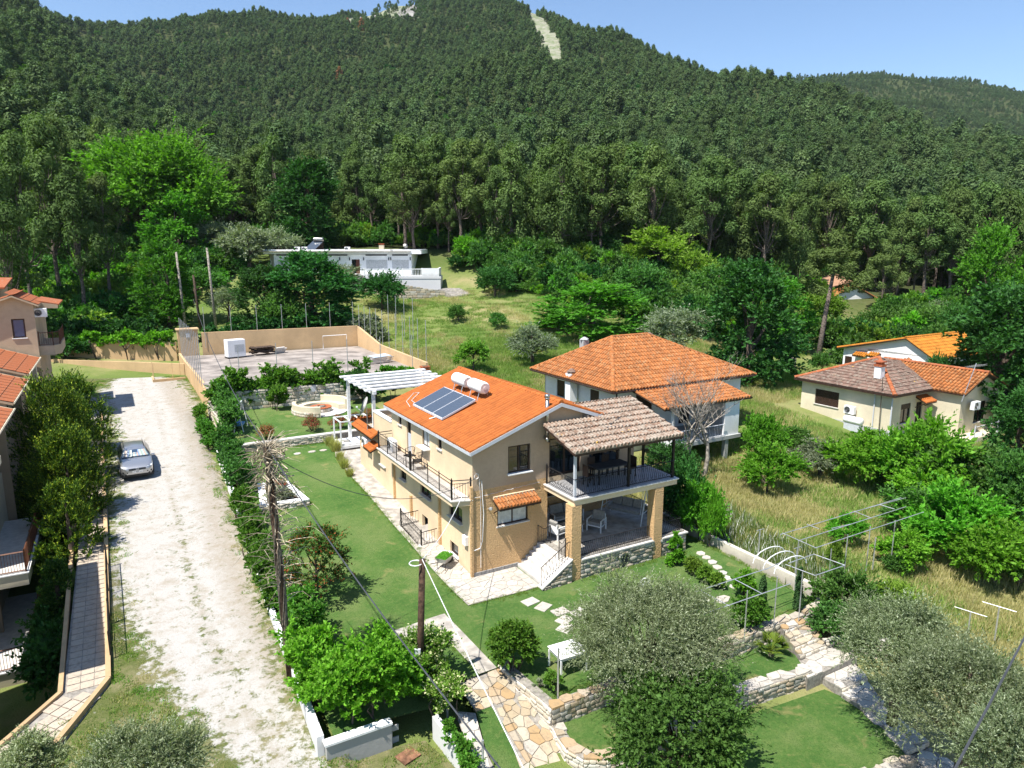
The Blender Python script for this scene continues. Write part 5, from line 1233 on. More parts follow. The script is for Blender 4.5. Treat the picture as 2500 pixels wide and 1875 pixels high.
for s_ in (-1,1):
    g=MB(); yy=[-.72,-.3,.35,1.1,1.75]
    for a,b2 in ((-.62,-.02),(.04,.85),(.91,1.7)):
        lo=.99; x0_=.905; 
        g.add([(s_*.900,a,1.0),(s_*.900,b2,1.005),(s_*.66,b2 if b2<1.6 else 1.62,1.36),(s_*.66,a+.02 if a>-.5 else -.38,1.33)],[(0,1,2,3)])
    o=g.build('side_window',cg,car); o.location=(s_*.012,0,.01)
    MB().tube([(s_*.56,-.25,1.49),(s_*.56,1.7,1.48)],.018,5).build('roof_rail',M['black'],car)
    MB().cbox(Vector((s_*1.0,-.78,1.0)),.2,.12,.13).build('mirror',M['whitepaint'] if 0 else paint,car,bev=.03)
    hl=MB(); hl.add([(s_*.46,-2.335,.70),(s_*.80,-2.22,.70),(s_*.86,-2.02,.80),(s_*.50,-2.29,.755)],[(0,1,2,3) if s_>0 else (3,2,1,0)]); o=hl.build('headlight',glassmat('headlamp lens',(.5,.53,.56),.08),car); o.location=(s_*.01,-.03,.012)
    fgl=MB().add([(s_*.5,-2.39,.42),(s_*.78,-2.27,.40),(s_*.80,-2.26,.50),(s_*.5,-2.385,.47)],[(0,1,2,3)]).build('fog_lamp',M['black'],car); fgl.location=(s_*.01,-.02,0)
    for y in (-1.45,1.38):
        o=MB().lathe([(.2,-.11),(.33,-.1),(.335,0),(.33,.1),(.2,.11)],(0,0,0),20).build('wheel',M['black'],car); o.rotation_euler=(0,R(90),0); o.location=(s_*.83,y,.335)
        r_=MB().lathe([(.05,.0),(.21,.0),(.22,.02)],(0,0,.10 if s_>0 else -.12),10).build('rim',M['steel'],o)
gr_=MB()
for k in range(3): gr_.box(-.46,-2.405,.565+k*.045,.46,-2.38,.595+k*.045)
gr_.build('grille',M['black'],car); MB().box(-.7,-2.37,.27,.7,-2.34,.36).build('lower_intake',M['black'],car)
lg=MB(); lg.tube([(.075*math.cos(t),-2.425,.65+.075*math.sin(t)) for t in np.linspace(0,6.283,17)],.008,4); lg.tube([(-.05,-2.425,.70),(-.02,-2.425,.655),(0,-2.425,.68),(.02,-2.425,.655),(.05,-2.425,.70)],.007,4); lg.tube([(-.055,-2.425,.655),(-.028,-2.425,.59),(0,-2.425,.645),(.028,-2.425,.59),(.055,-2.425,.655)],.007,4); lg.build('badge',M['fascia'],car)
MB().box(-.27,-2.425,.41,.27,-2.41,.53).build('number_plate',M['whitepaint'],car)
def text(s,size,mat,par,loc,rot,ext=.002,name='lettering'):
    cu=bpy.data.curves.new(name,'FONT'); cu.body=s; cu.size=size; cu.extrude=ext; cu.align_x='CENTER'; cu.align_y='CENTER'; o=bpy.data.objects.new(name,cu); COL.objects.link(o)
    cu.materials.append(mat); bpy.context.view_layer.update(); me_=bpy.data.meshes.new_from_object(o.evaluated_get(bpy.context.evaluated_depsgraph_get())); bpy.data.objects.remove(o); o=bpy.data.objects.new(name,me_); COL.objects.link(o); o.parent=par; o.location=loc; o.rotation_euler=rot; return o
text('CT 9077 HH',.095,M['black'],car,(.0,-2.428,.47),(R(90),0,0),name='plate_lettering')
MB().box(-.88,-2.2,.12,.88,2.2,.3).build('underbody',M['black'],car)

# ------------------------------------------------------------------ garden furniture and light structures
t=thing('garden_table','white plastic table standing on the lawn beside the olive crown','table',at(1390,1582,.72)[0]-.05,at(1390,1582,.72)[1],.0,R(-3))
MB().box(-.55,-.45,.68,.55,.45,.72).build('tabletop',M['plasticwhite'],t,bev=.015); MB().box(-.5,-.4,.58,.5,.4,.68).build('apron',M['plasticwhite'],t)
for sx in (-.5,.5):
    for sy in (-.4,.4): MB().box(sx-.025,sy-.025,0,sx+.025,sy+.025,.6).build('leg',M['plasticwhite'],t)
def icechair(x,y,rot,label):
    t=thing('garden_chair',label,'chair',x,y,0,rot,'white lattice garden chairs')
    b=MB(); 
    for k in range(7):
        a=-1+2*k/6.; b.tube([(.2*a,.2,.42),(.22*a,.26,.75+.2*(1-a*a))],.012,4)
    b.tube([(.24*math.cos(a),.23+.03*math.sin(a),.55+.45*math.sin(a)) for a in np.linspace(-.2,3.34,12)],.018,5)
    for k in range(4): b.tube([(-.22,.23,.5+k*.11),(.22,.23,.55+k*.11)],.008,4)
    b.build('backrest',M['whitepaint'],t); s=MB(); s.lathe([(.24,0),(.25,.02)],(0,0,.4),14); s.build('seat',M['whitepaint'],t)
    for sx in (-.18,.18):
        for sy in (-.16,.18): MB().tube([(sx,sy,.4),(sx*1.15,sy*1.15,0)],.015,4).build('leg',M['whitepaint'],t)
cx_,cy_,_=at(1578,1470,.1); icechair(cx_,cy_,R(-20),'white lattice garden chair with tall round back behind the olive crown')
cx_,cy_,_=at(1545,1490,.1); icechair(cx_,cy_,R(100),'white lattice garden chair seen from behind, left of its partner')
def tpole(u,v,z,h,w,label,rot=0,T_=True,grp='thin grey vine support poles'):
    x,y,_=at(u,v,z); o=MB(); o.tube([(0,0,0),(0,0,h)],.03,6)
    if T_: o.tube([(-w,0,h),(w,0,h)],.015,5)
    m_=o.build('support_pole',M['galv']); place(m_,x,y,z,rot); tag(m_,label,'pole',grp)
tpole(1757,1322,0,1.55,.22,'thin steel support pole with short bar behind the boundary wall, farthest',R(0)); tpole(1850,1375,0,1.6,.22,'thin steel support pole with short bar behind the boundary wall, middle')
tpole(1940,1420,-.1,1.55,.22,'thin steel support pole with short bar behind the boundary wall, nearest')
tpole(2363,1545,-.9,.9,.55,'short T shaped steel pole in the dry field, left one',R(-75)); tpole(2428,1563,-.9,1.4,.55,'tall T shaped steel pole in the dry field, right one',R(-75)); tpole(1362,1706,0,1.75,.02,'thin steel post in front of the white plastic table',0,False)
tpole(2130,1390,-.2,1.5,.02,'thin steel post of the field pergola, under the vines',0,False)
def bars3(name,label,pts,posts,r=.025,cat='pergola'):
    t=thing(name,label,cat,0,0,0)
    for p,q in pts: MB().tube([p,q],r*.72,5).build('bar',M['galv'],t)
    for p,z0_ in posts: MB().tube([(p[0],p[1],z0_),p],.023,6).build('post',M['galv'],t)
    return t
H1=2.05
def a3(u,v,z=H1): x,y,_=at(u,v,z); return (x,y,z)
A,B_,C_,D_=a3(1697,1445),a3(1712,1501),a3(1925,1375),a3(1935,1420)
bars3('steel_pergola','light grey steel bar pergola over the front steps of the lawn',[(A,a3(1873,1388)),(a3(1715,1500),a3(1930,1425)),(a3(1712,1443),a3(1782,1480)),(a3(1795,1415),a3(1862,1450)),(a3(1870,1390),a3(1930,1362,H1+.1)),(a3(1918,1378),a3(1990,1405)),(a3(1990,1405),a3(2063,1380)),(a3(1925,1375),a3(1987,1353)),(a3(1987,1353),a3(2063,1380))],
   [(a3(1746,1462),0),(a3(1825,1442),0),(a3(1898,1408),0),(a3(1960,1393),0),(a3(1950,1320,2.2),0)])
ar=thing('steel_arch','curved steel arches over the top of the steps','arch',8.9,-8.4,0,0)
for k in range(3): MB().tube([(.9*math.cos(t),-.55+.5*k,H1+.45*math.sin(t)) for t in np.linspace(0,3.14159,11)],.02,5).build('hoop',M['whitepaint'],ar)
H2=1.9
def a4(u,v): x,y,_=at(u,v,H2); return (x,y,H2)
bars3('steel_pergola','long grey steel bar pergola standing in the dry field beyond the wall',[(a4(1905,1305),a4(2200,1215)),(a4(1950,1320),a4(2212,1237)),(a4(1990,1338),a4(2255,1250)),(a4(1910,1301),a4(1993,1338)),(a4(1970,1280),a4(2000,1291)),(a4(2085,1248),a4(2128,1265)),(a4(2148,1232),a4(2184,1243)),(a4(2030,1290),a4(2075,1280)),(a4(2075,1252),a4(2212,1215))],
   [(a4(1950,1320),-.2),(a4(2070,1305),-.2),(a4(2125,1285),-.2),(a4(2186,1270),0),(a4(2030,1340),-.4)])

# poles and overhead cables
def timber(u,v,z,utop,vtop,label,r0,r1):
    p=Pw(u,v,z); q=PDw(utop,vtop,p.y); t=bpy.data.objects.new('utility_pole',None); COL.objects.link(t); t.location=p; tag(t,label,'utility pole')
    d=q-p; MB().tube([tuple(d*k) for k in (0,.5,1)],[r0,(r0+r1)/2,r1],10).build('pole',M['poletimber'],t,True); return t,p,q
pA,pa,qa=timber(709,1650,-.1,652,1090,'tall timber utility pole wrapped in pruned dry vines beside the gravel',.12,.09)
pB,pb,qb=timber(1024,1700,-.25,1031,1366,'short bare timber utility pole above the jasmine and vine hedge',.115,.10)
o=MB(); o.tube([(.2*math.cos(t),.2*math.sin(t),(qb-pb).z-.12) for t in np.linspace(0,6.28,13)],.02,5); o.build('cable_loop',M['rope'],pB)
o=MB().cbox(Vector((.0,-.17,1.6)),.2,.08,.35).build('meter_box',M['fascia'],pB)
rn=random.Random(9); d=qa-pa; tw=MB(); st2=MB()
for k in range(9):
    ph=rn.uniform(0,6); st2.tube([tuple(d*t+Vector((.115*math.cos(ph+t*9),.115*math.sin(ph+t*9),0))) for t in np.linspace(.05,1,26)],.022,4)
for k in range(250):
    t=rn.choice((rn.uniform(.12,1),rn.uniform(.4,1),rn.uniform(.4,1),rn.uniform(.93,1.0))); a=rn.uniform(0,6.28); p=d*t; l=rn.uniform(.3,1.6)*(1.0 if t>.5 else .75)*(.75 if t>.9 else 1); up=rn.uniform(-.35,.3)
    e=p+Vector((math.cos(a)*l,math.sin(a)*l,up*l+(.3 if t>.93 else 0))); sw_=Vector((rn.uniform(-.22,.22)*l,rn.uniform(-.22,.22)*l,0)); tw.tube([tuple(p),tuple(p.lerp(e,.33)+Vector((0,0,.14*l))+sw_*.7),tuple(p.lerp(e,.66)+Vector((0,0,.16*l))+sw_),tuple(e)],[.017,.013,.009,.004],3,cap=False)
for k in range(160):   # matted head of stems
    a=rn.uniform(0,6.28); rr=rn.uniform(.1,.5); z=rn.uniform(.86,1.0); p=d*z+Vector((rr*math.cos(a),rr*math.sin(a),rn.uniform(-.1,.1))); a2=a+rn.uniform(-1.5,1.5)
    tw.tube([tuple(p),tuple(p+Vector((.25*math.cos(a2),.25*math.sin(a2),rn.uniform(-.35,.1))))],.02,3,cap=False)
tw.build('dry_twigs',M['drytwig'],pA)['kind']='stuff'; st2.build('vine_stems',plain('grey brown vine stems',(.22,.18,.14),.95,var=.3,sc=9),pA)
def cable(name,label,p,q,sag,r,mat,n=24):
    p=Vector(p);q=Vector(q); o=MB().tube([tuple(p.lerp(q,t)-Vector((0,0,sag*4*t*(1-t)))-p) for t in np.linspace(0,1,n)],r,5).build(name,mat); o.location=p; tag(o,label,'cable')
cable('overhead_cable','thick dark overhead cable from the twig covered pole down to the bottom edge',qa,PDw(1240,1900,9.2),.25,.015,M['cable'])
cable('overhead_cable','white overhead cable from the bare pole down to the bottom edge',qb,PDw(1290,1900,11.0),.05,.012,M['rope'])
cable('overhead_cable','thin cable from the twig covered pole to the house corner',qa-Vector((0,0,.2)),W(.12,-.1,4.5),1.2,.012,M['cable'])
cable('overhead_cable','white service cable from the bare pole to the balcony corner',qb,W(-.35,.2,3.8),.25,.014,M['rope'])
cable('overhead_cable','cable from the twig covered pole back towards the court',qa,W(-5.2,49,9),1.0,.018,M['cable'])
cable('overhead_cable','dark cable crossing the lower right corner of the view',PDw(2330,1880,9),PDw(2510,1540,13),.0,.02,M['cable'],6)
for u,v,z,h,lb in ((455,815,3.8,9,'bent pale timber pole, left of the pair behind the court'),(528,800,4.5,9.5,'pale timber pole, right of the pair behind the court'),(490,800,4.5,6.5,'short dark timber pole behind the booth')):
    p=PDw(u,v,80); t=bpy.data.objects.new('utility_pole',None); COL.objects.link(t); t.location=(p.x,p.y,float(Tw(p.x,p.y)[0])-.2); tag(t,lb,'utility pole')
    MB().tube([(0,0,0),(-.35,0,h)],[.17,.11],8).build('pole',M['deadbark'] if h>7 else M['darkwood'],t,True)
# ------------------------------------------------------------------ two storey white house with hip roof (plot axes)
h2=thing('white_hipped_house','two storey white house with large hipped orange roof and stilted porch','house',15.4,10.0,0)
def loc(x,y): return x-15.4,y-10.0
Ex0,Ex1,Ey0,Ey1=14.55-15.4,27.3-15.4,9.3-10,19.3-10
Z2=5.0; Zr=7.7; rx0,rx1,ry=17.3-15.4,20.0-15.4+2.0,10.9-10+3.4
s=MB(); x0,x1,y0,y1=.0,11.2,.0,8.6
wl_=MB()
wall_open(wl_,'y',0,0,8.6,-.5,Z2-.05,[(1.9,2.9,3.3,4.5),(6.0,7.0,3.3,4.5)],out=-1)
wall_open(wl_,'x',0,0,11.2,-.5,Z2-.05,[(1.6,3.0,3.3,4.6),(5.4,6.4,2.0,4.0),(7.4,8.6,2.6,4.0)],out=-1)
wl_.box(11.1,.1,-.5,11.2,8.6,Z2-.05); wl_.box(.0,8.5,-.5,11.1,8.6,Z2-.05); wl_.build('wall',M['white'],h2)
for o in ((1.9,2.9,3.3,4.5),(6.0,7.0,3.3,4.5)): window(h2,'y',0,o,shutter=.95)
window(h2,'x',0,(1.6,3.0,3.3,4.6),shutter=.9); window(h2,'x',0,(5.4,6.4,2.0,4.0),sill=False); window(h2,'x',0,(7.4,8.6,2.6,4.0),shutter=.6)
for ya_,yb_ in ((1.9,2.9),(6.0,7.0)): MB().box(-.02,ya_+.1,2.0,-.001,yb_-.1,3.25).build('panel',M['tilebrown'],h2)
E0=[(Ex0,Ey0,Z2),(Ex1,Ey0,Z2),(Ex1,Ey1,Z2),(Ex0,Ey1,Z2)]; ra=(rx0+.9,ry,Zr); rb=(rx1-.6,ry,Zr)
for q,e in (([E0[0],E0[1],rb,ra],(E0[0],E0[1])),([E0[3],E0[0],ra],(E0[3],E0[0])),([E0[1],E0[2],rb],(E0[1],E0[2])),([E0[2],E0[3],ra,rb],(E0[2],E0[3]))):
    tiled(h2,q,e,M['tile2'],tw=.26,tl=.40)
ridgecaps(h2,[E0[0],ra,rb,E0[1]],M['tile2'],.13); ridgecaps(h2,[E0[3],ra],M['tile2'],.13); ridgecaps(h2,[rb,E0[2]],M['tile2'],.13)
s=MB()
for a,b in zip(E0,E0[1:]+E0[:1]): s.tube([(a[0],a[1],Z2-.08),(b[0],b[1],Z2-.08)],.07,6)
s.tube([(-.05,-.05,Z2-.1),(-.05,-.05,.2)],.05,6); s.build('gutter',M['brownwood'],h2)
px0,px1,py0,py1=16.3-15.4,23.6-15.4+.3,6.45-10,8.95-10
pq=[(px0,py0,4.22),(px1,py0,4.22),(px1-.2,py1+1.0,4.95),(px0,py1+1.0,4.95)]
tiled(h2,pq,(pq[0],pq[1]),M['tile2'],tw=.26,tl=.40,name='porch_tiles')
s=MB(); s.box(1.6,-3.55,1.62,7.6,-.02,1.86); s.build('balcony_slab',M['greyconc'],h2)
for x,y in ((2.7,-3.5),(6.4,-3.8+.3),(4.6,-1.8)): MB().box(x-.14,y,-.6,x+.14,y+.28,1.62).build('stilt',M['greyconc'],h2)
MB().box(6.2,-3.4,1.86,7.3,-3.2,4.1).build('porch_wall',M['white'],h2); MB().box(7.3,-3.4,1.86,7.5,-.02,4.2).build('porch_wall',M['white'],h2)
MB().box(1.65,-3.45,1.86,1.8,-3.3,4.2).build('porch_post',M['white'],h2)
bars('railing',h2,(1.8,-3.5,1.86),(6.2,-3.5,1.86),.8,M['fascia'],step=.14)
for (x,y,m_,h) in ((-.45,4.5,'white',.9),(8.9,7.4,'red',1.0)):
    c=MB(); zb=Z2-1.6 if x<0 else 5.6; c.box(x-.3,y-.3,zb,x+.3,y+.3,Z2+.35 if x<0 else 7.0); c.build('chimney',M[m_],h2); k=MB(); zt=(Z2+.35 if x<0 else 7.0); k.lathe([(.42,.0),(.42,.05),(.1,.22)],(x,y,zt+.12),4); k.box(x-.2,y-.2,zt,x+.2,y+.2,zt+.12); k.build('chimney_cap',M['tilegrey'],h2)
c=MB(); c.box(2.3,7.0,5.0,2.8,7.5,7.15); c.lathe([(.42,0),(.4,.05),(.08,.2)],(2.55,7.25,7.2),4); c.build('chimney',M['greyconc'],h2)
# ------------------------------------------------------------------ cream bungalow on the right
h3=thing('cream_bungalow','cream single storey house with lichen spotted grey brown hipped roof and brown shutter','house',33.9,3.1,0,R(1.2))
zb,Z3=.5,4.0
wl_=MB()
wall_open(wl_,'y',0,0,7.2,zb-1,Z3-.05,[(4.0,6.0,2.2,3.35)],out=-1)
wall_open(wl_,'x',0,0,4.45,zb-1,Z3-.05,[(1.2,2.4,1.7,3.1),(3.1,3.9,1.2,3.05)],out=-1)
wl_.box(4.44,.1,zb-1,8.0,7.2,Z3-.05); wl_.box(0.01,7.1,zb-1,4.4,7.2,Z3-.05)
wall_open(wl_,'y',4.45,-2.3,0,zb-1,Z3-.05,[],out=-1)
wall_open(wl_,'x',-2.3,4.45,9.6,zb-1,Z3-.05,[(6.4,7.9,1.6,3.1)],out=-1)
wl_.add([(4.45,-2.3,Z3-.05),(9.6,-2.3,Z3-.05),(7.0,-2.3,Z3+1.15)],[(0,1,2)]); wl_.box(9.5,-2.2,zb-1,9.6,6,Z3-.05)
wl_.build('wall',M['cream'],h3)
window(h3,'y',0,(4.0,6.0,2.2,3.35),shutter=.98,fw=.05); window(h3,'x',0,(1.2,2.4,1.7,3.1),shutter=.3); window(h3,'x',-2.3,(6.4,7.9,1.6,3.1),shutter=.2); window(h3,'x',0,(3.1,3.9,1.2,3.05),sill=False)
MB().box(-.03,-.03,zb-1.2,-.001,7.2,1.35).box(-.025,-.03,zb-1.2,4.4,-.001,1.1).build('plinth',M['greyconc'],h3)
MB().box(-.05,4.7,.6,-.031,5.3,1.3).build('barred_window',M['slate'],h3)
e=.45; Q=[(-e,-e,Z3),(4.9,-e,Z3),(8.2,7.6,Z3),(-e,7.6,Z3)]; ap=(3.9,3.6,5.75)
tiled(h3,[Q[0],(4.6,-e,Z3),ap],(Q[0],Q[1]),M['tilegrey'],tw=.27,tl=.38,amp=.03,flat=True); tiled(h3,[Q[3],Q[0],ap],(Q[3],Q[0]),M['tilegrey'],tw=.27,tl=.38,amp=.03,flat=True)
tiled(h3,[(4.6,-e,Z3),(8.2,3.6,4.9),ap],((4.6,-e,Z3),(8.2,3.6,4.9)),M['tilegrey'],tw=.27,tl=.38,flat=True)
ridgecaps(h3,[Q[0],ap],M['tilered'],.14); ridgecaps(h3,[Q[3],ap],M['tilered'],.14)
W0=[(4.2,-2.7,Z3),(7.0,-2.7,5.2),(7.0,4.2,5.2),(4.2,1.6,Z3)]
tiled(h3,[(4.1,-2.7,Z3-.05),(7.0,-2.7,5.2),(7.0,4.0,5.2),(4.1,-.1,Z3-.05)],((4.1,-2.7,Z3-.05),(4.1,-.1,Z3-.05)),M['tile2'],tw=.26,tl=.38)
tiled(h3,[(10.0,-2.7,Z3-.05),(10.0,6,Z3-.05),(7.0,6,5.2),(7.0,-2.7,5.2)],((10,-2.7,Z3-.05),(10,6,Z3-.05)),M['tile2'],tw=.26,tl=.38)
tiled(h3,[(4.1,-.1,Z3-.05),(7.0,4.0,5.2),(8.0,3.7,5.15),(4.6,-.4,4.0)],((4.1,-.1,Z3-.05),(4.6,-.4,4.0)),M['tile2'],tw=.26,tl=.38)
ridgecaps(h3,[(7.0,-2.7,5.25),(7.0,5,5.25)],M['tilered'],.14)
MB().box(1.0,1.6,4.7,1.5,2.1,5.55).build('chimney',M['white'],h3); MB().box(.95,1.55,5.55,1.55,2.15,5.7).box(1.05,1.65,5.7,1.45,2.05,5.85).box(.95,1.55,5.85,1.55,2.15,5.93).build('chimney_cap',M['red'],h3)
s=MB(); s.box(-.5,-.5,Z3-.16,-.44,7.6,Z3-.02); s.box(-.44,-.5,Z3-.16,4.5,-.44,Z3-.02); s.build('fascia',M['brownwood'],h3)
tiled(h3,[(2.9,-.8,3.15),(4.2,-.8,3.15),(4.2,0,3.5),(2.9,0,3.5)],((2.9,-.8,3.15),(4.2,-.8,3.15)),M['tile'],name='door_awning')
for x in (2.95,4.15): MB().tube([(x,-.02,2.7),(x,-.7,3.1)],.035,4).build('bracket',M['brownwood'],h3)
s=MB(); s.tube([(-.1,-.1,Z3-.1),(-.1,-.1,.6)],.05,6); s.tube([(-.06,1.2,3.8),(-.06,1.2,.5)],.04,6); s.build('downpipe',M['fascia'],h3)
tr=MB(); tr.box(.5,-3.4,zb-1,10.9,-2.31,.95); tr.box(9.61,-2.3,zb-1,13,3,.95); tr.build('terrace',M['cream'],h3)
bars('railing',h3,(4.6,-3.35,.95),(10.8,-3.35,.95),.8,M['fascia'],step=1.0,posts=(0,.5,1)); bars('railing',h3,(10.9,-3.3,.95),(12.9,-1.0,.95),.8,M['fascia'],step=.15,posts=(0,1))
an=MB(); an.tube([(3.9,-2.6,3.5),(4.9,-2.75,6.1)],.025,5)
for k in range(7): an.tube([(4.2+k*.3,-2.95,5.9),(4.2+k*.3,-2.35,5.9)],.01,3)
an.tube([(3.9,-2.65,5.9),(6.6,-2.65,5.9)],.015,4); an.build('aerial',M['galv'],h3)
an=MB(); an.tube([(-.2,.6,1.0),(-.35,.6,5.1)],.03,5); an.build('vent_pipe',M['bark'],h3)
a_=ac_unit('white air conditioner on the cream bungalow wall right of the brown shutter',0,0,2.35,0); a_.location=W(33.55,5.95,2.05); a_.rotation_euler=(0,0,ROT+R(-90))
a_=ac_unit('white air conditioner on the gable wing of the cream bungalow',0,0,0,0); a_.location=W(39.6,.55,2.75)
t=thing('water_tank','white horizontal water heater tank lying at the foot of the cream bungalow','tank',33.1,5.3,1.0,R(90)); o=MB().lathe([(.05,0),(.25,.03),(.28,.1),(.28,1.3),(.25,1.37),(.05,1.4)],(0,0,0),18).build('tank',M['whitepaint'],t,True); o.rotation_euler=(0,R(90),0); o.location=(-.7,0,.75); MB().box(-.6,-.2,0,.6,.2,.5).build('stand',M['fascia'],t)
# ------------------------------------------------------------------ orange gabled house behind it
h5=thing('orange_gable_house','white gabled house with bright yellow orange roof behind the cream bungalow','house',*toS(PDw(2055,900,70))[:2],1.8,R(-90))
wl_=MB(); wl_.box(0,.05,-1,2.6,7,2.2); wl_.box(2.6,0,-1,8.6,9,2.5); wl_.add([(0,0,2.2),(8.6,0,2.45),(6.4,0,3.85)],[(0,1,2)]); wl_.build('wall',M['white'],h5)
tiled(h5,[(-.5,-.35,2.25),(6.4,-.35,3.95),(6.4,9,3.95),(-.5,9,2.25)],((-.5,-.35,2.25),(-.5,9,2.25)),M['tilebright'],tw=.3,tl=.42,flat=False)
tiled(h5,[(9.2,-.35,2.35),(9.2,9,2.35),(6.4,9,3.95),(6.4,-.35,3.95)],((9.2,-.35,2.35),(9.2,9,2.35)),M['tilebright'],tw=.3,tl=.42)
ridgecaps(h5,[(6.4,-.35,4.0),(6.4,9,4.0)],M['tilebright'],.13)
for x0_,x1_,z_ in ((1.4,2.6,1.75),(2.9,4.0,1.9),(5.2,7.2,1.5)): tiled(h5,[(x0_,-.6,z_),(x1_,-.6,z_),(x1_,0,z_+.3),(x0_,0,z_+.3)],((x0_,-.6,z_),(x1_,-.6,z_)),M['tilebright'],name='awning_tiles',tw=.25,tl=.33)
for o in ((.3,1.0,.7,1.5),(5.6,6.8,.3,1.4)): window(h5,'x',0,o,depth=-.02,shutter=.9)
# small far white house
p=PDw(2040,760,118); hz=float(Tw(p.x+3,p.y)[0]); h6=bpy.data.objects.new('small_white_house',None); COL.objects.link(h6); hz=PDw(2080,792,118).z; h6.location=(p.x-1,p.y,hz); h6.rotation_euler=(0,0,R(8)); tag(h6,'small white gabled house half hidden in shrubs at the forest edge','house')
zt=PDw(2080,700,118).z-hz
MB().box(0,0,-1,7.6,6,zt*.72).add([(0,-.01,zt*.72),(7.6,-.01,zt*.72),(3.8,-.01,zt+.1)],[(0,1,2)]).build('wall',M['white'],h6)
tiled(h6,[(-.5,-.5,zt*.72-.2),(3.8,-.5,zt+.2),(3.8,6,zt+.2),(-.5,6,zt*.72-.2)],((-.5,-.5,zt*.72-.2),(-.5,6,zt*.72-.2)),M['tile2'],tw=.4,tl=.5); tiled(h6,[(8.1,-.5,zt*.72-.2),(8.1,6,zt*.72-.2),(3.8,6,zt+.2),(3.8,-.5,zt+.2)],((8.1,-.5,zt*.72-.2),(8.1,6,zt*.72-.2)),M['tile2'],tw=.4,tl=.5)
MB().box(1.0,-.6,-1,5,-.02,zt*.35).build('porch_wall',M['white'],h6); s=MB(); s.slab([(-1,2,zt*.9),(5,2,zt*1.12),(5,7,zt*1.3),(-1,7,zt*1.15)],.1); s.build('roof_sheet',M['tilebrown'],h6)
# water tanks and stump
for u,lb in ((2048,'black ribbed water tank, left of the pair in the bushes'),(2088,'black ribbed water tank, right of the pair in the bushes')):
    p=PDw(u,845,80); o=MB().lathe([(1.0,0),(1.02,.1),(1.0,.2),(1.02,.3),(1.0,.4),(1.02,.5),(1.0,.6),(1.02,.7),(1.0,.8),(1.02,.9),(1.0,1.25),(.6,1.45),(.25,1.5),(.25,1.6)],(0,0,0),22).build('water_tank',M['black']); o.location=(p.x,p.y,float(Tw(p.x,p.y)[0])-.1); tag(o,lb,'water tank','black water tanks')
p=PDw(1936,870,70); o=MB().lathe([(.5,0),(.38,.2),(.36,1.2),(.3,1.35)],(0,0,0),9).build('tree_stump',M['deadbark']); o.location=(p.x,p.y,float(Tw(p.x,p.y)[0])); tag(o,'cut grey tree stump standing in the pale grass','tree stump')
# ------------------------------------------------------------------ white modernist villa
p=PDw(648,664,104); hv=bpy.data.objects.new('white_villa',None); COL.objects.link(hv); hv.location=(p.x,p.y,10.0); hv.rotation_euler=(0,0,R(1.5)); tag(hv,'long white flat roofed modern villa with balustraded terrace at the forest edge','villa')
wm=M['white']; PXM=.0612
def vx(zx): return (zx-310)/3.16*PXM
def vz(zy): return (365-zy)/3.16*.0605-.0
s=MB(); ops=[(vx(405),vx(480),vz(330),vz(258)),(vx(955),vx(1015),vz(362),vz(255)),(vx(1062),vx(1220),vz(325),vz(258)),(vx(1256),vx(1380),vz(325),vz(258))]
wall_open(s,'x',0,vx(380),vx(1400),-1.2,vz(218),ops,out=-1); s.box(vx(310),2.5,-2.5,vx(380)-.02,8,vz(218)); s.add([(vx(310),3,-2),(vx(380),0,-2),(vx(380),0,vz(218)),(vx(310),3,vz(218))],[(0,1,2,3)]); s.box(vx(400),6,-2,vx(1400),9,vz(218)); s.box(vx(1395),.02,-1.2,vx(1400)+.01,9,vz(218)); s.build('wall',wm,hv)
shm2=plain('pale roller shutter',(.60,.61,.61),.6)
for o in (ops[0],ops[2],ops[3]):
    w=window(hv,'x',0,o,frame='fascia',sill=False); q=MB(); n=int((o[3]-o[2])/.09)
    for k in range(n): q.box(o[0]+.05,.04,o[2]+k*.09,o[1]-.05,.07,o[2]+k*.09+.075)
    q.build('roller_shutter',shm2,w)
o=ops[1]; MB().box(o[0]+.6,.05,o[2],o[1],.1,o[3]).build('front_door',plain('red brown door',(.12,.04,.025),.5),hv); MB().box(o[0],.05,o[2],o[0]+.58,.09,o[3]).build('side_light',M['glass'],hv)
s=MB(); s.add([(vx(225),7,vz(215)),(vx(310),-1.4,vz(215)),(vx(1262),-1.4,vz(215)),(vx(1262),-.6,vz(215)),(vx(1476),-.6,vz(215)),(vx(1476),10,vz(215)),(vx(225),10,vz(215))],[(6,5,4,3,2,1,0)]); n=7; z1_=vz(182)
vs=[(vx(225),7),(vx(310),-.4),(vx(1262),-.4),(vx(1262),-.25),(vx(1476),-.25),(vx(1476),10),(vx(225),10)]
s=MB(); s.prism(vs,vz(215),z1_-.3); s.build('roof_slab',wm,hv); s=MB()
for a,b in zip(vs,vs[1:]+vs[:1]): wallseg(s,a,b,.3,z1_-.3,z1_-.3,z1_,z1_)
s.build('parapet',wm,hv); MB().box(vx(300),-1,z1_-.29,vx(1400),9.5,z1_-.2).build('roof_covering',M['concrete'],hv)
for a,b in ((400,550),(680,755),(780,925),(1060,1218),(1258,1375)): MB().box(vx(a),-.03,vz(228),vx(b),.0-.001,vz(219)).build('clerestory',M['slate'],hv)
for a in (492,867,940,1045,1232,1247,1392): MB().box(vx(a)-.06,-.12,vz(262),vx(a)+.06,-.001,vz(240)).build('wall_lamp',M['black'],hv)
s=MB(); s.box(vx(1085),-4.5,-2.0,vx(1632),-.02,vz(375)); s.box(vx(395),-2.6,-.9,vx(500),-.02,vz(372)); s.box(vx(935),-2.0,-1.5,vx(1085)-.02,-.02,vz(362)); s.build('terrace',wm,hv)
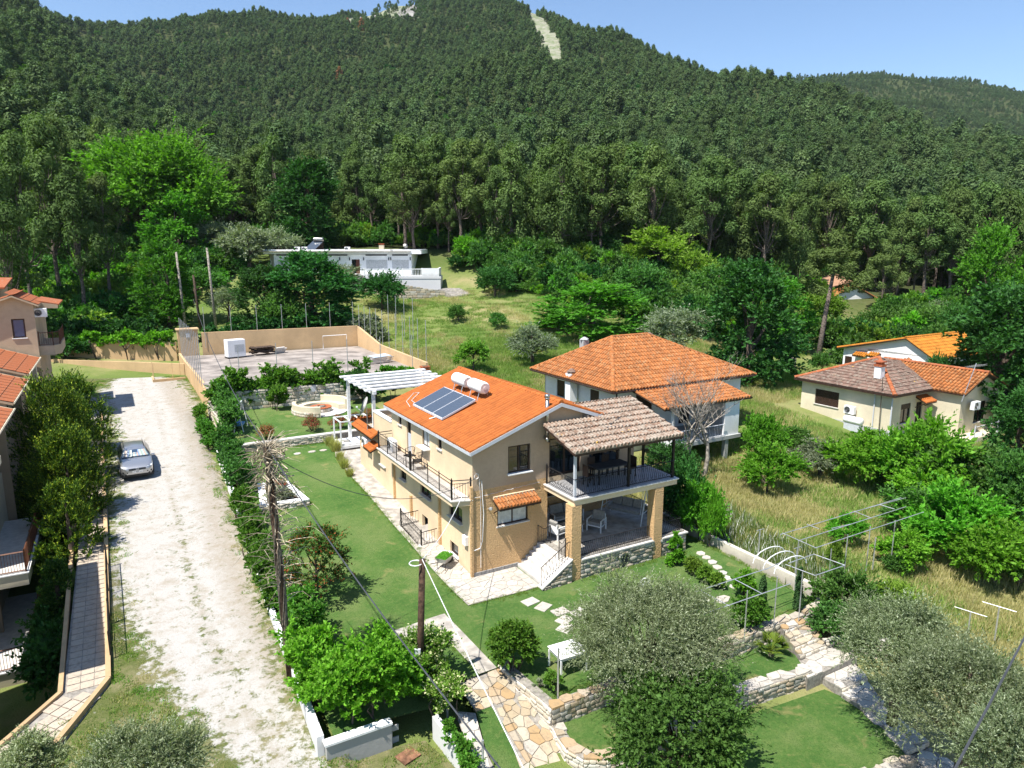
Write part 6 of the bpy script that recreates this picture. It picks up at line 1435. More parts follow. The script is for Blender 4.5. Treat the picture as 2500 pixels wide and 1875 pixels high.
s=MB(); s.box(vx(1500),-4.52,vz(375)+.001,vx(1622),-4.3,vz(315)); s.box(vx(1622)-.2,-4.3,vz(375),vx(1622),-.1,vz(315)); s.box(vx(1085),-4.56,vz(390),vx(1635),-4.501,vz(372)); s.build('terrace_parapet',wm,hv)
def balus(xa,xb,y,z0_,z1_):
    s=MB(); s.box(xa,y-.06,z1_-.1,xb,y+.06,z1_); s.box(xa,y-.05,z0_,xb,y+.05,z0_+.08); s.build('rail',M['whitepaint'],hv)
    n=int((xb-xa)/.22); s=MB()
    for k in range(n): s.lathe([(.03,0),(.055,.12),(.03,.3),(.03,z1_-z0_-.16)],(xa+.1+k*.22,y,z0_+.07),5)
    s.build('balusters',M['whitepaint'],hv)['kind']='stuff'
    for x in np.linspace(xa,xb,4): MB().box(x-.09,y-.09,z0_,x+.09,y+.09,z1_+.08).build('pier',M['whitepaint'],hv)
balus(vx(1085),vx(1500),-4.4,vz(372),vz(318)); balus(vx(400),vx(500),-2.5,vz(372),vz(320))
s=MB(); s.box(vx(985),-3.6,-3,vx(1085),-2.02,vz(368)); s.add([(vx(1085),-6,-4),(vx(1735),-6,-4.2),(vx(1735),-6,vz(480)),(vx(1345),-6,vz(438)),(vx(1085),-6,vz(385))],[(0,1,2,3,4)]); s.add([(vx(1085),-6,-4),(vx(1085),-4.5,-4),(vx(1085),-4.5,vz(385)),(vx(1085),-6,vz(385))],[(0,1,2,3)]); s.box(vx(1085)+.01,-5.98,-4,vx(1735)-.01,-4.6,vz(490)); s.build('stone_wall',plain('grey slate wall',(.26,.25,.23),.9,var=.4,sc=3,bs=.9),hv)
rubble(hv,(vx(1090),-6.02),(vx(1730),-6.02),lambda t:-3.6,lambda t:lerp(vz(385),vz(485),t),'stone',.3,201,limit=200)
s=MB(); s.box(vx(935),-4.5,-3.0,vx(975),-2.02,vz(440)); s.build('stair_wall',wm,hv)
def villa_ac(zx,lb):
    a=ac_unit(lb,0,0,0,0,'air conditioners on the villa roof'); a.location=hv.location+Vector((vx(zx),.6,z1_-.2)); a.rotation_euler=(0,0,R(1.5))
z1_=vz(182)
villa_ac(550,'white air conditioner on the villa roof, leftmost'); villa_ac(604,'white air conditioner on the villa roof left of the solar tank stand'); villa_ac(924,'white air conditioner alone on the middle of the villa roof')
t=bpy.data.objects.new('solar_water_heater',None); COL.objects.link(t); t.location=hv.location+Vector((vx(680),3,z1_-.2)); tag(t,'solar heater with shiny silver tank on the villa roof','solar heater')
o=MB().lathe([(.05,0),(.28,.03),(.30,.1),(.30,1.4),(.28,1.47),(.05,1.5)],(0,0,0),18).build('tank',M['steel'],t,True); o.rotation_euler=(0,R(90),0); o.location=(-.8,0,1.65)
MB().add([(-1.8,-1.6,.2),(-.2,-1.6,.2),(.7,0,1.4),(-.9,0,1.4)],[(0,1,2,3)]).build('collector',M['panelglass'],t); s=MB(); s.box(-.7,-.1,0,-.6,.1,1.4); s.box(.5,-.1,0,.6,.1,1.4); s.box(-.6,-.05,.2,.5,.05,1.2); s.build('stand',M['darkwood'],t)
t=bpy.data.objects.new('chimney',None); COL.objects.link(t); t.location=hv.location+Vector((vx(1158),3,z1_-.3)); tag(t,'cream square chimney with brown cap on the villa roof','chimney'); MB().box(-.35,-.35,0,.35,.35,.95).build('stack',M['cream'],t); MB().box(-.42,-.42,1.05,.42,.42,1.15).box(-.25,-.25,.95,.25,.25,1.05).build('cap',M['red'],t)
t=dish('small white satellite dish at the right end of the villa roof',0,0,0,.35,0,.6); t.location=hv.location+Vector((vx(1352),1,z1_+.5))
# outside steps of the villa
stv=bpy.data.objects.new('garden_steps',None); COL.objects.link(stv); tag(stv,'curving flight of dark edged steps right of the villa wall','steps')
p=PDw(1128,742,96); stv.location=(p.x,p.y,float(Tw(p.x,p.y)[0])); 
zt=PDw(1115,705,101).z-stv.location.z
for k in range(9): MB().box(-1.5-.25*k,k*.55,-1,2.0-.32*k,k*.55+.6,.1+zt*(k+1)/9).build('step',M['concrete'],stv)
# ------------------------------------------------------------------ stepped apartment building on the left
BR=R(28.7)-ROT
apt=thing('apartment_terrace','beige stepped apartment building with red tiled lean-to roofs and brown railed balconies','apartment building',-17.2,34,0,BR)
def fromS(x,y): return (x+17.2,y-34)
g=MB()
def gx_(y): return 0
ex=[(34.2,27.2,6.35,6.35),(27.0,19.5,6.3,6.3),(19.3,13.2,6.2,6.2),(13,6,6.1,6.1)]
# tall rear unit with window, gable roof and balcony
wl_=MB(); wall_open(wl_,'x',-1.6,-4.5,.4,5.5,10.0,[(-.95,-.2,7.9,9.2)],out=-1); wl_.add([(-3.4,-1.6,10.0),(.4,-1.6,10.0),(.4,-1.6,10.12),(-.72,-1.6,10.68)],[(0,1,2,3)]); wl_.box(.2,-1.59,1,.4,6,10.0); wl_.build('wall',M['tanbuild'],apt)
window(apt,'x',-1.6,(-.95,-.2,7.9,9.2),glass='blueglass',mull=1,fw=.09,sillmat='whitepaint')
pt=[(.72,-1.95,10.12),(.72,3.5,10.12),(-.72,3.5,10.8),(-.72,-1.95,10.8)]
def bigtiles(poly,e,tw,tl,name='roof_tile'):
    P_=[Vector(p) for p in poly]; o=Vector(e[0]); u=(Vector(e[1])-o).normalized(); n=(P_[1]-P_[0]).cross(P_[2]-P_[1]).normalized(); 
    if n.z<0:n=-n
    v=n.cross(u); v=v if v.z>0 else -v
    uv=[((p-o).dot(u),(p-o).dot(v)) for p in P_]; um,uM=min(a[0] for a in uv),max(a[0] for a in uv); vm,vM=min(a[1] for a in uv),max(a[1] for a in uv)
    me_=None
    s=MB(); s.slab([tuple(p-n*.02) for p in P_] if (P_[1]-P_[0]).cross(P_[2]-P_[1]).z>0 else [tuple(p-n*.02) for p in P_[::-1]],.12); s.build('roof',M['tanbuild'],apt)
    b=MB(); b.add([(0,0,.03),(tw*.96,0,.03),(tw*.96,tl*1.02,.005),(0,tl*1.02,.005),(0,0,-.01),(tw*.96,0,-.01),(0,0,.06),(tw*.06,0,.06),(tw*.06,tl,.03),(0,tl,.03)],[(0,1,2,3),(4,5,1,0),(6,7,8,9)]); me_=b.mesh(name,M['tilered'])
    mt=Matrix((u,v,n)).transposed().to_4x4(); k=0
    for i in range(int((uM-um)/tw+.99)):
        for j in range(int((vM-vm)/tl+.99)):
            cu,cv=um+(i+.5)*tw,vm+(j+.5)*tl
            if pip(cu,min(cv,vM-.02),uv) and k<290:
                q=bpy.data.objects.new(name,me_); COL.objects.link(q); q.parent=apt; m4=mt.copy(); m4.translation=o+u*(um+i*tw)+v*(vm+j*tl); q.matrix_local=m4; k+=1
bigtiles(pt,(pt[0],pt[1]),.55,.5); pt2=[(-4.2,-1.95,9.5),(-4.2,3.5,9.5),(-.72,3.5,10.8),(-.72,-1.95,10.8)]; bigtiles(pt2,(pt2[0],pt2[1]),.55,.5)
MB().box(-6,3.5,8,-2,8,11.2).build('wall',M['tanbuild'],apt); s=MB(); s.slab([(-7,3,11.3),(-1.6,3,11.1),(-1.6,8,11.6),(-7,8,11.8)],.12); s.build('roof',M['tilered'],apt)
s=MB(); s.slab([(.4,0,10.3),(1.75,0,10.0),(1.75,4.5,10.0),(.4,4.5,10.3)],.1); s.build('porch_roof',M['tilered'],apt); s=MB(); s.add([(.4,-.02,9.75),(1.7,-.02,9.7),(1.7,-.02,9.95),(.4,-.02,10.2)],[(0,1,2,3)]); s.build('porch_gable',M['tanbuild'],apt)
s=MB(); s.prism([(.4,-1.3),(1.3,-1.3),(1.65,-.6),(1.65,3.5),(.4,3.5)],6.6,7.25); s.build('balcony',M['tanbuild'],apt)
for a,b in (((.45,-1.25,7.25),(1.25,-1.25,7.25)),((1.25,-1.25,7.25),(1.6,-.6,7.25)),((1.6,-.6,7.25),(1.6,3.4,7.25))): bars('railing',apt,a,b,.9,M['brownmetal'],step=.12,posts=(0,1))
a_=ac_unit('white air conditioner under the eave of the tall beige apartment end',0,0,0,0); a_.location=apt.location+Vector((0,0,0)); q=Matrix.Rotation(ROT+BR,4,'Z')@Vector((.72,-1.35,9.25)); a_.location=apt.location+q
zz=[5.2,5.0,4.85,4.6]
for k in range(3):
    ya_=-1.75-k*7.5; yb_=ya_-8.7; z=6.55-.28*k
    # lean-to tiled roof sloping to the drive
    xr=.42
    pq=[(xr,yb_+1.2,z),(xr,ya_,z),(-4.5,ya_,z+1.75),(-4.5,yb_+1.2,z+1.75)]
    bigtiles(pq,(pq[0],pq[1]),.80,.66)
    MB().box(-4.4,yb_+1.35,-3.6,-.1,yb_+1.5,z-.02).build('wall',M['tanbuild'],apt)
    s=MB(); s.add([(-4.5,yb_+1.34,z-.2),(.1,yb_+1.34,z-.2),(.1,yb_+1.34,z+.05),(-4.5,yb_+1.34,z+1.6)],[(0,1,2,3)]); s.build('gable_wall',M['tanbuild'],apt)
    MB().box(-4.4,yb_+1.5,-3.6,-.6,ya_,z-.2).build('wall',M['tanbuild'],apt)
    MB().tube([(xr+.04,yb_+1.2,z-.03),(xr+.04,ya_,z-.03)],.05,5).build('gutter',M['cream'],apt)
    if k==0: MB().box(.0,ya_-1.5,-2,.25,ya_-.9,z-.1).build('pillar',M['cream'],apt)
q0=Vector((0,0,0))
def apl(x,y): # plot coords to building coords
    p=W(x,y)-W(-17.2,34); r_=Matrix.Rotation(-(ROT+BR),4,'Z')@Vector((p.x,p.y,0)); return r_.x,r_.y
for (z,lab,xo,yo) in ((.42,'upper',-16.55,9.1),(-2.45,'lower',-16.55,6.3)):
    x,y=apl(xo,yo); 
    s=MB(); s.prism([(x-4,y),(x,y),(x,y+7.2),(x-4,y+7.2)],z-.55,z-.02); s.build('balcony_slab',M['cream'],apt)
    s=MB(); s.prism([(x-4,y-.05),(x+.05,y-.05),(x+.05,y+7.25),(x-4,y+7.25)],z-.02,z+.03); s.build('balcony_edge',M['whitepaint'],apt)
    fl=MB().box(x-4,y+.1,z+.03,x-.1,y+7.2,z+.04).build('balcony_floor',M['marble'],apt)
    bars('railing',apt,(x-4,y+.05,z+.03),(x-.05,y+.05,z+.03),.9,M['brownmetal'],step=.1,posts=(1,),rail=.035); bars('railing',apt,(x-.05,y+.05,z+.03),(x-.05,y+7.1,z+.03),.9,M['brownmetal'],step=.1,posts=(0,.33,.66,1),rail=.035)
    MB().box(x-4.2,y+1.5,z-2.9,x-1.6,y+9,z+2.3).build('wall',M['cream'],apt)
    if lab=='lower': 
        s=MB(); s.box(x-4,y,z-2.4,x,y+.15,z-.56); s.box(x-.15,y+.15,z-2.4,x,y+7,z-.56); s.build('wall',M['cream'],apt)
ra_=[apl(*q) for q in ((-21,-.1),(-16.8,-.1),(-16.8,8.2),(-21,8.2))]; MB().prism(ra_,5.55,5.85).build('roof_slab',M['cream'],apt); ra_=[apl(*q) for q in ((-21,0),(-18.4,0),(-18.4,5.0),(-21,5.0))]; MB().prism(ra_,-4,5.55).build('wall',M['cream'],apt)  # unseen slab with backing wall, added and stretched to shade the side path
# steel rail fence whose shadow falls by the drive
f=thing('railing_fence','dark iron railing on the kerb between side path and gravel','fence',0,0,0)
bars('panel',f,(-13.62,1.0,zl_(0,1.0)+.16),(-13.62,8.2,zl_(0,8.2)+.16),.8,M['iron'],step=.11,r=.018,posts=(0,.33,.66,1))
# ------------------------------------------------------------------ foliage
def leafmesh(name,c,nrm,size,aspect,mat,rng,fold=True):
    n=len(c); nrm=nrm/np.maximum(np.linalg.norm(nrm,axis=1,keepdims=True),1e-6)
    r=rng.normal(size=(n,3)); u=np.cross(nrm,r); u/=np.maximum(np.linalg.norm(u,axis=1,keepdims=True),1e-6); v=np.cross(nrm,u)
    s=(size*rng.uniform(.6,1.35,size=(n,1))); w=s*aspect
    if fold:  # four corner leaf bent along its length
        P_=np.stack([c-u*s,c+v*w+nrm*w*.25,c+u*s-nrm*s*.25,c-v*w+nrm*w*.25],1)
    else: P_=np.stack([c-u*s-v*w,c+u*s-v*w,c+u*s+v*w,c-u*s+v*w],1)
    me=bpy.data.meshes.new(name); me.vertices.add(4*n); me.vertices.foreach_set('co',P_.reshape(-1)); me.loops.add(4*n); me.loops.foreach_set('vertex_index',np.arange(4*n)); me.polygons.add(n)
    me.polygons.foreach_set('loop_start',np.arange(0,4*n,4)); me.polygons.foreach_set('loop_total',np.full(n,4)); me.update(calc_edges=True); me.materials.append(mat); return me
def sprays(name,rng,cc,rr,n,leaf,asp,mat,S_=(1,1,1),up=.5,per=14,tl=1.0,droop=0.,spread=.5,out=(0,0,0.5)):
    """leaves set along short curved twigs that grow outwards from clump centres; cc in unit crown space, S_ true size"""
    S_=np.array(S_); C_=cc*S_; rt=rr*float(S_[:2].mean()); k=max(1,n//per); p=rt**2; i=rng.choice(len(C_),k,p=p/p.sum())
    ctr=np.array(out)*S_; o=C_[i]-ctr; o/=np.maximum(np.linalg.norm(o,axis=1,keepdims=True),1e-6)
    d=sph(rng,k)*1.0+o*.75+np.array([0,0,up]); d/=np.linalg.norm(d,axis=1,keepdims=True)
    ln=rt[i]*tl*rng.uniform(.6,1.45,k); st=C_[i]+sph(rng,k)*rt[i][:,None]*.35
    t=rng.uniform(.15,1.0,(k,per))**.8; bend=sph(rng,k)*.25+np.array([0,0,-droop])
    pos=st[:,None,:]+d[:,None,:]*(ln[:,None]*t)[:,:,None]+bend[:,None,:]*(ln[:,None]*t**2)[:,:,None]
    side=sph(rng,k*per).reshape(k,per,3); dir_=d[:,None,:]*.8+side*spread*1.2+bend[:,None,:]*t[:,:,None]*.8
    dir_/=np.linalg.norm(dir_,axis=2,keepdims=True); sz=leaf*rng.uniform(.6,1.3,(k,per,1)); pos=pos+dir_*sz
    nr=sph(rng,k*per).reshape(k,per,3)+np.array([0,0,.7])+o[:,None,:]*.5; v=np.cross(nr,dir_); v/=np.maximum(np.linalg.norm(v,axis=2,keepdims=True),1e-6); nn=np.cross(dir_,v)
    w=sz*asp; P_=np.stack([pos-dir_*sz,pos+v*w-dir_*sz*.1+nn*w*.2,pos+dir_*sz-nn*sz*.15,pos-v*w-dir_*sz*.1+nn*w*.2],2).reshape(-1,3); P_[:,2]=np.maximum(P_[:,2],.02)
    m_=k*per; me=bpy.data.meshes.new(name); me.vertices.add(4*m_); me.vertices.foreach_set('co',P_.reshape(-1)); me.loops.add(4*m_); me.loops.foreach_set('vertex_index',np.arange(4*m_)); me.polygons.add(m_)
    me.polygons.foreach_set('loop_start',np.arange(0,4*m_,4)); me.polygons.foreach_set('loop_total',np.full(m_,4)); me.update(calc_edges=True); me.materials.append(mat); return me
def sph(rng,n):
    d=rng.normal(size=(n,3)); return d/np.linalg.norm(d,axis=1,keepdims=True)
def clumped(rng,cc,rr,n,up=.35,inner=.35,squash=.8,jit=.7,o=.25):
    """leaves on the outsides of clumps (centres cc, radii rr)"""
    p=rr**2; k=rng.choice(len(cc),n,p=p/p.sum()); d=sph(rng,n); d[:,2]=d[:,2]*squash+up*rng.random(n); 
    rad=rr[k]*(1-inner*rng.random(n)**1.7)*rng.uniform(.85,1.12,n)
    c=cc[k]+d*rad[:,None]; return c,d+sph(rng,n)*jit+np.array([0,0,o])
def crown(kind,seed,n,leaf,mat,asp=.5,clumps=40,cr=.26):
    """unit crown: height 1 from z=0 to 1, radius .5"""
    rng=np.random.default_rng(seed); 
    if kind=='round':
        d=sph(rng,clumps); d[:,2]=np.abs(d[:,2])*1.1-.35; rad=rng.uniform(.55,1,clumps)[:,None]; lob=1+.16*np.sin(3*np.arctan2(d[:,1],d[:,0])+seed)+.12*np.sin(5*d[:,2]*2+seed*2); cc=d*rad*.39*lob[:,None]+np.array([0,0,.50]); rr=rng.uniform(.45,1.35,clumps)*cr*.55
    elif kind=='tall':
        z=rng.uniform(.1,.92,clumps); a=rng.uniform(0,6.28,clumps); w=np.interp(z,[0,.25,.6,.9,1],[.22,.40,.36,.16,.05])*rng.uniform(.45,1.05,clumps); cc=np.stack([w*np.cos(a),w*np.sin(a),z],1); rr=rng.uniform(.6,1.25,clumps)*cr*.5
    elif kind=='cone':
        z=rng.uniform(.02,.95,clumps); a=rng.uniform(0,6.28,clumps); w=np.interp(z,[0,.2,.55,1],[.38,.42,.28,.02])*rng.uniform(.7,1.0,clumps); cc=np.stack([w*np.cos(a),w*np.sin(a),z],1); rr=rng.uniform(.6,1.2,clumps)*cr*.38*(1.15-z*.6)
    elif kind=='column':
        z=rng.uniform(.02,.97,clumps); a=rng.uniform(0,6.28,clumps); w=np.interp(z,[0,.1,.7,1],[.3,.40,.34,.05])*rng.uniform(.6,1.0,clumps); cc=np.stack([w*np.cos(a),w*np.sin(a),z],1); rr=np.full(clumps,cr*.3)
    elif kind=='box':
        cc=np.stack([rng.uniform(-.42,.42,clumps),rng.uniform(-.42,.42,clumps),rng.uniform(.15,.88,clumps)],1); rr=rng.uniform(.6,1.2,clumps)*cr*.45
    elif kind=='pine':     # flat plates of needles at the ends of whorled limbs, bare below
        z=rng.uniform(.36,.97,clumps)**.9; a=rng.uniform(0,6.28,clumps); w=np.interp(z,[.3,.5,.75,1],[.40,.46,.34,.04])*rng.uniform(.35,1.0,clumps); cc=np.stack([w*np.cos(a),w*np.sin(a),z],1); rr=rng.uniform(.6,1.3,clumps)*cr*.45
    elif kind=='pinefull':
        z=rng.uniform(.1,.97,clumps)**.9; a=rng.uniform(0,6.28,clumps); w=np.interp(z,[0,.25,.6,1],[.36,.46,.34,.03])*rng.uniform(.4,1.0,clumps); cc=np.stack([w*np.cos(a),w*np.sin(a),z],1); rr=rng.uniform(.7,1.3,clumps)*cr*.45
    sq=.45 if kind=='pine' else .8
    # gaps: drop some clumps on one side
    if n==0: return cc,rr,cc,rng
    c,nn=clumped(rng,cc,rr,n,squash=sq,jit=.45 if 'pine' in kind else .7)
    c[:,2]=np.maximum(c[:,2],.0+rng.uniform(0,.03,n))
    return c,nn,cc,rng
def crown_mesh(name,kind,seed,n,size,leaf,mat,asp=.5,clumps=40,cr=.26):
    S_=np.array([size[0],size[0],size[1]])
    if 'pine' not in kind:
        cc,rr,_,rng=crown(kind,seed,0,leaf,mat,asp,clumps,cr); return sprays(name,rng,cc,rr*.9,n,leaf,asp,mat,S_),cc*S_
    c,nn,cc,rng=crown(kind,seed,n,leaf,mat,asp,clumps,cr); return leafmesh(name,c*S_,nn,leaf,asp,mat,rng),cc*S_
def trunk_mesh(cc,H,r,mat,seed,base=-.4,nb=9,name='trunk',bare=.35,lean=.0):
    rn=random.Random(seed); mb=MB(); top=H*.8
    pts=[(0,0,base)]+[(rn.uniform(-.03,.03)*H*t+lean*H*t,rn.uniform(-.03,.03)*H*t,top*t) for t in (.15,.3,.5,.75,1)]
    mb.tube(pts,[r*1.25,r,r*.85,r*.7,r*.45,r*.15],8)
    idx=list(range(len(cc))); rn.shuffle(idx)
    for i in idx[:nb]:
        c=cc[i]; t=max(bare,min(.85,c[2]/H-.22)); b=Vector((lean*H*t,0,top*t)); e=Vector(c); m_=(b+e)/2+Vector((0,0,-.04*H))
        mb.tube([tuple(b),tuple(m_),tuple(e)],[r*.38,r*.24,r*.08],5,cap=False)
    return mb.mesh(name,mat,True)
PROTO={}
def proto(key,kind,seeds,n,size,leaf,mat,bark_='bark',r=.2,asp=.5,clumps=40,cr=.26,nb=9,bare=.35):
    PROTO[key]=[]
    for s in seeds:
        cm,cc=crown_mesh('crown',kind,s,n,size,leaf,L[mat],asp,clumps,cr); tm_=trunk_mesh(cc,size[1],r,M[bark_],s,nb=nb,bare=bare); PROTO[key].append((cm,tm_,size))
# size = (width,height) the prototype is modelled at
proto('plane','round',(1,),60000,(18,19),.27,'plane',r=.6,clumps=150,cr=.30,nb=24)
proto('chestnut','tall',(2,3),30000,(9,13),.17,'dark',r=.35,clumps=90,cr=.30,nb=14,asp=.55)
proto('maple','tall',(4,5),16000,(8,11),.19,'plane',r=.28,clumps=46,cr=.36,nb=12)
proto('midtree','round',(6,7,8),13000,(6.5,6.5),.15,'mid',r=.22,clumps=44,cr=.32)
proto('ygtree','round',(9,10),12000,(6,6.5),.15,'yellowgreen',r=.2,clumps=40,cr=.32)
proto('brightbush','round',(11,12,13),11000,(3.2,3.0),.085,'vine',r=.06,clumps=36,cr=.34,bare=.1)
proto('darkbush','round',(14,15),12000,(4,3.6),.09,'dark',r=.1,clumps=36,cr=.36,bare=.1)
proto('midbush','round',(16,17,18),11000,(3.2,3.0),.08,'mid',r=.07,clumps=34,cr=.34,bare=.1)
proto('ygbush','round',(19,20),9000,(3,3),.085,'yellowgreen',r=.07,clumps=34,cr=.34,bare=.1)
proto('olivebush','round',(21,22,23),15000,(5,5.4),.12,'olivegrey',r=.2,asp=.3,clumps=50,cr=.30)
proto('pineN','pine',(31,32,33,34),7500,(8,17),.22,'pine','pinebark',r=.24,asp=.35,clumps=46,cr=.24,nb=22,bare=.42)
PINEF=[]
for s in range(41,49):
    cm,cc=crown_mesh('pine_far','pinefull',s,1100,(7.0,11),.42,L['pinefar'],.5,34,.30); PINEF.append(cm)
for s in (51,52): cm,cc=crown_mesh('pine_mid','pinefull',s,3600,(7.5,12.5),.26,L['pinefar'],.45,46,.26); PINEF.append(cm)
def plant(key,i,x,y,w,h,z,label,cat,group=None,rot=None,name=None,world=True,names=('crown','trunk'),mat=None):
    cm,tm_,size=PROTO[key][i%len(PROTO[key])]
    o=bpy.data.objects.new(name or 'tree',None); COL.objects.link(o); o.location=(x,y,z) if world else W(x,y,z)
    o.rotation_euler=(0,0,rot if rot is not None else random.Random(int(x*97+y*31)).uniform(0,6.28)); tag(o,label,cat,group)
    for m_,nm in ((cm,names[0]),(tm_,names[1])):
        c=bpy.data.objects.new(nm,m_); COL.objects.link(c); c.parent=o; c.scale=(w/size[0],w/size[0],h/size[1])
    return o
def ptree(key,i,u,vt,y,wpx,label,cat='tree',name='tree',sink=0,hmin=1.5,group=None,vbase=None):
    """tree whose crown tops out at picture height vt, standing at distance y"""
    while True:
        p=PDw(u,vt,y); z=float(Tw(p.x,p.y)[0])-sink
        if 'bush' not in key or p.z-z>.8*wpx/FPX*y or y<18: break
        y-=.5
    if vbase is not None: z=PDw(u,vbase,y).z
    w=wpx/FPX*y*1.03; h=max(hmin,p.z-z); return plant(key,i,p.x,p.y,w,h,z-.1,label,cat,group,name=name)
# --- far forest -------------------------------------------------------------
rng=np.random.default_rng(5)
pts=[]
y=112.
while y<2000:
    st=5.0 if y<420 else (5.4 if y<700 else (6.2 if y<1150 else 9.0)); st*= .98
    xs=np.arange(-.86*y-30,.86*y+30,st); xs=xs+rng.uniform(-.42,.42,len(xs))*st; ys=y+rng.uniform(-.42,.42,len(xs))*st
    pts.append(np.stack([xs,ys],1)); y+=st
pts=np.concatenate(pts); zz=Tw(pts[:,0],pts[:,1])
# keep what can be seen over the ground in front of it
def visible(px,py,pz,h=12):
    ok=np.ones(len(px),bool)
    for t in (.25,.4,.55,.65,.75,.82,.88,.93,.97):
        gz=Tw(px*t,py*t)+6*(py*t>130); lz=CAM_H+(pz+h-CAM_H)*t; ok&=(gz<lz+1.0)
    return ok
dist=pts[:,1]
keep=(pts[:,1]<1050)|(pts[:,0]>pts[:,1]*.12)
# forest edge: ragged limit around the village
t_=pts[:,0]/pts[:,1]
edge=np.interp(t_,[-.8,-.62,-.5,-.42,-.36,-.2,0,.12,.25,.38,.45,.55,.8],[84,88,104,120,124,122,104,99,97,99,126,96,82])+6*np.sin(pts[:,0]*.15)
keep&=pts[:,1]>edge
keep&=~in_break(pts[:,0],pts[:,1])
gap=np.sin(pts[:,0]*.031+2)*np.sin(pts[:,1]*.027)+.5*np.sin(pts[:,0]*.11)*np.sin(pts[:,1]*.09); keep&=~((gap>1.05)&(pts[:,1]>170)&(rng.random(len(pts))<.75))
keep&=~((pts[:,1]>930)&(np.abs(pts[:,0]+165)<42)&(rng.random(len(pts))<.8))
far_r=(pts[:,1]>620)&(pts[:,0]>pts[:,1]*.2)
keep&=~(far_r&(rng.random(len(pts))<.08))
pts=pts[keep];zz=zz[keep]; v_=visible(pts[:,0],pts[:,1],zz); pts=pts[v_]; zz=zz[v_]
order=np.argsort(pts[:,1]); pts=pts[order]; zz=zz[order]
print('forest trees',len(pts))
NEAR=300
rn=random.Random(77)
proto('pineM','pinefull',(35,36),7500,(8,13),.22,'pine','pinebark',r=.22,asp=.35,clumps=46,cr=.26,nb=16,bare=.3)
for k in range(min(NEAR,len(pts))):
    x,y=pts[k]; h=rn.uniform(10,18.5); plant('pineM' if rn.random()<.35 else 'pineN',rn.randrange(4),x,y,h*.52*rn.uniform(.8,1.2),h,zz[k]-.3,'tall dark green pine with bare lower trunk in the front rows of the forest','pine tree','pine trees at the forest edge',name='pine_tree')
def protocol(objs_meshes,name):
    c=bpy.data.collections.new(name)
    for i,m_ in enumerate(objs_meshes):
        o=bpy.data.objects.new('%s_%02d'%(name,i),m_); c.objects.link(o)
    return c
def scatter(name,P_,idx,scl,rotz,coll,label=None,cat=None):
    me=bpy.data.meshes.new(name); n=len(P_); me.vertices.add(n); me.vertices.foreach_set('co',np.asarray(P_,'f').ravel())
    for nm,ty,ar in (('idx','INT',idx),('rz','FLOAT',rotz)):
        a=me.attributes.new(nm,ty,'POINT'); a.data.foreach_set('value',np.asarray(ar,'i' if ty=='INT' else 'f'))
    a=me.attributes.new('scl','FLOAT_VECTOR','POINT'); a.data.foreach_set('vector',np.asarray(scl,'f').ravel())
    o=bpy.data.objects.new(name,me); COL.objects.link(o); o['kind']='stuff'
    ng=bpy.data.node_groups.new(name,'GeometryNodeTree'); ng.interface.new_socket('Geometry',in_out='INPUT',socket_type='NodeSocketGeometry'); ng.interface.new_socket('Geometry',in_out='OUTPUT',socket_type='NodeSocketGeometry')
    gi=ng.nodes.new('NodeGroupInput'); go=ng.nodes.new('NodeGroupOutput'); ip=ng.nodes.new('GeometryNodeInstanceOnPoints'); ci=ng.nodes.new('GeometryNodeCollectionInfo')
    ci.inputs['Collection'].default_value=coll; ci.inputs['Separate Children'].default_value=True; ci.inputs['Reset Children'].default_value=True
    def attr(nm,ty):
        a=ng.nodes.new('GeometryNodeInputNamedAttribute'); a.data_type=ty; a.inputs['Name'].default_value=nm; return a.outputs['Attribute']
    cx=ng.nodes.new('ShaderNodeCombineXYZ'); l=ng.links; l.new(attr('rz','FLOAT'),cx.inputs[2]); 
    l.new(gi.outputs[0],ip.inputs['Points']); l.new(ci.outputs[0],ip.inputs['Instance']); ip.inputs['Pick Instance'].default_value=True
    l.new(attr('idx','INT'),ip.inputs['Instance Index'])
    er=ng.nodes.new('FunctionNodeEulerToRotation'); l.new(cx.outputs[0],er.inputs[0]); l.new(er.outputs[0],ip.inputs['Rotation']); l.new(attr('scl','FLOAT_VECTOR'),ip.inputs['Scale']); l.new(ip.outputs[0],go.inputs[0])
    md=o.modifiers.new('scatter','NODES'); md.node_group=ng; return o
fp_=pts[NEAR:]; fz=zz[NEAR:]; n=len(fp_)
for s_ in (53,54,55): PINEF.append(crown_mesh('broad_mid','round',s_,1500,(7,8),.34,L['mid' if s_!=54 else 'dark'],.55,40,.24)[0])
pc=protocol(PINEF,'pine')
idx=np.where(fp_[:,1]<330,rng.integers(8,10,n),rng.integers(0,8,n)); s=rng.uniform(.72,1.25,n)*np.interp(fp_[:,1],[120,300,700,1200],[1.15,1.0,.82,.78])
pn=np.sin(fp_[:,0]*.013+1)*np.cos(fp_[:,1]*.017)+.6*np.sin(fp_[:,0]*.05+fp_[:,1]*.04); brd=(rng.random(n)<np.where(pn>.45,.30,.06)*np.interp(fp_[:,1],[100,350,600],[1.2,.8,.25])); idx=np.where(brd,rng.integers(10,13,n),idx); s=s*(1+.22*np.sin(fp_[:,0]*.09)*np.sin(fp_[:,1]*.07+2)+.15*rng.normal(size=n)).clip(.55,1.6)
scatter('forest',np.stack([fp_[:,0],fp_[:,1],fz-.6],1),idx,np.stack([s*rng.uniform(.95,1.25,n),s*rng.uniform(.95,1.25,n),s*rng.uniform(.65,1.05,n)],1),rng.uniform(0,6.28,n),pc)
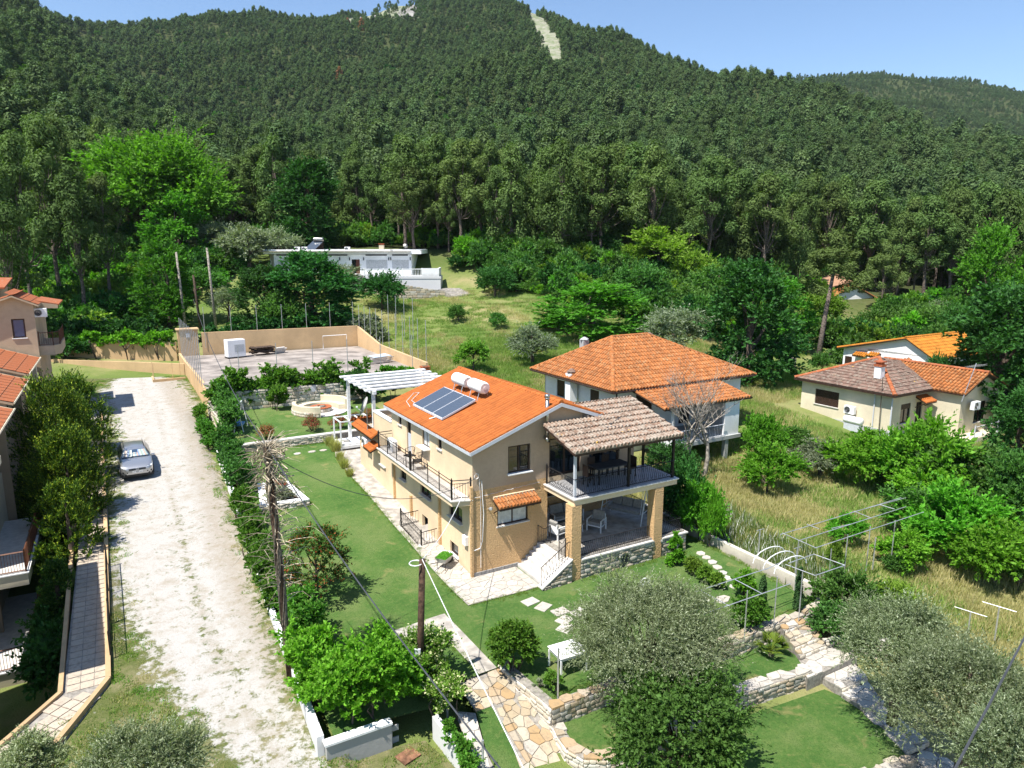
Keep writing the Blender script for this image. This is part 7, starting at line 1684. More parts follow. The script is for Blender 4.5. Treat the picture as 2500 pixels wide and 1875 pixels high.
# a few dead brown pines and pale bare trees among them
bc=[crown_mesh('pine_dead','pinefull',61,800,(7,11),.5,L['pinebrown'],.45,26,.26)[0]]
for u,v,y in ((885,118,800),(850,72,860),(832,250,640)):
    p=PDw(u,v,y); o=bpy.data.objects.new('dead_pine',bc[0]); COL.objects.link(o); o.location=(p.x,p.y,float(Tw(p.x,p.y)[0])); o.scale=(1.2,1.2,1.2); tag(o,'dead rust brown pine high on the green mountainside, '+{885:'the largest one',850:'small one just above the largest',832:'the lowest one'}[u],'pine tree','dead pines on the mountainside')
# undergrowth and shrubs between village and forest
under=[crown_mesh('shrub','round',s,2000,(3.4,3.0),.17,L[k],.5,30,.32)[0] for s,k in ((71,'mid'),(72,'dark'),(73,'mid'),(74,'mid'),(75,'yellowgreen'),(76,'dark'),(77,'mid'),(78,'vine'))]
uc=protocol(under,'shrub'); n=5200
t_=rng.uniform(-.8,.8,n); yy=rng.uniform(62,150,n); xx=t_*yy
ed=np.interp(t_,[-.8,-.62,-.5,-.42,-.30,-.24,-.15,-.05,.05,.15,.25,.34,.42,.5,.8],[64,66,88,95,112,118,112,98,90,84,82,80,90,70,60])
kp=(yy>ed)&(yy<ed+44); 
# keep the villa and the little house clear
def clear(xx,yy,boxes):
    ok=np.ones(len(xx),bool)
    for u0,u1,y0,y1 in boxes:
        u=1250+FPX*xx/yy*1.0; ok&=~((u>u0)&(u<u1)&(yy>y0)&(yy<y1))
    return ok
kp&=clear(xx,yy,[(600,1110,70,118),(2000,2160,90,122),(1925,2010,60,112),(1060,1190,70,106)])
xx,yy=xx[kp],yy[kp]; n=len(xx); s=rng.uniform(.45,1.35,n)
scatter('undergrowth',np.stack([xx,yy,Tw(xx,yy)-.2],1),rng.integers(0,8,n),np.stack([s,s,s*rng.uniform(.7,1.2,n)],1),rng.uniform(0,6.28,n),uc)
# meadow grass
def tuft(seed,mat,n,h,w,name='tuft'):
    r_=np.random.default_rng(seed); a=r_.uniform(0,6.28,n); rr=w*np.sqrt(r_.random(n)); b=np.stack([rr*np.cos(a),rr*np.sin(a),np.zeros(n)],1); hh=h*r_.uniform(.5,1.1,n)
    lean=r_.normal(size=(n,2))*.28; t=b+np.stack([lean[:,0]*hh,lean[:,1]*hh,hh],1); wd=sph(r_,n)*np.array([1,1,0])*.011*(1+h*.6)
    m_=b*.45+t*.55; P_=np.stack([b-wd,b+wd,m_+wd*.9,t,m_-wd*.9],1); me=bpy.data.meshes.new(name); me.vertices.add(5*n); me.vertices.foreach_set('co',P_.reshape(-1)); me.loops.add(5*n); me.loops.foreach_set('vertex_index',np.arange(5*n)); me.polygons.add(n)
    me.polygons.foreach_set('loop_start',np.arange(0,5*n,5)); me.polygons.foreach_set('loop_total',np.full(n,5)); me.update(calc_edges=True); me.materials.append(L[mat]); return me
tufts=[tuft(s,k,80,hh,.6) for s,k,hh in ((1,'meadow',.24),(2,'meadow',.34),(3,'meadowgreen',.22),(4,'meadowgreen',.2),(5,'meadow',.18),(6,'meadowgreen',.34))]
tc=protocol(tufts,'tuft')
n=16000; X=rng.uniform(11.8,48,n); Y=rng.uniform(-24,40,n); 
kp=~((X>14)&(X<28)&(Y>9)&(Y<20))&~((X>32)&(X<46)&(Y>0)&(Y<12))
X,Y=X[kp],Y[kp]; xw=CO.x+X*ca-Y*sa; yw=CO.y+X*sa+Y*ca
vis=(yw>8)&(np.abs(xw/np.maximum(yw,1))<.82); X,Y,xw,yw=X[vis],Y[vis],xw[vis],yw[vis]
n2=5000; xb=rng.uniform(-.3,.42,n2); yb=rng.uniform(60,100,n2); xb=xb*yb
dX,dY=xb-CO.x,yb-CO.y; SX=dX*ca+dY*sa; SY=-dX*sa+dY*ca; kb=(SX>11)&(SY>28)|(SY>52); xb,yb=xb[kb],yb[kb]
xw=np.concatenate([xw,xb]); yw=np.concatenate([yw,yb]); n=len(xw); 
g1=np.sin(xw*.31+1)*np.cos(yw*.23)+.6*np.sin(xw*.9+yw*.7)+rng.normal(size=n)*.5; isdry=(g1+np.where(yw<45,.25,-.35))>0
idx=np.where(isdry,rng.choice([0,1,4],n),rng.choice([2,3,5],n)); s=rng.uniform(.6,1.35,n)
scatter('meadow_grass',np.stack([xw,yw,Tw(xw,yw)-.02],1),idx,np.stack([s,s,s],1),rng.uniform(0,6.28,n),tc)
wf=[tuft(11,'whiteflower',40,.55,.5)]; wc_=protocol(wf,'flower'); n=150; X=11.9+3.2*rng.random(n)**1.6; Y=rng.uniform(-8,1,n); w3=TS(X,Y)
scatter('white_wildflowers',np.stack([CO.x+X*ca-Y*sa,CO.y+X*sa+Y*ca,w3],1),np.zeros(n),np.tile(rng.uniform(.8,1.5,n)[:,None],(1,3)),rng.uniform(0,6.28,n),wc_)

# weeds and tufts creeping into the gravel and along the foot of walls and paths
wt=[tuft(30+k,m_,50,h_,.22,'weed') for k,(m_,h_) in enumerate((('meadowgreen',.10),('meadowgreen',.07),('meadow',.09),('vine',.06)))]; wtc=protocol(wt,'weed')
X=rng.uniform(-22,-4.5,26000); Y=rng.uniform(-13,45,26000); cn=np.interp(Y,[-8,-3,2,8,14,20,30,38,46],[-9.2,-10.2,-10.6,-10.7,-10.5,-10.3,-10.0,-10.3,-10.6]); wd_=np.interp(Y,[-9,-4,1,6,16,26,36,42,46],[1.0,1.6,2.3,3.0,3.0,3.0,3.4,3.5,1.8])
q_=np.abs(X-cn)/wd_; patch=np.sin(X*2.1)*np.cos(Y*1.7)+rng.normal(size=len(X))*.5
kp=((q_>1.02)|((q_>.72)&(patch>.7)))&(patch>-.5); kp&=np.array([pip(a,b,LOT) for a,b in zip(X,Y)]); X,Y=X[kp],Y[kp]; n=len(X); s=rng.uniform(.5,1.3,n)
scatter('weeds',np.stack([CO.x+X*ca-Y*sa,CO.y+X*sa+Y*ca,TS(X,Y)+.04],1),rng.integers(0,4,n),np.stack([s,s,s],1),rng.uniform(0,6.28,n),wtc)
ed_=[((-4,-2.3),(-4,-6.3)),((-1.3,-2.1),(2.1,-2.2)),((-1.25,-2),(-1.2,3)),((-1.2,3),(-1.15,13.5)),((-2,-6.2),(-1.7,-8.6)),((-1.7,-8.6),(11,-8.7)),((11.1,-8.5),(11.2,2)),((3.9,-2.5),(9.9,-2.6)),((-3.0,-2.9),(-2.95,-6.2)),((-7.0,20.1),(-.3,20.1)),((-6.8,10.5),(-4.2,10.4)),((-4.2,10.4),(-4.5,14.1))]
ex_=[];ey_=[]
for (a,b) in ed_:
    L0=math.hypot(b[0]-a[0],b[1]-a[1]); k=int(L0*14); t=rng.random(k); ex_.append(a[0]+(b[0]-a[0])*t+rng.normal(size=k)*.07); ey_.append(a[1]+(b[1]-a[1])*t+rng.normal(size=k)*.07)
X=np.concatenate(ex_);Y=np.concatenate(ey_); n=len(X); s=rng.uniform(.4,1.1,n)
scatter('edge_grass',np.stack([CO.x+X*ca-Y*sa,CO.y+X*sa+Y*ca,zlawn(X,Y)+.01],1),rng.integers(0,2,n),np.stack([s*.6,s*.6,s],1),rng.uniform(0,6.28,n),wtc)
# ------------------------------------------------------------------ trees and shrubs one can point to
TL=[ # proto,i,u,vtop,y,width px,label
('plane',0,365,318,112,320,'huge bright green spreading plane tree left of the villa at the forest edge'),
('chestnut',0,745,388,118,178,'tall dark rounded tree right behind the left part of the villa'),
('maple',0,425,478,104,150,'bright green maple like tree right of the huge plane tree'),
('maple',1,398,600,82,160,'tall light green tree behind the tan wall left of the court booth'),
('olivebush',0,520,525,108,120,'silvery grey tree right of the huge plane tree'),
('olivebush',1,600,530,104,140,'soft grey green rounded tree left of the villa roof'),
('olivebush',2,680,548,116,100,'pale grey green tree touching the left end of the villa roof'),
('chestnut',1,635,650,80,175,'dark dense tree in front of the left end of the villa'),
('chestnut',0,755,612,80,235,'large dark green tree covering the middle left of the villa'),
('midtree',0,690,700,78,130,'dark low tree between the two in front of the villa'),
('olivebush',0,825,634,97,105,'grey olive tree in front of the villa left of the red brown door'),
('darkbush',0,930,662,92,112,'big round dark bush below the villa balustrade'),
('olivebush',1,553,690,84,95,'grey olive shrub behind the court left of the dark trees'),
('midtree',1,470,640,92,110,'mid green tree left of the grey olive shrub behind the court'),
('midbush',0,1118,742,86,55,'small round bush alone on the upper meadow, left one'),
('midbush',1,1212,760,80,50,'small round bush alone on the upper meadow, right one'),
('midtree',2,1140,640,110,90,'mid green tree right of the villa terrace'),
('darkbush',1,1208,645,106,95,'dark green tree at the top of the meadow steps'),
('midtree',0,1262,690,95,90,'round green tree above the pale meadow olive'),
('ygtree',0,1200,600,115,85,'yellow green tree at the forest edge right of the villa'),
('midtree',1,1330,660,98,100,'dense green tree left of the bright chestnut'),
('maple',0,1445,695,76,260,'broad bright green chestnut tree behind the white hipped house'),
('olivebush',2,1300,785,66,115,'silvery olive tree on the meadow behind the yellow house'),
('ygbush',0,1155,822,62,92,'round yellow green bush on the meadow behind the orange ridge'),
('olivebush',0,1650,735,72,175,'large silvery olive tree behind the right side of the hipped roof'),
('ygtree',1,1612,550,108,165,'broad olive green oak in front of the pines'),
('ygtree',2,1690,600,104,110,'yellowish oak right of the broad olive green oak'),
('midtree',2,1560,640,92,130,'dark green oak left of the broad olive green oak'),
('midtree',0,1760,640,98,150,'mid green tree left of the tall dark broadleaf'),
('maple',1,1920,690,84,150,'tall leafy tree just behind the tall dark broadleaf'),
('chestnut',1,1845,640,62,240,'tall dark broadleaf tree with visible trunk between the two right hand houses'),
('ygtree',0,2010,700,95,110,'yellow green tree left of the small white house'),
('midtree',1,2150,745,90,120,'dense green tree in front of the small white house'),
('midtree',2,2260,740,88,130,'spreading green tree above the black water tanks'),
('olivebush',1,2300,725,98,80,'pale grey olive among the green trees right of the small white house'),
('midtree',0,2340,730,84,110,'green tree above the yellow orange roof'),
('darkbush',0,2210,790,80,110,'dark round tree behind the yellow orange roof'),
('midbush',0,2010,860,74,60,'bush beside the black water tanks'),
('darkbush',1,2300,858,56,70,'small bush between the yellow orange roof and the cream bungalow'),
('chestnut',0,2475,690,52,290,'huge dark leafy tree at the right edge behind the cream bungalow'),
('chestnut',1,2400,830,66,130,'dark tree at the right end of the yellow orange roof'),
('maple',0,2440,560,90,160,'bright green tree at the right edge near the pines'),
('chestnut',0,2505,950,44,150,'dark leafy tree at the right edge in front of the huge one'),
('brightbush',0,1870,1000,44,110,'bright green bush right of the bare dead tree'),
('brightbush',1,1880,1090,42,150,'sprawling bright green bush at the foot of the dead tree, right side'),
('midbush',2,1948,1030,46,75,'small green bush at the left corner of the cream bungalow'),
('olivebush',2,2010,1065,43,130,'grey green bush below the cream bungalow air conditioner'),
('brightbush',2,2120,1035,41,190,'large bright green bush in front of the cream bungalow corner'),
('brightbush',0,2270,1010,38,230,'big leafy bush hiding the foot of the cream bungalow'),
('midbush',0,2200,1100,40,110,'green bush between the two large leafy bushes by the bungalow'),
('midbush',2,2370,1060,37,240,'wide leafy fig bush right of the bungalow terrace'),
('brightbush',2,2450,1160,35,170,'bright leafy bush at the right edge under the dark trees'),
('midbush',1,2240,1190,35,170,'fig bush at the end of the field pergola'),
('brightbush',1,2330,1190,34,230,'deep green bush mass in the middle of the right edge thicket'),
('brightbush',0,2215,1290,33,130,'vine leaf bush lowest in the right thicket, near the field'),
('brightbush',2,2430,1250,33,220,'dark leafed bush in the lower right of the thicket'),
('midbush',0,2500,1330,31,160,'dark bush cut by the right edge above the dry grass'),
('ygbush',1,2045,1310,30,45,'small vine covered clump under the field pergola'),
('brightbush',1,2070,1255,33,90,'vine trailing over the middle of the field pergola'),
('ygbush',0,2185,1408,27,115,'round yellow green shrub in the dry field'),
('midbush',0,2065,1385,25.5,170,'tall airy green shrub beside the steps and the white arch'),
('midbush',1,2050,1470,24.5,150,'darker shrub at the foot of the airy one by the steps'),
('midbush',1,2200,1340,30,70,'low bramble clump in the dry grass below the pergola'),
('midbush',2,2350,1560,25,110,'leafy bramble left of the tall T shaped pole'),
('midbush',0,2440,1590,24,110,'leafy bramble right of the tall T shaped pole'),
('darkbush',1,1675,1110,33.5,130,'dark glossy citrus tree right behind the covered terrace'),
('brightbush',0,1715,1160,32.5,120,'bright citrus tree beside the right end of the terrace'),
('darkbush',1,1655,1200,35,100,'shaded bush behind the terrace swing'),
('brightbush',1,1740,1200,31.5,75,'bright yellow green citrus next to the boundary wall'),
('darkbush',0,1640,1075,42,120,'bush seen through the upper terrace railing'),
('darkbush',1,1215,1000,47,40,'bush peeping over the yellow house roof ridge'),
('brightbush',2,560,960,61,0.1,'skip')]
TL+=[('midbush',0,2480,1090,35,200,'leafy green bush below the huge tree at the right edge'),('brightbush',1,2180,1060,39,130,'bright green bush in the middle of the row before the bungalow'),('brightbush',0,2290,1120,36,170,'rounded green bush between bungalow row and fig bushes')]
for r_ in TL:
    if r_[-1]=='skip': continue
    big=r_[0] in('plane','chestnut','maple','midtree','ygtree') or (r_[0]=='olivebush')
    ptree(*r_[:6],r_[6],cat='tree' if big else 'bush',name='tree' if big else 'bush',hmin=1.0)
# round clipped bush, hedges and creeper ------------------------------------
def bushy(key,kind,label,x,y,z,w,d,h,n,leaf,mat,clumps=40,cr=.3,cat='bush',name='bush',asp=.5,seed=1,rot=0,group=None,twig=False):
    cc,rr,_,rg=crown(kind,seed,0,leaf,None,asp,clumps,cr); S_=np.array([w,d,h]); me_=sprays('foliage',rg,cc,rr*.85,n,leaf,asp,L[mat],S_); cc=cc*S_
    o=bpy.data.objects.new(name,None); COL.objects.link(o); o.location=W(x,y,z); o.rotation_euler=(0,0,ROT+rot); tag(o,label,cat,group)
    f=bpy.data.objects.new('foliage',me_); COL.objects.link(f); f.parent=o
    s=MB(); rn=random.Random(seed)
    for i in range(min(14,len(cc))):
        p=cc[rn.randrange(len(cc))]; q=(p[0]*.35,p[1]*.35,0) if h<6 else (0,0,min(p[2]*.7,h*.5)); s.tube([q,((p[0]+q[0])/2,(p[1]+q[1])/2,p[2]*.55),tuple(p)],[.03*max(.5,h/3),.02,.008],4,cap=False)
    s.build('stems',M['bark'],o,True); return o
x,y,z=at(1258,1640,0); bushy('','round','clipped round dark green bush at the head of the stone path wall',x,y+.15,0,1.75,1.75,1.75,15000,.055,'hedge',60,.30,seed=3)
# conifers by the apartments
for i,(x,y,zt_,w,lb) in enumerate(((-14.9,24.6,6.4,4.8,'golden green conifer farthest up the gravel drive'),(-15.6,19.6,7.0,5.4,'large golden green conifer in the middle of the apartment side row'),(-15.05,14.8,5.3,4.0,'wide golden green conifer beside the upper apartment balcony'),(-15.0,10.6,3.9,3.0,'lower golden green conifer nearest the camera by the side path'),(-15.45,7.4,1.3,1.7,'smallest dark conifer bush beside the lower balcony'))):
    bot=W(x,y,-1.6); h=zt_+1.6
    cc,rr,_,rg=crown('tall',80+i,0,.09,None,.5,330 if i<3 else 160,.2); me_=sprays('crown',rg,cc,rr,60000 if i<3 else 22000,.06,.4,L['coniferdark' if i==4 else 'conifer'],(w,w,h),up=1.5,per=16,tl=1.25,spread=.35)
    o=bpy.data.objects.new('conifer',None); COL.objects.link(o); o.location=bot; tag(o,lb,'conifer','conifers between drive and apartments')
    f=bpy.data.objects.new('crown',me_); COL.objects.link(f); f.parent=o; MB().tube([(0,0,-.3),(0,0,h*.8)],[.2,.04],8).build('trunk',M['bark'],o)
x,y=-15.9,6.5; bushy('','round','dark green shrubs in the sunken strip beside the lower balcony',-15.75,5.2,-2.6,1.6,6.0,2.4,9000,.09,'dark',50,.3,seed=8); bushy('','round','shaded shrubs at the lower left corner of the apartments',-17.5,-1.5,-3.6,3.5,4,2.2,7000,.09,'dark',40,.3,seed=9)
# hedges along the fence
def hedge(label,pts,w,h,n,leaf,mat,seed,asp=.6,cat='hedge',name='hedge',droop=0,zoff=0.):
    rg=np.random.default_rng(seed); P_=np.array([(p[0],p[1],p[2]) for p in pts],float); seg=np.linalg.norm(np.diff(P_[:,:2],axis=0),axis=1); cum=np.concatenate([[0],np.cumsum(seg)])
    k=max(20,int(cum[-1]*14*(h+.5)*max(.6,w))); t=rg.uniform(0,cum[-1],k); cx=np.interp(t,cum,P_[:,0]); cy=np.interp(t,cum,P_[:,1]); cz_=np.interp(t,cum,P_[:,2]); 
    hv_=h*(.75+.25*np.sin(t*1.9+seed)+.12*np.sin(t*4.7)); cc=np.stack([cx+rg.uniform(-w/2,w/2,k)*.8,cy+rg.uniform(-w/2,w/2,k)*.8,cz_+hv_*np.sqrt(rg.random(k))*.85+.05],1); rr=rg.uniform(.10,.30,k)*min(1.3,.6+h*.3)
    org=cc.mean(0); org[2]=P_[:,2].min(); me_=sprays('foliage',rg,cc-org,rr*1.0,n,leaf*.85,asp,L[mat],(1,1,1),up=.6,per=14,tl=1.4,droop=.2,out=(0,0,-2)); o=bpy.data.objects.new(name,None); COL.objects.link(o); place(o,org[0],org[1],org[2]); tag(o,label,cat)
    f=bpy.data.objects.new('foliage',me_); COL.objects.link(f); f.parent=o
    s=MB(); rn=random.Random(seed)
    for i in range(int(cum[-1]*1.3)+2):
        q=cc[rn.randrange(k)]-org; s.tube([(q[0]*1.0,q[1],0),(q[0]+rn.uniform(-.2,.2),q[1],q[2]*.6),tuple(q)],[.035,.025,.01],4,cap=False)
    s.build('stems',M['bark'],o); return o
zz_=lambda x,y: float(zlawn(x,y))
hedge('bright green ivy hedge hanging over the long white garden wall by the gravel',[(-7.5,11.0,zz_(0,11)),(-7.75,8.0,zz_(0,8)),(-7.85,4,zz_(0,4)),(-7.95,1.0,.1)],1.1,1.5,30000,.075,'hedge',201)
hedge('thick green bushes beside the stone planter along the fence',[(-7.0,20.5,1.2),(-7.05,17,1.05),(-7.3,13.5,.85)],1.3,1.8,22000,.085,'mid',202)
hedge('tall green shrubs at the left of the upper lawn behind the tall narrow wall',[(-5.7,29.5,1.8),(-5.9,26,1.7),(-6.2,22.6,1.5)],1.2,2.6,20000,.09,'mid',203)
hedge('clipped ivy mound outside the tall narrow wall, nearest the camera',[(-7.6,26.5,1.35),(-7.5,23.5,1.2),(-7.5,22.2,1.2)],.75,1.25,12000,.07,'hedge',204); hedge('small ivy mound outside the tall narrow wall, farther one',[(-7.3,30.5,1.6),(-7.35,29.0,1.5)],.7,1.3,5000,.07,'hedge',205)
hedge('long dark grape vine hedge across the near side of the court',[(-6.2,29.9,2.0),(-2.5,30.2,2.1),(1.5,29.9,2.1),(5.0,29.8,2.1)],1.5,2.9,60000,.12,'hedge',206)
hedge('green shrub in front of the rough stone wall left of the fire pit',[(-2.3,28.3,1.9),(-1.6,28.2,1.9)],1.0,1.7,7000,.09,'hedge',207)
hedge('grape vine leaves on top of the long tan wall behind the gravel',[(-17.5,55.5,4.2),(-7.5,50.5,4.4)],1.2,1.5,12000,.16,'vine',208)
hedge('vine hedge over the near garden corner above the block wall',[(-8.0,-4.2,.1),(-7.7,-6.1,0),(-6.6,-6.5,0),(-5.5,-6.3,0)],1.6,2.3,46000,.075,'vine',210)
hedge('dense green shrubs at the foot of the twig covered pole',[(-7.5,.8,0),(-7.5,-1.6,0),(-7.7,-3.4,0)],1.0,1.7,20000,.08,'hedge',211)
hedge('jasmine bush with pale flowers around the bare utility pole',[(-4.9,-5.6,0),(-4.5,-6.3,0)],1.35,2.5,22000,.055,'jasmine',212)
hedge('yellow green flowering shrub by the grey gate post',[(-4.8,-7.0,-.2),(-4.7,-7.6,-.4)],1.0,1.4,12000,.05,'jasmine',213)
hedge('ivy trailing down the slanting white wall',[(-4.9,-7.9,-.6),(-4.85,-9.6,-.9)],.3,.5,4500,.055,'hedge',214)
hedge('wild leafy undergrowth in the shade left of the court',[(-22,60,3.5),(-14,57,3.8),(-9,54,4)],4.5,3.2,16000,.22,'dark',215)
hedge('dark shrubs behind the far court wall',[(-4,51.5,4),(3,52,4.2),(9.5,51.5,4.5)],1.6,2.4,14000,.18,'dark',216)
hedge('pinkish flowering oleander behind the corner of the court',[(10.9,51,4.6),(13,50.3,5)],1.6,1.7,7000,.14,'lavender',217)
hedge('scrub growing against the meadow side of the court',[(12.0,49,4.2),(12.3,45.5,4.0)],1.3,2.0,7000,.13,'olivegrey',218)
hedge('leafy climbing bush behind the white pergola',[(5.6,27.5,2.1),(6.6,27,2.1)],1.2,2.4,8000,.1,'dark',219); hedge('vine on the wall between the pergola and the court',[(6.5,29.9,3.2),(9.5,29.8,3.4)],.7,.8,6000,.1,'vine',220)
hedge('dark bush right of the fire pit seat',[(3.6,28.0,1.9),(4.4,27.6,1.9)],1.6,2.3,10000,.1,'dark',221)
# red shrubs, grasses
for i,(x,y,s_) in enumerate(((-1.35,21.5,1.0),(.5,21.3,.9),(1.7,21.6,.8),(2.9,21.6,1.0),(-4.4,21.0,.85),(3.9,21.3,.7))):
    c,nn,cc,rg=crown('round',300+i,2600,.05,None,.3,26,.36); c=c*np.array([1.4,1.4,1.25])*s_
    me_=leafmesh('foliage',c,nn,.05,.3,L['redshrub'],rg); o=bpy.data.objects.new('red_shrub',None); COL.objects.link(o); place(o,x,y,1.72); tag(o,('feathery red tipped shrub on the upper lawn edge, left of the row','feathery red tipped shrub second in the row left of the day bed','feathery red tipped shrub behind the day bed posts','feathery red tipped shrub above the day bed','lone red tipped shrub next to the head of the twig covered pole','small feathery red tipped shrub at the corner of the house')[i],'shrub','red tipped shrubs along the low wall')
    f=bpy.data.objects.new('foliage',me_); COL.objects.link(f); f.parent=o
    s=MB(); rn=random.Random(i)
    for k in range(12): a=rn.uniform(0,6.28); s.tube([(0,0,0),(.4*s_*math.cos(a),.4*s_*math.sin(a),.8*s_)],.012,3)
    s.build('stems',M['bark'],o)
pg=tuft(401,'pampas',420,.75,.22,'blades')
for i,(x,y) in enumerate(((-.75,19.4),(-.75,18.0),(-.95,16.3),(-1.1,15.0),(-1.2,13.6))):
    o=bpy.data.objects.new('ornamental_grass',pg); COL.objects.link(o); place(o,x,y,zz_(x,y),i); s_=(.9,1.1,.8,.9,.75)[i]; o.scale=(s_,s_,s_); tag(o,'yellow green grass tuft at the lawn and patio edge, '+('farthest, by the day bed','second from the day bed','middle one','second from the camera','nearest the camera')[i],'grass tuft','ornamental grasses along the patio')
def fan(label,x,y,z,r,mat,n=26,seed=1,cat='palm',trunk=.2):
    o=thing('small_palm',label,cat,x,y,z); rn=random.Random(seed)
    MB().tube([(0,0,-.1),(0,0,trunk)],.09,7).build('trunk',M['bark'],o)
    s=MB()
    for k in range(n):
        a=rn.uniform(0,6.28); e=rn.uniform(.1,1.2); l=r*rn.uniform(.7,1.1); d=Vector((math.cos(a)*math.cos(e),math.sin(a)*math.cos(e),math.sin(e))); sd=Vector((-math.sin(a),math.cos(a),0))
        for j in range(-4,5):
            t0=Vector((0,0,trunk))+d*l*.45; dd=(d+sd*j*.16).normalized(); p1=t0+dd*l*.3; p2=t0+dd*l*.6-Vector((0,0,l*.1)); w_=dd.cross(Vector((0,0,1))).normalized()*.018
            s.add([t0,p1+w_,p2,p1-w_],[(0,1,2,3)])
        s.tube([(0,0,trunk),tuple(Vector((0,0,trunk))+d*l*.45)],.008,3,cap=False)
    s.build('fronds',L[mat],o)
x,y,z=at(1882,1600,-.55); fan('small yellow green fan palm on the narrow terrace lawn',x,y,-.55,.75,'palm',30,2); fan('small fan palm sprouting behind the vine hedge by the corner',-6.9,-5.3,0,.9,'palm',22,3,trunk=.5); x,y,z=at(1320,1672,0); fan('tiny spiky agave in the grass near the thin steel post',x,y,0,.3,'olivegrey',16,4,'plant',.02); fan('palm between the cream bungalow and the orange gabled house',38.5,11.0,2.8,1.2,'palm',26,5,trunk=.8)
# cypresses
for i,(u,v,h,lb) in enumerate(((1858,1500,1.6,'slim dark cypress left of the stair top'),(1947,1490,1.75,'slim dark cypress under the white arch'))):
    x,y,z=at(u,v,0); c,nn,cc,rg=crown('column',330+i,5000,.04,None,.4,70,.35); me_=leafmesh('foliage',c*np.array([.42,.42,h]),nn+np.array([0,0,1.]),.04,.4,L['cypress'],rg); o=bpy.data.objects.new('cypress',None); COL.objects.link(o); place(o,x,y,0); tag(o,lb,'cypress','slim cypresses at the top of the steps'); f=bpy.data.objects.new('foliage',me_); COL.objects.link(f); f.parent=o; MB().tube([(0,0,0),(0,0,h*.6)],.03,5).build('trunk',M['bark'],o)
# shrubs on the front lawn
x,y,z=at(1648,1375,0); bushy('','cone','pointed bright green shrub at the foot of the terrace stone wall',x,y,0,.9,.9,1.45,5500,.06,'vine',30,.4,seed=21)
for i,(u,v,w,lb) in enumerate(((1690,1400,.75,'first after the pointed one'),(1722,1420,.7,'second after the pointed one'),(1748,1435,.55,'last of the row'))):
    x,y,z=at(u,v,0); bushy('','round','small yellow green shrub of the diagonal row, '+lb,x,y,0,w,w,.7,3000,.055,'ygbush' if 0 else 'yellowgreen',24,.4,seed=22+i,group='shrub row on the front lawn')
x,y,z=at(1815,1455,0); bushy('','round','glossy green laurel under the steel pergola, upper part of the clump',x,y,0,.9,.9,1.05,5000,.06,'vine',30,.36,seed=26)
x,y,z=at(1845,1525,0); bushy('','round','glossy green laurel beside the front retaining wall',x-.2,y+.1,0,1.5,1.0,1.2,8000,.06,'hedge',36,.34,seed=27)
x,y,z=at(1357,1690,0); bushy('','round','little green shrub beside the thin steel post on the lawn edge',x,y+.1,0,.6,.5,.7,2600,.045,'hedge',20,.4,seed=28)
bushy('','round','grey leafed herbs filling the stone planter',-5.6,11.9,.8,1.6,1.7,.45,6000,.05,'lavender',50,.26,seed=29); bushy('','round','orange flowering plants at the back of the stone planter',-5.4,13.3,.8,1.4,.7,.4,3000,.05,'redshrub',26,.3,seed=30)
# photinia tree near the pole
def bigtree(label,x,y,z,w,h,n,leaf,mat,kind,seed,clumps,cr,r=.12,asp=.45,bare=.2,nb=16,name='tree',cat='tree',lift=0.,norm=(0,0,0)):
    cc,rr,_,rg=crown(kind,seed,0,leaf,None,asp,clumps,cr); S_=np.array([w,w,h*(1-lift)]); me_=sprays('crown',rg,cc,rr,n,leaf,asp,L[mat],S_,up=.7,per=18,tl=1.25,droop=.15); me_.transform(Matrix.Translation((0,0,h*lift))); cc=cc*S_+np.array([0,0,h*lift]); tm_=trunk_mesh(cc,h,r,M['bark'],seed,nb=nb,bare=bare)
    o=bpy.data.objects.new(name,None); COL.objects.link(o); o.location=W(x,y,z); tag(o,label,cat)
    for m_,nm in ((me_,'crown'),(tm_,'trunk')): q=bpy.data.objects.new(nm,m_); COL.objects.link(q); q.parent=o
    return o
x,y,z=at(775,1465,0); bigtree('red tipped photinia tree on the lawn beside the twig covered pole',x,y,0,3.4,3.0,13000,.05,'photinia','tall',41,60,.20,.07,lift=.1)
# olives and leafy tree in the foreground
def P3(u,v,y): p=PDw(u,v,y); return toS(p)+(p.z,)
def fg(label,u,vt,vb,y,wpx,n,leaf,mat,kind,seed,clumps,cr,asp,**k):
    top=PDw(u,vt,y); bot=PDw(u,vb,y); x_,y_=toS(top); h=top.z-bot.z; bigtree(label,x_,y_,bot.z,wpx/FPX*y*1.06,h,n,leaf,mat,kind,seed,clumps,cr,asp=asp,**k)
fg('large silvery olive tree in the middle foreground over the terrace wall',1590,1405,1760,20.3,480,115000,.040,'olive','round',51,300,.17,.27,r=.16,lift=.18,nb=26,bare=.12)
fg('dark green broadleaf tree in front of the large olive',1665,1635,1930,17.5,390,52000,.052,'mid','round',52,170,.2,.6,r=.12,lift=.05,nb=20)
fg('silvery olive tree right of the steps',2215,1440,1740,19.8,330,75000,.040,'olive','round',53,230,.18,.27,r=.14,lift=.1,nb=20)
fg('big olive tree filling the bottom right corner',2390,1540,1900,17.2,460,95000,.038,'olive','round',54,280,.18,.27,r=.16,lift=.08,nb=24)
fg('olive tree crown cut by the right bottom edge',2490,1700,2000,14.2,270,40000,.036,'olive','round',55,120,.24,.27,r=.12,lift=.1)
fg('greyish olive tree at the bottom edge over the gravel grass',330,1765,2050,13.5,330,50000,.036,'olive','round',56,150,.22,.27,r=.1,lift=.1)
fg('greyish olive tree in the bottom left corner',55,1785,2000,14.5,200,30000,.036,'olive','round',57,100,.24,.27,r=.1,lift=.1)
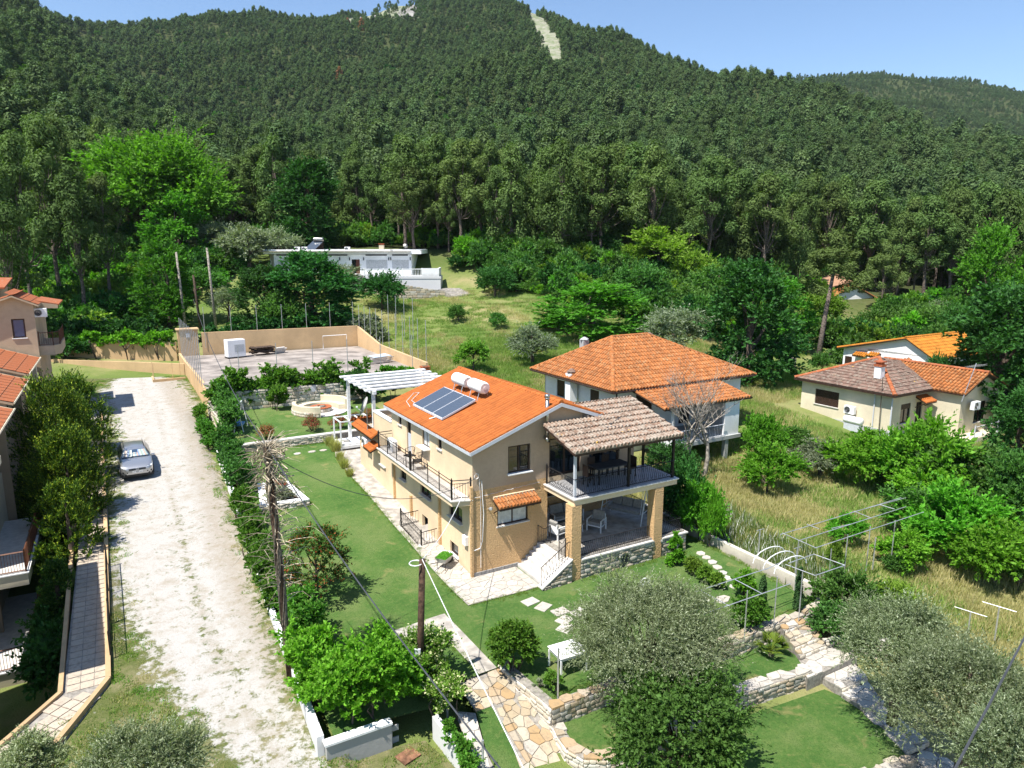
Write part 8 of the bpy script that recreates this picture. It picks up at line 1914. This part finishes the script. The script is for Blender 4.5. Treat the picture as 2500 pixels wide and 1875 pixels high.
# bare tree by the stilted house and fallen branches
def baretree(label,u,v,z,h,seed):
    p=Pw(u,v,z); rn=random.Random(seed); o=bpy.data.objects.new('bare_tree',None); COL.objects.link(o); o.location=p; tag(o,label,'tree'); tr=MB(); tw=MB()
    def grow(mb,p,d,l,r,lv):
        pts=[p]; q=p; 
        for k in range(4):
            d=(d+Vector((rn.uniform(-.2,.2),rn.uniform(-.2,.2),rn.uniform(-.05,.15)))).normalized(); q=q+d*l/4; pts.append(q)
        (tr if lv<2 else tw).tube([tuple(a) for a in pts],[r*(1-.13*k) for k in range(5)],6 if lv<2 else 3,cap=False)
        if lv<5:
            for k in range(rn.choice((2,3,3,4)) if lv else 3):
                t=rn.randrange(2,5); a=rn.uniform(0,6.28); nd=(d+Vector((math.cos(a),math.sin(a),rn.uniform(-.1,.5)))*rn.uniform(.5,.95)).normalized(); grow(mb,pts[t],nd,l*rn.uniform(.6,.85),r*.52,lv+1)
    for (dx,l) in ((-.25,h*.36),(.22,h*.40)): grow(tr,Vector((dx*2,0,-.2)),Vector((dx*.5,0,1)),l,.17,0)
    tr.build('trunk',M['deadbark'],o,True); tw.build('branches',M['deadbark'],o)['kind']='stuff'
baretree('bare grey leafless tree in front of the stilted porch',1700,1160,.2,7.0,5)
for i,(u,vt,vb,y,lb) in enumerate(((2020,665,745,92,'leaning bare pine trunk left of the small white house'),)):
    pass
o=PDw(2000,830,75); q=PDw(2040,640,78); t=bpy.data.objects.new('pine_tree',None); COL.objects.link(t); t.location=(o.x,o.y,float(Tw(o.x,o.y)[0])); tag(t,'leaning pine with long bare trunk left of the black water tanks','pine tree')
d=q-Vector(t.location); MB().tube([(0,0,0),tuple(d*.5+Vector((-.1,0,0))),tuple(d)],[.32,.24,.16],8).build('trunk',M['pinebark'],t,True)
f=bpy.data.objects.new('crown',PROTO['pineN'][0][0]); COL.objects.link(f); f.parent=t; f.location=d+Vector((0,0,-7.5)); f.scale=(.9,.9,.62)
for i,(u,vt,y,w,lb) in enumerate(((25,330,78,150,'tall dark pine at the left edge behind the apartments'),(95,300,84,170,'tall dark pine second from the left edge'),(165,400,80,150,'dark pine with thick trunk third from the left edge'),(238,430,88,120,'dark pine with leaning trunk left of the huge plane tree'),(-20,420,66,150,'dark pine crown cut by the left edge'))):
    p=PDw(u,vt,y); z=float(Tw(p.x,p.y)[0]); plant('pineN',i%4,p.x,p.y,w/FPX*y*1.1,p.z-z,z-.2,lb,'pine tree',name='pine_tree')
# white flowers and dry rose clump in the field, rocks on the peak
rk=thing('rock_outcrop','pale bare rock outcrop on the mountain top','rocks',0,0,0); rk.rotation_euler=(0,0,0); rk.location=(0,0,0); rn=random.Random(4)
for k in range(26):
    x=-165+rn.uniform(-48,48); yy_=945+rn.uniform(-18,22); s=MB(); s.lathe([(.3,-6),(1,-3),(.85,1.5),(.5,3.2),(.1,4)],(0,0,0),7); o=s.build('rock',M['rocks'],rk); o.location=(x,yy_,float(Tw(x,yy_)[0])); o.scale=(rn.uniform(3,8),rn.uniform(3,6),rn.uniform(.8,2.0)); o.rotation_euler=(rn.uniform(-.3,.3),rn.uniform(-.3,.3),rn.uniform(0,6))
print('objects',len(bpy.data.objects),'tris',sum(len(m.polygons)*2 for m in bpy.data.meshes))
